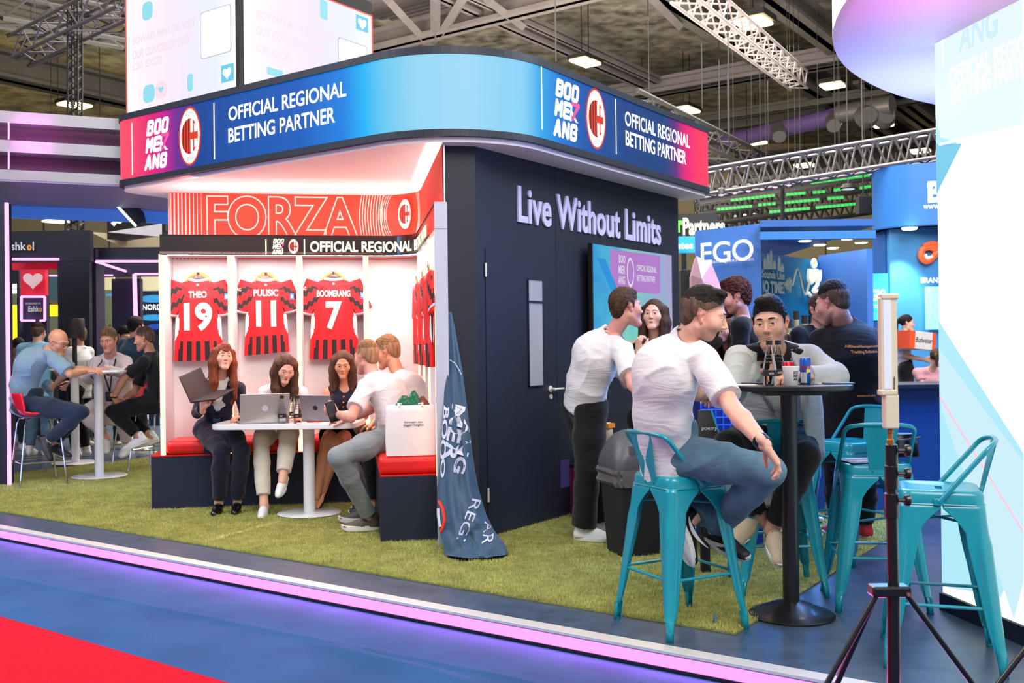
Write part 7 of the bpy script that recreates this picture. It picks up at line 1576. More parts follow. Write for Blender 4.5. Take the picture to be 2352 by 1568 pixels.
    if beard >= .9:
        f = Field([hp(0, .05, -.08)], .09, .0034); f.ell(hp(0, .068, -.094), (hr, hf, hu), [.037 * HS, .043 * HS, .036 * HS], k=.01, cuts=[(hp(0, 0, -.0725), hu)]); f.cone(hp(-.026, .082, -.0545), hp(0, .0915, -.048), .0036 * HS, None, k=.003); f.cone(hp(.026, .082, -.0545), hp(0, .0915, -.048), .0036 * HS, None, k=.003)
        for sx in (1, -1): f.cone(hp(sx * .030, .080, -.056), hp(sx * .026, .074, -.082), .0075 * HS, None, k=.006)
        v, F_ = f.mesh(); n = vnormals(v, F_); v = (v + n * ((vnoise(v * 260.0) - .3) * .002)[:, None]).astype(np.float32); fmesh('beard', [(v, F_)], MATS[hair.get('mat', 'hair_dark')], T)
    # ---- hair
    hm = MATS[hair.get('mat', 'hair_dark')]; seed = abs(hash(label)) % 7 if False else len(label) % 7
    if st_ != 'bald':
        f = Field([hp(0, 0, 0)] + ([hp(0, 0, -.32), hp(.05, -.06, -.30)] if st_ in ('long', 'bob') else []), .17 * HS, .0036 if detail == 2 else .0055)
        e = lambda c, r, k=.015, op='u', cuts=(): f.ell(hp(*c), (hr, hf, hu), [q * HS for q in r], k=k * HS, op=op, cuts=cuts)
        vol = hair.get('vol', .010)
        if st_ in ('short', 'fade', 'crop'):
            fl_ = hair.get('line', .070); tv_ = .5 if st_ == 'crop' else 1
            nrm = (hf * .56 - hu * .83).normalized() if st_ != 'fade' else (hf * .38 - hu * .93).normalized(); p0 = hp(0, fl_, .064 + (.0 if st_ != 'fade' else .008))
            if st_ == 'fade': e((0, -.012, .056), (.0728, .0915, .072 + vol), 0, 'u', [(p0, (hf * .7 - hu * .7).normalized())])
            else: e((0, -.014, .040), (.0750 + (vol * .22 if st_ != 'fade' else .0015), .0950 + vol * .3, .088 + vol), 0, 'u', [(p0, nrm)])
            if st_ == 'short': e((0, .014, .098), (.050, .070, .026 + vol * .8), .02, 'u', [(p0, nrm)])
            if hair.get('quiff'): e((hair['quiff'] * .01, .050, .112), (.044, .034, .020), .02)
            if st_ == 'short' and hair.get('nape', True): e((0, -.058, -.01), (.058, .042, .056), .02, 'u', [(hp(0, -.02, 0), hf)])
            for sx in (1, -1): f.ell(hp(sx * .086, .003, .0), (hr, hf, hu), [.022 * HS, .030 * HS, .034 * HS], k=.004, op='s')
            for sx in ((1, -1) if st_ == 'short' else ()): f.cone(hp(sx * .0725, .022, .03), hp(sx * .072, .020, -.004), .007 * HS, .004 * HS, k=.01)
        else:
            part_ = hair.get('part', 0)
            e((0, -.016, .040), (.0795, .100, .0925), .0, 'u'); 
            f.ell(hp(0, .095, -.022), (hr, hf, hu), [.0695 * HS, .078 * HS, .099 * HS], k=.012, op='s')
            if hair.get('fringe'): 
                for q in range(-4, 5): f.cone(hp(q * .008, .070, .105), hp(q * .0125, .098, .045 - .004 * abs(q) * (-1)), .012 * HS, .006 * HS, k=.006)
            Ld = hair.get('len', .30); fw = hair.get('front', .5)
            if st_ in ('long', 'bob'):
                for q in range(-5, 6):
                    t = q / 5; a = t * math.radians(112); rx, ry = .086 * math.sin(a), -.012 - .092 * math.cos(a)
                    s0_ = hp(rx * .9, ry, .04); s1_ = hp(rx * 1.05, ry * 1.0 + .0, -.06); g_ = V(0, 0, -1)
                    L_ = Ld * (1 - .12 * abs(math.sin(q * 2.1))); s2_ = s1_ + (g_ * .8 + hf * (.12 if abs(t) > .7 else -.12)).normalized() * L_ * .55 * S; s3_ = s2_ + (g_ + hr * (.10 * t)).normalized() * L_ * .45 * S
                    r_ = .026 if abs(t) > .8 else .032
                    if abs(t) > .7 and fw < .3: s2_ = s1_ - hf * .05 + g_ * L_ * .4; s3_ = s2_ + g_ * L_ * .4
                    f.cone(s0_, s1_, r_ * S, r_ * S, k=.03); f.cone(s1_, s2_, r_ * S, r_ * .95 * S, k=.03); f.cone(s2_, s3_, r_ * .95 * S, r_ * .45 * S, k=.025)
            if st_ == 'pony': f.cone(hp(0, -.10, .05), hp(0, -.15, .0), .03 * HS, .03 * HS, k=.02); f.cone(hp(0, -.15, .0), hp(0, -.13, -.13), .03 * HS, .012 * HS, k=.02)
        if st_ == 'fade':               # clipped sides: a thin lighter layer
            g_ = Field([hp(0, 0, 0)], .12 * HS, .0036 if detail == 2 else .0055); g_.ell(hp(0, -.012, .037), (hr, hf, hu), [.0762 * HS, .0958 * HS, .089 * HS], k=0, cuts=[(hp(0, .062, .058), (hf * .60 - hu * .80).normalized()), (hp(0, .0, .088), hu)])
            g_.ell(hp(0, -.055, -.012), (hr, hf, hu), [.058 * HS, .042 * HS, .050 * HS], k=.015, cuts=[(hp(0, -.03, 0), hf)])
            for sx in (1, -1): g_.ell(hp(sx * .086, .004, -.002), (hr, hf, hu), [.020 * HS, .028 * HS, .036 * HS], k=.004, op='s')
            sm_ = {'hair_dark': 'hair_side_dark', 'hair_black': 'hair_side_dark', 'hair_light': 'hair_side_light', 'hair_brown': 'hair_side_dark'}[hair['mat']]
            fmesh('hair_sides', [g_.mesh()], MATS[sm_], T)
        v, F_ = f.mesh()
        if len(v):
            n = vnormals(v, F_); q = v.astype(float) * [1, 1, .35 if st_ in ('long', 'bob') else 1.0]; am = hair.get('rough', .004)
            L_v = (v - A3(hd)) @ np.stack([A3(hr), A3(hf), A3(hu)], 1); am = am * (.45 if st_ in ('long', 'pony', 'bob') else .6); q2 = L_v * ([85, 22, 60] if st_ != 'long' else [70, 70, 8])
            w = vnoise(q2 * 1.6 + seed) - .5 + .6 * (vnoise(q2 * 3.7 + 3) - .5); v = (v + n * (w * am * 2)[:, None]).astype(np.float32); fmesh('hair', [(v, F_)], hm, T)
    # ---- clothes: top
    if top:
        tm = MATS[top['mat']]; tl = top.get('loose', .014); slv = top.get('sleeve', .6); f = Field(allp, .20, h); hmw = top.get('hemw', 1); hemL = top.get('hem', .10); hb = P0 - up * hemL * S; wid = build * top.get('wide', 1.0)
        dn = J.get('hemdir') or -up; hb = P0 + dn.normalized() * hemL * S
        cuts = []
        f.cone(hb, W1, ((.128 if not fem else .118) * S * wid + tl) * hmw, (.118 if not fem else .100) * S * wid + tl, k=.05, fl=(bf, .80)); f.cone(W1, W2, (.118 if not fem else .100) * S * wid + tl, (.135 if not fem else .118) * S * wid + tl, k=.05, fl=(bf, .76)); f.cone(W2, NK - up * .075 * S, (.135 if not fem else .118) * S * wid + tl, .085 * S + tl, k=.06, fl=(bf, .76))
        f.cone(SR - up * .012, SL - up * .012, .046 * S + tl * .5, None, k=.04)
        for a in (SR, SL): f.cone(NK + up * .008 * S - bf * .012, a, .042 * S + tl * .3, .044 * S + tl * .3, k=.025)
        f.cone(NK - up * .025 * S, NK - up * .06 * S, .060 * S + tl * .5, .08 * S, k=.03)
        if fem and not top.get('plain'): 
            for sg in (1, -1): f.ell(P0.lerp(NK, .70) + bf * .075 * S + sv * sg * .058 * S, (sv, bf, up), [.055 * S, .05 * S, .055 * S], k=.04)
        v_cut = (hb, dn.normalized()); wsn = []; fdist = ((.135 if not fem else .118) * S * wid + tl) * .76
        for (a, e_, w_), on in zip(arms, top.get('arms', (1, 1))):
            if slv <= 0: continue
            ar = (.047 if not fem else .041) * S * (.5 + .5 * build) + tl * .75; wsn.append((a.lerp(e_, slv) if slv <= 1 else w_.lerp(e_, .06), ((e_ - a) if slv <= 1 else (w_ - e_)).normalized()))
            if slv <= 1:
                ep = a.lerp(e_, slv); f.cone(a, ep + (e_ - a).normalized() * .06, ar, ar * (1.12 if top.get('flare', 1) else .95), k=.03, cuts=[(ep, (e_ - a).normalized())])
            else:
                ep = w_.lerp(e_, .06); f.cone(a, e_, ar, ar * .88, k=.03); f.cone(e_, ep, ar * .88, ar * .72, k=.02, cuts=[(ep, (w_ - e_).normalized())])
        f.cut(*v_cut)
        # neck opening
        no = top.get('neck', 'crew'); nd = (hp(0, -.018, -.055) - NK).normalized()
        f.cone(NK - nd * .005 + bf * .004, NK + nd * .10, (.060 if not fem else .056) * S, .075 * S, k=.006, op='s')
        if no == 'scoop': f.ell(NK + bf * .075 * S - up * .03 * S, (sv, bf, up), [.050 * S, .06 * S, .042 * S], k=.01, op='s')
        if no == 'open':
            f.cone(NK + bf * fdist * .75 - up * .01, P0.lerp(NK, top.get('vdepth', .45)) + bf * fdist * 1.08, .066 * S * top.get('vw', 1), .010, k=.006, op='s')
        if slv <= 0:
            for a in (SR, SL): f.ell(a + (a - NK).normalized() * .045 * S - up * .0, (sv, bf, up), [.055 * S, .09 * S, .10 * S], k=.006, op='s')
        v, F_ = f.mesh(); v = wrinkle(v, F_, top.get('wr', .007), top.get('wf', 9), ax=sv, seed=seed); v = snap(v, wsn, h, .11 * S); v = snap(v, [v_cut], h, .4); g = fmesh(top.get('name', 'shirt'), [(v, F_)], tm, T)
        if no in ('crew',) and top.get('collar', True):
            c0 = NK + nd * .010 * S; rr_ = (.062 if not fem else .058) * S
            a1 = sv.normalized(); a2 = nd.cross(a1).normalized(); MB().tube([c0 + a1 * rr_ * math.cos(q) + a2 * rr_ * math.sin(q) + bf * .004 for q in [2 * PI * k / 24 for k in range(25)]], .0065 * S, 6).make('neckband', tm, g, smooth=True)
        if top.get('polo'):
            c0 = NK + nd * .02 * S; a1 = sv; a2 = nd.cross(a1).normalized(); a2 = a2 if a2.dot(bf) > 0 else -a2; rs_ = []
            for k in range(21):
                q = math.radians(-250 + 320 * k / 20 - 0); rr_ = .062 * S; ddr = a1 * math.cos(q) + a2 * math.sin(q); rs_.append([c0 + ddr * rr_ + nd * .012, c0 + ddr * (rr_ + .018) - nd * .016])
            MB().rings(rs_, 0, False, False).make('collar', tm, g, smooth=True, solid=.005)
        if top.get('under'):                  # shirt seen in the opening
            f = Field(allp, .16, h); f.cone(P0, W1, .114 * S * wid, .112 * S * wid, k=.04, fl=(bf, .78)); f.cone(W1, W2, .112 * S * wid, .132 * S * wid, k=.04, fl=(bf, .76)); f.cone(W2, NK - up * .05 * S, .132 * S * wid, .088 * S, k=.05, fl=(bf, .78)); f.cone(NK - up * .06, NK, .088 * S, .064 * S, k=.03)
            for a in (SR, SL): f.cone(NK + up * .010 * S, a.lerp(NK, .25), .053 * S, .052 * S, k=.02)
            if fem:
                for sg in (1, -1): f.ell(P0.lerp(NK, .70) + bf * .07 * S + sv * sg * .055 * S, (sv, bf, up), [.05 * S, .05 * S, .05 * S], k=.04)
            f.cone(NK + bf * .01, NK + nd * .10, .058 * S, .07 * S, k=.006, op='s')
            if top.get('under_open'): f.cone(NK + bf * .10 * S + up * .02, P0.lerp(NK, .8) + bf * .14 * S, .035 * S, .004, k=.006, op='s')
            v, F_ = f.mesh(); fmesh('inner_shirt', [(wrinkle(v, F_, .003, 10, seed=2), F_)], MATS[top['under']], T)
        if top.get('lapel'):
            bt = tree(g)
            for sg in (1, -1):
                q = [(NK + sv * sg * .060 * S + bf * .02 + up * .018, NK + sv * sg * .078 * S + bf * .02 + up * .004)]
                for t, w0, w1 in ((.93, .050, .100), (.82, .046, .118), (.72, .036, .090), (.60, .024, .058), (top.get('vdepth', .45) + .02, .008, .020)):
                    c = P0.lerp(NK, t); q.append((drape(bt, c + sv * sg * w0 * S * top.get('vw', 1), bf, .007), drape(bt, c + sv * sg * w1 * S * (.6 + .4 * top.get('vw', 1)), bf, .007)))
                MB().rings([list(a) for a in q], 0, False, False).make('lapel', tm, g, smooth=True, solid=.006)
        if extra: extra(T, locals())
    # ---- clothes: legs
    if legs:
        lm_ = MATS[legs['mat']]; ll = legs.get('loose', .016); f = Field([P0, HR, HL] + [p for a in lg for p in a], .16, h); ct = legs.get('cut', .93)
        f.cone(HR, HL, .092 * S * (.6 + .4 * build) + ll * .5, None, k=.04); f.cone(P0, P0.lerp(NK, .2), .112 * S * build, .112 * S * build + ll * .3, k=.04, fl=(bf, .8))
        if legs.get('skirt'):
            for a, k_, _ in lg: f.cone(a, a.lerp(k_, .62), .095 * S + ll, .085 * S + ll, k=.07, cuts=[(a.lerp(k_, .62), (k_ - a).normalized())])
        else:
            for a, k_, an in lg:
                en = k_.lerp(an, ct); cr_ = legs.get('hemr', .052) * S; f.cone(a, a.lerp(k_, .5), .090 * S + ll * .6, .078 * S + ll * .6, k=.03); f.cone(a.lerp(k_, .5), k_, .078 * S + ll * .6, .058 * S + ll * .7, k=.03); f.cone(k_, k_.lerp(an, .35), .058 * S + ll * .6, .060 * S + ll * .5, k=.02)
                f.cone(k_.lerp(an, .35), en + (an - k_).normalized() * .05, .060 * S + ll * .5, cr_, k=.02, cuts=[(en, (an - k_).normalized())])
        v, F_ = f.mesh(); v = wrinkle(v, F_, legs.get('wr', .006), 7, seed=seed + 2)
        if not legs.get('skirt'): v = snap(v, [(k_.lerp(an, ct), (an - k_).normalized()) for a, k_, an in lg], h, .12 * S)
        g2 = fmesh('trousers' if not legs.get('skirt') else 'skirt', [(v, F_)], lm_, T)
    if shoes:
        for nm, (a, k_, an) in zip(('R', 'L'), lg):
            fd, u_ = J['foot' + nm]; shoe(T, an, Vector(fd), Vector(u_), S * (.9 if fem else 1.0), MATS[shoes['mat']], MATS[shoes.get('sole', 'sole_white')], shoes.get('kind', 'sneaker'))
    J['_T'] = T; J['_hp'] = hp; J['_ax'] = (sv, bf, up); J['_hax'] = (hr, hf, hu); J['_SR'], J['_SL'] = SR, SL; J['_top'] = [c for c in T.children if top and c.name.split('.')[0] == top.get('name', 'shirt')]
    return T
def lanyard(T, J, m='lanyard_black', badge='badge_dark', L=.42, S=1.06, show=True, back=False):
    sv, bf, up = J['_ax']; NK = J['neck']; k = -1 if back else 1
    bt = tree(J['_top'][0]) if J['_top'] else None
    q = [NK + sv * .055 * S + bf * .0 + up * .02, NK + sv * .07 * S + bf * .07 * S - up * .03, NK + sv * .045 * S + bf * .135 * S - up * .14, NK + bf * .155 * S - up * L * .8]
    q2 = [NK - sv * .055 * S + bf * .0 + up * .02, NK - sv * .07 * S + bf * .07 * S - up * .03, NK - sv * .045 * S + bf * .135 * S - up * .14, NK + bf * .155 * S - up * L * .8]
    nb = [NK + sv * .055 * S + up * .02, NK - bf * .062 * S + up * .035, NK - sv * .055 * S + up * .02]
    LY = MB()
    for path in (q, q2, nb):
        P_ = spline(path, 5); rs = []
        if bt and path is not nb: P_ = [p if i < 6 else drape(bt, p, bf, .005) for i, p in enumerate(P_)]
        for i, p in enumerate(P_):
            t = (P_[min(i + 1, len(P_) - 1)] - P_[max(i - 1, 0)]).normalized(); s_ = t.cross(bf if path is not nb else up); s_ = s_.normalized() if s_.length > .01 else sv; rs.append([p - s_ * .007, p + s_ * .007])
        LY.rings(rs, 0, False, False)
    o = LY.make('lanyard', MATS[m], T, smooth=True, solid=.003)
    if show: c = drape(bt, NK - up * (L * .8 + .06), bf, .012) if bt else NK + bf * .165 * S - up * (L * .8 + .06); MB().box(c, (.085, .006, .12), (sv, bf, up)).make('badge', MATS[badge], o, bevel=.004); MB().box(c + bf * .004 + up * .02, (.06, .002, .03), (sv, bf, up)).make('badge_print', MATS['badge_blue'], o)
    return o
# ================================================================ the people
S = 1.06; UA, FA, TH, SH = .30 * S, .265 * S, .455 * S, .44 * S
def right_of(yaw): f = yawv(yaw); return f.cross(ZV)
# -- seated man in the white tee, nearest stool
J = dict(pelvis=at(1545, 1040, 4.92), neck=at(1582, 770, 4.76), head=at(1614, 726, 4.66), hyaw=78, hpitch=-14, hroll=0, side=right_of(118), hside=right_of(95), fwd=yawv(110), bow=.10, gaze=at(1760, 800, 4.6))
J['hemdir'] = V(-.1, 0, -1)
J['SR'] = at(1618, 826, 4.62); J['SL'] = at(1530, 800, 4.95)
J['ER'] = reach(J['SR'], 1683, 938, UA, True); J['WR'] = reach(J['ER'], 1757, 1022, FA, True)
J['EL'] = reach(J['SL'], 1600, 900, UA, False); J['WL'] = reach(J['EL'], 1618, 905, FA * .92, False)
J['KR'] = reach(J['pelvis'] + J['hside'] * .09, 1766, 1082, TH, True); J['AR'] = at(1642, 1210, 4.98)
J['KL'] = reach(J['pelvis'] - J['hside'] * .09, 1735, 1075, TH, False); J['AL'] = at(1586, 1192, 4.92)
J['footR'] = (at(1690, 1288, 4.75) - at(1610, 1240, 4.9), V(-.35, -.1, .9)); J['footL'] = (V(.28, -.05, -.95), V(.80, .55, .25))
J['handR'] = dict(d=at(1792, 1072, J['WR'].y + .02) - J['WR'], palm=V(-.8, .25, -.5), thumb=V(0, 1, 0), curl=(22, 32, 22))
J['handL'] = dict(palm=V(0, 0, -1), curl=(50, 60, 40))
T = figure('person in a white tee and blue jeans seated on the teal stool, back to us', J, dict(mat='tee_white', sleeve=.78, hem=.155, loose=.020, wide=1.06, wr=.009, wf=9, hemw=.96), dict(mat='jeans_blue', cut=.93, hemr=.062), dict(style='fade', mat='hair_dark', side=.75, vol=.012, rough=.004, quiff=1, iris='iris_blue'), 'fair', S, detail=2, beard=1.0, shoes=dict(mat='shoe_black', kind='sneaker'))
P1 = J
lanyard(T, J, show=False)
for k in range(3):
    w, e_ = J['WR'], J['ER']; d = (w - e_).normalized(); c = w - d * (.012 + k * .012); a1 = d.cross(ZV).normalized(); a2 = d.cross(a1)
    MB().tube([c + a1 * .034 * math.cos(q) + a2 * .031 * math.sin(q) for q in [2 * PI * i / 20 for i in range(21)]], .0052, 6).make('bracelet', MATS['leather_black'], T, smooth=True)
for nm, an in (('R', J['AR']), ('L', J['AL'])):     # curved mark on the shoes' outer sides
    fd, u_ = J['foot' + nm]; fd = Vector(fd).normalized(); u_ = Vector(u_); u_ = (u_ - fd * u_.dot(fd)).normalized(); s_ = fd.cross(u_); s_ = s_ if s_.dot(V(-.3, -1, 0)) > 0 else -s_
    b0 = an - u_ * .092 * S - fd * .075 * S; q = lambda a, z: b0 + fd * a * S + u_ * z * S + s_ * (.0475 * S)
    up_, lo_ = [], []
    for k in range(13): t = k / 12; up_.append(q(.05 + .17 * t, .048 + .055 * t ** 2.2)); lo_.append(q(.05 + .17 * t, .048 - .022 * math.sin(t * PI) * (1 - .3 * t) + .055 * t ** 2.2 - .002))
    mb = MB()
    for a in range(12): mb.quad(lo_[a], lo_[a + 1], up_[a + 1], up_[a])
    mb.make('shoe_mark', MATS['sole_white'], T, solid=.003)
# -- man in the pale blazer
J = dict(pelvis=at(1782, 1010, 5.68), neck=at(1778, 806, 5.50), head=at(1769, 742, 5.38), hyaw=-26, hpitch=-6, hroll=-4, side=right_of(-8), fwd=yawv(-8), bow=.05, gaze=at(1600, 760, 4.4))
J['SR'] = at(1695, 822, 5.50); J['SL'] = at(1862, 822, 5.52)
J['ER'] = reach(J['SR'], 1678, 905, UA, True); J['WR'] = reach(J['ER'], 1722, 868, FA, False)
J['EL'] = reach(J['SL'], 1920, 868, UA, True); J['WL'] = reach(J['EL'], 1848, 864, FA, True)
if J['WR'].z < 1.20: J['WR'].z = 1.205
if J['WL'].z < 1.20: J['WL'].z = 1.21
J['KR'] = reach(J['pelvis'] + J['side'] * .09, 1672, 1022, TH, True); J['AR'] = reach(J['KR'], 1742, 1182, SH, False)
J['KL'] = reach(J['pelvis'] - J['side'] * .09, 1850, 1050, TH, True); J['AL'] = reach(J['KL'], 1778, 1205, SH * .96, False)
J['footR'] = (at(1686, 1282, 5.1) - at(1744, 1205, 5.35), V(.3, -.75, .55)); J['footL'] = (V(-.02, -.8, -.55), V(0, -.45, .85))
J['handR'] = dict(d=V(.85, -.2, .12), palm=V(-.05, -.3, -1), thumb=V(-.1, .9, .2), curl=(35, 50, 30)); J['handL'] = dict(d=V(-.9, -.1, .05), palm=V(0, .2, -1), curl=(30, 45, 30))
T = figure('person in a pale blazer over black tee leaning on the black table, dark hair', J, dict(mat='blazer_pale', name='blazer', sleeve=2, hem=.30, loose=.024, wide=1.10, neck='open', vdepth=.40, vw=1.55, under='tee_black', lapel=True, wr=.008), dict(mat='trouser_black', cut=.92), dict(style='short', mat='hair_black', side=.9, vol=.014, rough=.005, quiff=1, line=.078, browt=1.2), 'olive', S * 1.06, detail=2, beard=.45, build=1.16, shoes=dict(mat='shoe_beige', kind='sneaker'))
P2 = J
fl = MB(); rs = []                      # jacket front hanging beside the thigh
for (xa, xb, y) in ((1838, 1884, 892), (1840, 1890, 940), (1848, 1892, 990), (1862, 1893, 1025), (1882, 1893, 1056)):
    rs.append([at(xa + (xb - xa) * k / 6, y, 5.36 + .10 * (k / 6) ** 2 + .02 * math.sin(k + y * .03)) for k in range(7)])
fl.rings(rs, 0, False, False).make('jacket_front', MATS['blazer_pale'], T, smooth=True, ang=180, solid=.008)
# -- standing man in the white tee by the door
Yk = 6.95; J = dict(pelvis=at(1343, 935, 6.98), neck=at(1403, 768, 6.78), head=at(1437, 708, 6.68), hyaw=112, hpitch=2, hroll=6, side=right_of(112), fwd=yawv(100), bow=.05)
J['SR'] = at(1432, 806, 6.62); J['SL'] = at(1392, 792, 6.95)
J['ER'] = reach(J['SR'], 1455, 885, UA, True); J['WR'] = reach(J['ER'], 1500, 930, FA, True); J['EL'] = reach(J['SL'], 1440, 880, UA, False); J['WL'] = reach(J['EL'], 1480, 840, FA, False)
J['KR'] = at(1350, 1075, 6.86); J['AR'] = at(1342, 1208, 6.95); J['KL'] = at(1368, 1070, 7.1); J['AL'] = at(1372, 1190, 7.2); J['AR'].z = J['AL'].z = .11
J['footR'] = (V(.9, -.25, -.0), V(0, 0, 1)); J['footL'] = (V(.95, .1, 0), V(0, 0, 1)); J['handR'] = dict(palm=V(0, 0, -1)); J['handL'] = dict(palm=V(0, 0, -1))
T = figure('person in a white tee and black trousers leaning in by the dark door', J, dict(mat='tee_white', sleeve=.72, hem=.02, loose=.024, wide=1.14, wr=.009), dict(mat='trouser_black', cut=.97, hemr=.080, loose=.040), dict(style='short', mat='hair_brown', side=.9, vol=.010, rough=.005), 'pink', S, detail=2, shoes=dict(mat='shoe_white', kind='sneaker'))
lanyard(T, J, show=False)
# -- woman facing him
J = dict(pelvis=at(1500, 960, 7.55), neck=at(1500, 788, 7.5), head=at(1502, 724, 7.42), hyaw=-22, hpitch=6, side=right_of(-12), fwd=yawv(-12), bow=.0, gaze=at(1440, 700, 6.6))
J['ER'] = reach(J['neck'] + J['side'] * .17, 1452, 862, .29, True); J['WR'] = reach(J['ER'], 1466, 806, .25, True); J['EL'] = at(1548, 870, 7.5); J['WL'] = at(1545, 950, 7.4)
for s_, q in (('R', 1485), ('L', 1515)): J['K' + s_] = at(q, 1090, 7.5); J['A' + s_] = at(q, 1200, 7.55); J['A' + s_].z = .1; J['foot' + s_] = (V(-.3, -.9, 0), V(0, 0, 1))
J['handR'] = dict(d=V(.05, -.1, 1), palm=V(.8, .4, .1), thumb=V(.1, -1, 0), curl=(40, 60, 40)); J['handL'] = dict(palm=V(-1, 0, 0))
T = figure('person with long brown hair in a black sleeveless top before the wall screen', J, dict(mat='tee_black', sleeve=0, hem=.05, loose=.008), dict(mat='trouser_black'), dict(style='long', mat='hair_brown', len=.30, front=1), 'fair', 1.02, fem=True, detail=2, shoes=dict(mat='shoe_black'))
lanyard(T, J, show=False, S=1.0)
hp = J['_hp']; MB().lathe([(.001, -.004), (.004, 0), (.001, .004)], hp(-.084, .005, -.03), 8).make('earring', MATS['white_gloss'], T); wr = J['WR']; MB().tube([wr + V(.03, -.02, .085) + V(math.cos(q), math.sin(q), 0) * .009 for q in [2 * PI * i / 10 for i in range(11)]], .0015, 5).make('ring', MATS['gold_m'], T)
# -- man in black suit with tousled red-brown hair
J = dict(pelvis=at(1745, 960, 7.7), neck=at(1706, 738, 7.56), head=at(1690, 684, 7.5), hyaw=-98, hpitch=-8, side=right_of(-110), fwd=yawv(-110), bow=.05)
J['ER'] = at(1760, 850, 7.9); J['WR'] = at(1700, 890, 8.0); J['EL'] = at(1700, 850, 7.4); J['WL'] = at(1650, 900, 7.4)
for s_, q in (('R', 1750), ('L', 1735)): J['K' + s_] = at(q, 1080, 7.6 + (.2 if s_ == 'R' else 0)); J['A' + s_] = at(q, 1180, 7.7); J['A' + s_].z = .1; J['foot' + s_] = (V(-1, -.1, 0), V(0, 0, 1))
figure('person in a black suit with tousled red-brown hair behind the two seated men', J, dict(mat='suit_black', name='jacket', sleeve=2, hem=.2, loose=.022, wide=1.08), dict(mat='trouser_black'), dict(style='short', mat='hair_red', vol=.022, rough=.011, quiff=1), 'pink', S * 1.04, detail=2, beard=.9, build=1.05, shoes=dict(mat='leather_black', kind='sneaker', sole='sole_dark'))
# -- woman half hidden between them
J = dict(pelvis=at(1690, 960, 8.3), neck=at(1678, 812, 8.2), head=at(1668, 762, 8.1), hyaw=-50, hpitch=14, side=right_of(-40), fwd=yawv(-40), bow=0)
J['ER'] = at(1655, 880, 8.1); J['WR'] = at(1650, 930, 8.0); J['EL'] = at(1705, 880, 8.2); J['WL'] = at(1700, 930, 8.1)
for s_, q in (('R', 1680), ('L', 1700)): J['K' + s_] = at(q, 1070, 8.2); J['A' + s_] = at(q, 1160, 8.3); J['A' + s_].z = .1; J['foot' + s_] = (V(-.3, -.9, 0), V(0, 0, 1))
figure('person in black looking up, half hidden between the seated men', J, dict(mat='tee_black', sleeve=2, hem=.1), dict(mat='trouser_black'), dict(style='long', mat='hair_brown', len=.2, front=1), 'pink', 1.0, fem=True, detail=1, shoes=dict(mat='shoe_black'))
# -- man with the printed back
J = dict(pelvis=at(1950, 985, 6.95), neck=at(1938, 742, 6.85), head=at(1914, 696, 6.78), hyaw=-138, hpitch=-12, side=right_of(-172), fwd=yawv(-172), bow=.03)
J['SR'] = at(2000, 782, 6.85); J['SL'] = at(1885, 782, 6.85)
J['ER'] = at(2012, 880, 6.9); J['WR'] = at(1990, 940, 7.1); J['EL'] = at(1872, 880, 6.95); J['WL'] = at(1880, 930, 7.2)
for s_, q in (('R', 1985), ('L', 1925)): J['K' + s_] = at(q, 1110, 6.9); J['A' + s_] = at(q, 1215, 7.0); J['A' + s_].z = .1; J['foot' + s_] = (V(-.1, .9, 0), V(0, 0, 1))
def back_print(T, L):
    NK, P0, sv, bf, up, S = L['NK'], L['P0'], L['sv'], L['bf'], L['up'], L['S']
    x = sv.normalized(); n = -bf; g = [c for c in T.children if c.name.startswith('shirt')][0]; bt = tree(g); wq = lambda q: drape(bt, q, n, .005)
    o = P0.lerp(NK, .80) - x * .02; m = mat('print_orange', (220, 140, 70), .6)
    for s_, dx, w, dz, h_ in (('AffiliateManagement', -.08, .24, 0, .024), ('Tracking Software', -.05, .19, -.036, .026), ('ravetrack.com', -.02, .14, -.33, .018)):
        text('print_lettering', s_, o + x * dx + up * dz, x * w, up * h_, m, g, bold=.03, warp=wq)
J['bow'] = .03
mat('shoe_red', (190, 30, 40), .5)
T = figure('person in a black tee with orange back print turned away by the bar', J, dict(mat='tee_black', sleeve=.85, hem=.10, loose=.03, wide=1.15, wr=.006), dict(mat='trouser_black', loose=.025), dict(style='fade', mat='hair_black', side=.45, vol=.016, rough=.004), 'pink', S * 1.08, detail=2, beard=.6, build=1.28, extra=back_print, shoes=dict(mat='shoe_red', kind='sneaker'))
lanyard(T, J, m='lanyard_plum', show=False, S=1.25)
# ================================================================ people at the bench table
def feet(J, d, dz=0):
    for s_ in ('R', 'L'): J['foot' + s_] = (d if not isinstance(d, dict) else d[s_], V(0, 0, 1))
# red-haired woman with the black laptop
W_ = .98; UA_, FA_, TH_, SH_ = .285 * W_, .25 * W_, .44 * W_, .41 * W_
J = dict(pelvis=at(497, 985, 8.62), neck=at(508, 864, 8.46), head=at(513, 820, 8.38), hyaw=30, hpitch=6, hroll=4, side=right_of(12), fwd=yawv(12), bow=.0, gaze=at(760, 780, 7.6))
J['SR'] = at(466, 893, 8.5); J['SL'] = at(548, 891, 8.5)
J['ER'] = at(452, 948, 8.40); J['WR'] = at(466, 938, 8.16); J['EL'] = at(562, 950, 8.5); J['WL'] = at(553, 972, 8.25)
J['KR'] = at(508, 1036, 8.18); J['AR'] = at(503, 1142, 8.32); J['KL'] = at(555, 1034, 8.20); J['AL'] = at(545, 1140, 8.36); J['AR'].z = J['AL'].z = .10
feet(J, {'R': V(.0, -1, -.12), 'L': V(.12, -1, -.12)})
J['handR'] = dict(d=V(.15, -.15, .9), palm=V(.2, -.5, .5), thumb=V(1, .2, .2), curl=(25, 35, 25)); J['handL'] = dict(d=V(-.5, -.8, .1), palm=V(0, 0, -1))
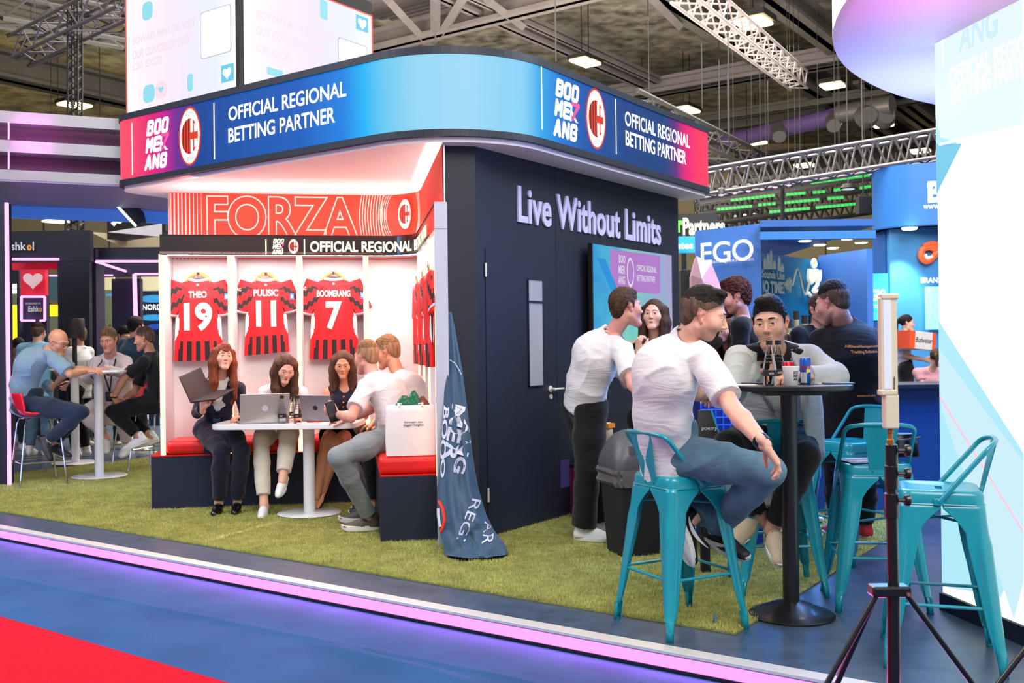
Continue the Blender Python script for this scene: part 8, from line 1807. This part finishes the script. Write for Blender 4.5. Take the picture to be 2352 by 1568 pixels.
T = figure('person with long red-brown hair in a navy blazer holding the black laptop', J, dict(mat='navy_cloth', name='blazer', sleeve=2, hem=.20, loose=.012, wide=.95, neck='open', vdepth=.32, under='tee_white', under_open=True), dict(mat='navy_cloth', cut=.92), dict(style='long', mat='hair_auburn', len=.34, front=1, fringe=True), 'fair', W_, fem=True, detail=2, shoes=dict(mat='leather_black', kind='flat', sole='leather_black'))
lanyard(T, J, S=.95, L=.40)
# woman in the white shirt
J = dict(pelvis=at(640, 990, 8.80), neck=at(650, 880, 8.52), head=at(656, 846, 8.40), hyaw=22, hpitch=-26, hroll=6, side=right_of(8), fwd=yawv(8), bow=.04, gaze=at(650, 930, 8.1))
J['SR'] = at(610, 902, 8.58); J['SL'] = at(692, 904, 8.58)
J['ER'] = at(590, 955, 8.45); J['WR'] = at(563, 957, 8.22); J['EL'] = at(700, 955, 8.5); J['WL'] = at(690, 960, 8.3)
J['KR'] = at(600, 1012, 8.32); J['AR'] = at(606, 1142, 8.20); J['KL'] = at(662, 1004, 8.30); J['AL'] = at(650, 1095, 8.12); J['AR'].z = .10
J['footR'] = (V(.05, -1, -.3), V(0, -.25, 1)); J['footL'] = (V(-.12, -.85, -.55), V(0, -.5, .85))
J['handR'] = dict(d=V(-.6, -.6, 0), palm=V(0, 0, -1)); J['handL'] = dict(d=V(-.5, -.7, 0), palm=V(0, 0, -1))
T = figure('person in a white shirt and cream trousers looking down behind the silver laptop', J, dict(mat='tee_white', sleeve=2, hem=.12, loose=.016, neck='open', vdepth=.72, wide=.98, polo=False), dict(mat='cream_cloth', cut=.86, loose=.016), dict(style='long', mat='hair_brown', len=.26, front=1), 'fair', W_, fem=True, detail=2, shoes=dict(mat='shoe_white', kind='sneaker'))
lanyard(T, J, show=False, S=.95)
# woman in the dark buttoned vest
J = dict(pelvis=at(790, 985, 8.85), neck=at(792, 876, 8.70), head=at(787, 836, 8.60), hyaw=8, hpitch=-16, side=right_of(4), fwd=yawv(4), bow=.0, gaze=at(770, 940, 8.0))
J['SR'] = at(756, 902, 8.72); J['SL'] = at(830, 902, 8.72)
J['ER'] = at(750, 952, 8.6); J['WR'] = at(775, 968, 8.35); J['EL'] = at(838, 955, 8.6); J['WL'] = at(815, 962, 8.3)
J['KR'] = at(752, 1012, 8.38); J['AR'] = at(728, 1130, 8.40); J['KL'] = at(778, 1015, 8.36); J['AL'] = at(744, 1118, 8.45)
J['footR'] = (V(-.25, -.6, -.75), V(0, -.6, .8)); J['footL'] = (V(-.25, -.7, -.65), V(0, -.6, .8)); J['handR'] = dict(d=V(.5, -.7, 0), palm=V(0, 0, -1)); J['handL'] = dict(d=V(-.5, -.7, 0), palm=V(0, 0, -1))
T = figure('person in a sleeveless navy buttoned vest and dark skirt behind the grey laptop', J, dict(mat='navy_cloth', name='vest', sleeve=0, hem=.06, loose=.008, neck='scoop', collar=False), dict(mat='tee_black', skirt=True), dict(style='long', mat='hair_brown', len=.26, front=.2), 'tan', W_, fem=True, detail=2)
bt = tree(J['_top'][0]); sv, bf, up = J['_ax']
for k in range(7): c = drape(bt, J['pelvis'].lerp(J['neck'], .78 - k * .105) + sv * .0, bf, .001); MB().lathe([(.001, 0), (.0085, .0), (.0085, .003), (.001, .004)], c, 10, ax=(sv, up, bf)).make('button', MATS['gold_m'], J['_top'][0], smooth=True)
for nm in ('R', 'L'):                              # heeled sandals
    an = J['A' + nm]; fd, u_ = J['foot' + nm]; fd = fd.normalized(); u_ = (u_ - fd * u_.dot(fd)).normalized(); s_ = fd.cross(u_)
    f = Field([an, an + fd * .2, an - u_ * .08], .05, .006); f.cone(an, an - u_ * .035 + fd * .0, .030, .026, k=.02); f.cone(an - u_ * .03, an - u_ * .055 + fd * .10, .024, .022, k=.02, fl=(u_, .7)); f.cone(an - u_ * .055 + fd * .10, an - u_ * .068 + fd * .16, .024, .018, k=.02, fl=(u_, .6))
    fmesh('foot', [f.mesh()], MATS['skin_tan'] if 'skin_tan' in MATS else mat('skin_tan', SKIN['tan'], .5), T)
    sh = MB().rings([[an - u_ * .068 - fd * .03 + s_ * x for x in (-.02, .02)], [an - u_ * .075 + fd * .1 + s_ * x for x in (-.032, .032)], [an - u_ * .083 + fd * .19 + s_ * x for x in (-.018, .018)]], 0, False, False).make('sandal_sole', MATS['leather_black'], T, solid=.008)
    MB().tube([an - u_ * .07 - fd * .03, an - u_ * .16 - fd * .025 + V(0, 0, 0)], [.012, .005], 8).make('heel', MATS['leather_black'], sh)
    for o in (0, .03): MB().tube([an + fd * .0 + s_ * .034 * math.cos(q) + fd * .03 * math.sin(q) - u_ * o for q in [2 * PI * i / 14 for i in range(15)]], .003, 5).make('ankle_strap', MATS['leather_black'], sh)
# man in the white polo with the phone
J = dict(pelvis=at(903, 1003, 7.50), neck=at(858, 868, 7.62), head=at(843, 820, 7.66), hyaw=-128, hpitch=-6, hroll=0, side=right_of(-118), hside=right_of(-100), fwd=yawv(-110), bow=.07)
J['SL'] = at(842, 888, 7.42); J['SR'] = at(886, 882, 7.80)
M_ = 1.03; J['EL'] = reach(J['SL'], 806, 958, .30 * M_, True); J['WL'] = reach(J['EL'], 776, 952, .25 * M_, False); J['ER'] = at(850, 940, 7.9); J['WR'] = at(800, 962, 7.95)
J['KL'] = reach(J['pelvis'] - J['hside'] * .09, 776, 1048, .45 * M_, True); J['AL'] = at(850, 1158, 7.42); J['AL'].z = .11; J['KR'] = at(800, 1040, 7.75); J['AR'] = at(838, 1140, 7.75); J['AR'].z = .11
J['footL'] = (V(-1, -.12, -.0), V(0, 0, 1)); J['footR'] = (V(-1, .1, 0), V(0, 0, 1))
J['handL'] = dict(d=V(-.9, .1, .35), palm=V(.1, .6, .3), thumb=V(.2, -.2, .9), curl=(45, 55, 30)); J['handR'] = dict(d=V(-1, 0, 0), palm=V(0, 0, -1))
J['hemdir'] = V(.1, 0, -1)
T = figure('person in a white polo and grey jeans on the side bench holding a phone', J, dict(mat='tee_white', sleeve=.72, hem=.10, loose=.016, polo=True, neck='plain'), dict(mat='jeans_grey', cut=.93, hemr=.056), dict(style='fade', mat='hair_light', side=.6, vol=.008, rough=.003), 'pink', M_, detail=2, shoes=dict(mat='shoe_grey', kind='chunky'))
lanyard(T, J, m='lanyard_plum', show=False, S=1.0)
pc = at(763, 945, J['WL'].y - .05); ph = MB().box(pc, (.075, .010, .155), (V(.8, .5, .25).normalized(), V(-.5, .85, 0).normalized(), V(-.28, 0, .95).normalized())).make('phone', MATS['black_gloss'], bevel=.004); tag(ph, 'black phone in the hand of the person in the white polo', 'phone')
# man behind him in white
J = dict(pelvis=at(950, 990, 7.95), neck=at(917, 862, 8.12), head=at(892, 810, 8.18), hyaw=-104, hpitch=-12, side=right_of(-112), fwd=yawv(-110), bow=.06)
J['SL'] = at(925, 888, 7.95); J['SR'] = at(935, 884, 8.3)
J['EL'] = at(925, 950, 8.0); J['WL'] = at(880, 975, 8.1); J['ER'] = at(900, 950, 8.3); J['WR'] = at(860, 970, 8.3)
J['KL'] = at(850, 1010, 8.1); J['AL'] = at(860, 1140, 8.1); J['KR'] = at(850, 1005, 8.3); J['AR'] = at(865, 1135, 8.3); J['AL'].z = J['AR'].z = .11; feet(J, V(-1, 0, 0))
T = figure('person in a white tee with brushed-up crop on the far side of the white polo', J, dict(mat='tee_white', sleeve=.8, hem=.1, loose=.016), dict(mat='trouser_black'), dict(style='fade', mat='hair_light', side=.7, vol=.022, rough=.006, quiff=1), 'tan', M_, detail=2, shoes=dict(mat='shoe_black'))
lanyard(T, J, m='lanyard_plum', show=False, S=1.0)
# ================================================================ people at the left tall table
J = dict(pelvis=at(62, 930, 10.3), neck=at(108, 806, 10.2), head=at(133, 786, 10.15), hyaw=74, hpitch=-20, side=right_of(95), fwd=yawv(90), bow=.10)
J['SR'] = at(128, 828, 10.02); J['SL'] = at(118, 822, 10.35)
J['ER'] = at(160, 858, 9.98); J['WR'] = at(198, 852, 10.25); J['EL'] = at(170, 850, 10.55); J['WL'] = at(205, 848, 10.6)
J['KR'] = at(186, 946, 10.05); J['AR'] = at(112, 1010, 10.2); J['KL'] = at(180, 944, 10.35); J['AL'] = at(128, 1015, 10.35)
J['footR'] = (V(.5, -.1, -.85), V(.7, .3, .5)); J['footL'] = (V(.85, -.1, -.35), V(.3, 0, .9)); J['handR'] = dict(d=V(1, .1, 0), palm=V(0, .3, -1)); J['handL'] = dict(d=V(1, 0, 0), palm=V(0, 0, -1))
T = figure('bald person with glasses and a pale blue polo seated on the red stool', J, dict(mat='polo_blue', sleeve=.85, hem=.07, loose=.02, wide=1.0, wr=.009), dict(mat='jeans_dark', cut=.93), dict(style='bald', mat='hair_grey'), 'tan', S, detail=1, build=1.1, shoes=dict(mat='shoe_black', kind='sneaker', sole='sole_dark'))
hp = J['_hp']
for sx in (1, -1):
    MB().tube([hp(sx * .031 + .019 * math.cos(q), .104, .004 + .014 * math.sin(q)) for q in [2 * PI * i / 16 for i in range(17)]], .0022, 5).make('glasses', MATS['black'], T); MB().tube([hp(sx * .050, .102, .008), hp(sx * .078, .06, .012), hp(sx * .082, -.005, .012)], .0022, 5).make('glasses', MATS['black'], T)
MB().tube([hp(-.012, .105, .006), hp(.012, .105, .006)], .002, 5).make('glasses', MATS['black'], T)
# man in the white jacket across the tall table
J = dict(pelvis=at(262, 925, 11.7), neck=at(254, 818, 11.45), head=at(250, 780, 11.35), hyaw=-5, hpitch=-18, side=right_of(0), fwd=yawv(0), bow=.05, gaze=at(150, 850, 10.8))
J['SR'] = at(222, 832, 11.5); J['SL'] = at(288, 832, 11.5)
J['ER'] = at(205, 868, 11.3); J['WR'] = at(225, 852, 11.05); J['EL'] = at(300, 862, 11.35); J['WL'] = at(238, 847, 11.05)
J['KR'] = at(192, 948, 11.3); J['AR'] = at(240, 1000, 11.35); J['KL'] = at(282, 960, 11.3); J['AL'] = at(290, 1015, 11.45)
J['footR'] = (V(.3, -.6, -.55), V(0, -.3, 1)); J['footL'] = (V(0, -.9, -.4), V(0, -.3, 1)); J['handR'] = dict(d=V(.8, -.4, 0), palm=V(0, 0, -1)); J['handL'] = dict(d=V(-.9, -.3, 0), palm=V(0, 0, -1))
T = figure('person in a white jacket and white trousers facing us at the tall white table', J, dict(mat='jacket_white', name='jacket', sleeve=2, hem=.2, loose=.022, wide=1.15, neck='open', vdepth=.5, under='tee_white'), dict(mat='white_trouser', cut=.9), dict(style='short', mat='hair_light', side=.7, vol=.010), 'pink', S * 1.02, detail=1, build=1.12, shoes=dict(mat='shoe_white'))
lanyard(T, J, S=1.1, L=.5)
# man in the black tee with his back to the neon edge
J = dict(pelvis=at(352, 925, 11.15), neck=at(345, 812, 11.1), head=at(333, 778, 11.05), hyaw=-84, hpitch=-10, side=right_of(-90), fwd=yawv(-90), bow=.08)
J['SL'] = at(330, 832, 10.92); J['SR'] = at(338, 830, 11.3); J['EL'] = at(284, 868, 10.9); J['WL'] = at(262, 912, 10.95); J['ER'] = at(310, 900, 11.3); J['WR'] = at(285, 918, 11.2)
J['KL'] = at(258, 944, 10.95); J['AL'] = at(318, 1002, 11.0); J['KR'] = at(275, 942, 11.3); J['AR'] = at(345, 1000, 11.25)
J['footL'] = (V(-.9, -.1, -.35), V(-.3, 0, .9)); J['footR'] = (V(-.9, -.1, -.3), V(-.3, 0, .9)); J['handL'] = dict(d=V(.3, .3, -.6), palm=V(.6, 0, -.6)); J['handR'] = dict(d=V(-1, 0, -.2), palm=V(0, 0, -1))
T = figure('person in a black tee and black trousers at the right of the tall white table', J, dict(mat='tee_black', sleeve=.75, hem=.1, loose=.02), dict(mat='trouser_black', cut=.88), dict(style='fade', mat='hair_brown', side=.6, vol=.006), 'tan', S, detail=1, beard=.4, shoes=dict(mat='shoe_white'))
MB().tube([J['WL'] + V(.036 * math.cos(q), .03 * math.sin(q), 0) for q in [2 * PI * i / 14 for i in range(15)]], .007, 5).make('watch', MATS['black'], T)
# standing people farther back (left)
def stander(label, head, Y, yaw, top, legs, hair, skin='fair', fem=False, lean=0, build=1.0, arms=None, pitch=-4, Sx=None, detail=0, shoes='shoe_white', extra=None, hy=None):
    Sx = Sx or (1.0 if fem else S); hd = at(head[0], head[1], Y); f = yawv(yaw); sd = right_of(yaw); nk = hd - V(0, 0, .155 * Sx) - f * (.03 + lean * .05); pv = nk - V(0, 0, .50 * Sx) - f * lean * .25
    J = dict(pelvis=pv, neck=nk, head=hd, hyaw=hy if hy is not None else yaw, hpitch=pitch, side=sd, fwd=f, bow=.02)
    for s_, q in (('R', 1), ('L', -1)):
        sh = nk + sd * q * .18 * Sx; J['E' + s_] = sh + sd * q * .05 - V(0, 0, .28 * Sx) + f * .02; J['W' + s_] = J['E' + s_] + (f * .7 - V(0, 0, .5) - sd * q * .2).normalized() * .25 * Sx
        J['K' + s_] = pv + sd * q * .10 - V(0, 0, (pv.z) * .49) + f * .04; J['A' + s_] = V(pv.x, pv.y, .10) + sd * q * .11; J['foot' + s_] = (f + sd * q * .15, V(0, 0, 1)); J['hand' + s_] = dict(palm=-sd * q)
    if arms: arms(J, f, sd, nk, Sx)
    return figure(label, J, top, legs, hair, skin, Sx, fem=fem, detail=detail, build=build, shoes=dict(mat=shoes), extra=extra), J
stander('person in a white polo with light brown swept hair behind the bald person', (178, 772), 12.9, -100, dict(mat='tee_white', sleeve=.8, hem=.1, polo=True, neck='plain', loose=.02), dict(mat='trouser_black'), dict(style='short', mat='hair_light', vol=.022, quiff=1), 'fair', detail=1, hy=-95)
T, J = stander('person in a sky blue shirt with a dark backpack strap, back turned', (88, 764), 13.2, 178, dict(mat='shirt_sky', sleeve=.7, hem=.15, loose=.025, wide=1.1), dict(mat='jeans_blue'), dict(style='fade', mat='hair_dark', side=.7, vol=.014), 'fair', detail=1)
sv, bf, up = J['_ax']; bt = tree(J['_top'][0])
MB().tube([drape(bt, J['neck'] + sv * .02 - up * t * .5 + sv * (.14 - t * .1), -bf, .012) for t in (.05, .2, .4, .6)], .022, 6).make('backpack_strap', MATS['black_soft'], T, smooth=True)
stander('dark-haired person in maroon bent over at the far left', (42, 800), 13.6, 40, dict(mat='maroon', sleeve=2, hem=.1), dict(mat='jeans_dark'), dict(style='short', mat='hair_black', vol=.02), 'dark', lean=.8, pitch=-30)
stander('tall dark-haired person in a teal shirt behind the white jacket', (312, 752), 13.0, 150, dict(mat='teal_shirt', sleeve=.7, hem=.15, loose=.025, wide=1.1), dict(mat='jeans_dark'), dict(style='short', mat='hair_dark', vol=.018), 'fair')
stander('dark-haired person looking down just behind the white jacket', (285, 772), 14.0, 60, dict(mat='teal_shirt', sleeve=2, hem=.1), dict(mat='jeans_dark'), dict(style='short', mat='hair_black', vol=.014), 'olive', pitch=-20)
stander('person with reddish face and maroon top behind the swept hair', (206, 776), 14.4, 80, dict(mat='maroon', sleeve=2, hem=.1), dict(mat='trouser_black'), dict(style='short', mat='hair_red', vol=.012), 'pink')
# right background
def carry(J, f, sd, nk, Sx):
    for s_, q in (('R', 1), ('L', -1)): J['E' + s_] = nk + sd * q * .20 - V(0, 0, .30) - f * .02; J['W' + s_] = nk + sd * q * .12 - V(0, 0, .36) + f * .26
T, J = stander('person with dark ponytail hair and white top carrying a beer carton', (2083, 742), 14.0, 72, dict(mat='tee_white', sleeve=.7, hem=.0), dict(mat='trouser_black', loose=.03), dict(style='pony', mat='hair_dark'), 'olive', fem=True, arms=carry, detail=1)
bx = at(2103, 782, 13.72); BXo = thing('beer_carton', bx - V(0, 0, .12), 'white and orange beer carton in the arms of the person at the right', 'carton')
xa, ya = V(.92, .38, -.08).normalized(), V(-.38, .92, 0).normalized(); mat('carton_orange', (238, 84, 40), .5); mat('carton_white', (226, 218, 212), .5)
MB().box(bx, (.46, .26, .24), (xa, ya, xa.cross(ya))).make('carton_body', MATS['carton_white'], BXo, bevel=.004); za = xa.cross(ya)
MB().box(bx - xa * .232, (.004, .262, .242), (xa, ya, za)).make('carton_end', MATS['carton_orange'], BXo); MB().box(bx - ya * .132 + xa * .20, (.06, .003, .24), (xa, ya, za)).make('carton_band', MATS['carton_orange'], BXo)
MB().box(bx - ya * .132 - xa * .185, (.09, .003, .24), (xa, ya, za)).make('carton_band', MATS['carton_orange'], BXo); text('carton_lettering', 'Budweiser', bx - ya * .134 - xa * .13 - za * .03, xa * .3, za * .07, MATS['shade_navy'], BXo, bold=.01, shear=.3)
stander('dark-haired person far off between the printed back and the cream wand', (2005, 725), 17, 170, dict(mat='shirt_sky', sleeve=.7, hem=.1), dict(mat='jeans_dark'), dict(style='short', mat='hair_dark'), 'olive')
stander('fair-haired person far off beside the cream wand', (2020, 730), 17.6, -20, dict(mat='tee_white', sleeve=.7, hem=.1), dict(mat='jeans_dark'), dict(style='short', mat='hair_light'), 'fair')
stander('person facing the printed back, only part of the face showing', (1884, 712), 7.7, 20, dict(mat='trouser_black', sleeve=2, hem=.1), dict(mat='trouser_black'), dict(style='short', mat='hair_brown', vol=.012), 'pink', Sx=.98, detail=1)
# seated person in pink at the far right
J = dict(pelvis=at(2135, 905, 13.0), neck=at(2138, 850, 12.7), head=at(2150, 822, 12.6), hyaw=160, hpitch=-10, side=right_of(170), fwd=yawv(170), bow=.06)
J['ER'] = at(2160, 880, 12.7); J['WR'] = at(2150, 895, 12.9); J['EL'] = at(2118, 880, 12.7); J['WL'] = at(2120, 895, 12.9)
for s_, q in (('R', 2150), ('L', 2110)): J['K' + s_] = at(q, 915, 13.3); J['A' + s_] = at(q, 985, 13.3); J['A' + s_].z = .1; J['foot' + s_] = (V(0, 1, 0), V(0, 0, 1))
figure('person in a pink top seated low behind the far bar stool', J, dict(mat='pink_cloth', sleeve=.7, hem=.1, wide=1.1), dict(mat='olive_cloth'), dict(style='pony', mat='hair_brown'), 'fair', .98, fem=True, detail=0, shoes=dict(mat='shoe_white'))
o = MB().box((J['pelvis'].x, J['pelvis'].y + .02, .24), (.4, .4, .46)).make('low_stool', MATS['teal'], bevel=.03, seg=3); tag(o, 'low teal block seat under the person in pink', 'stool')
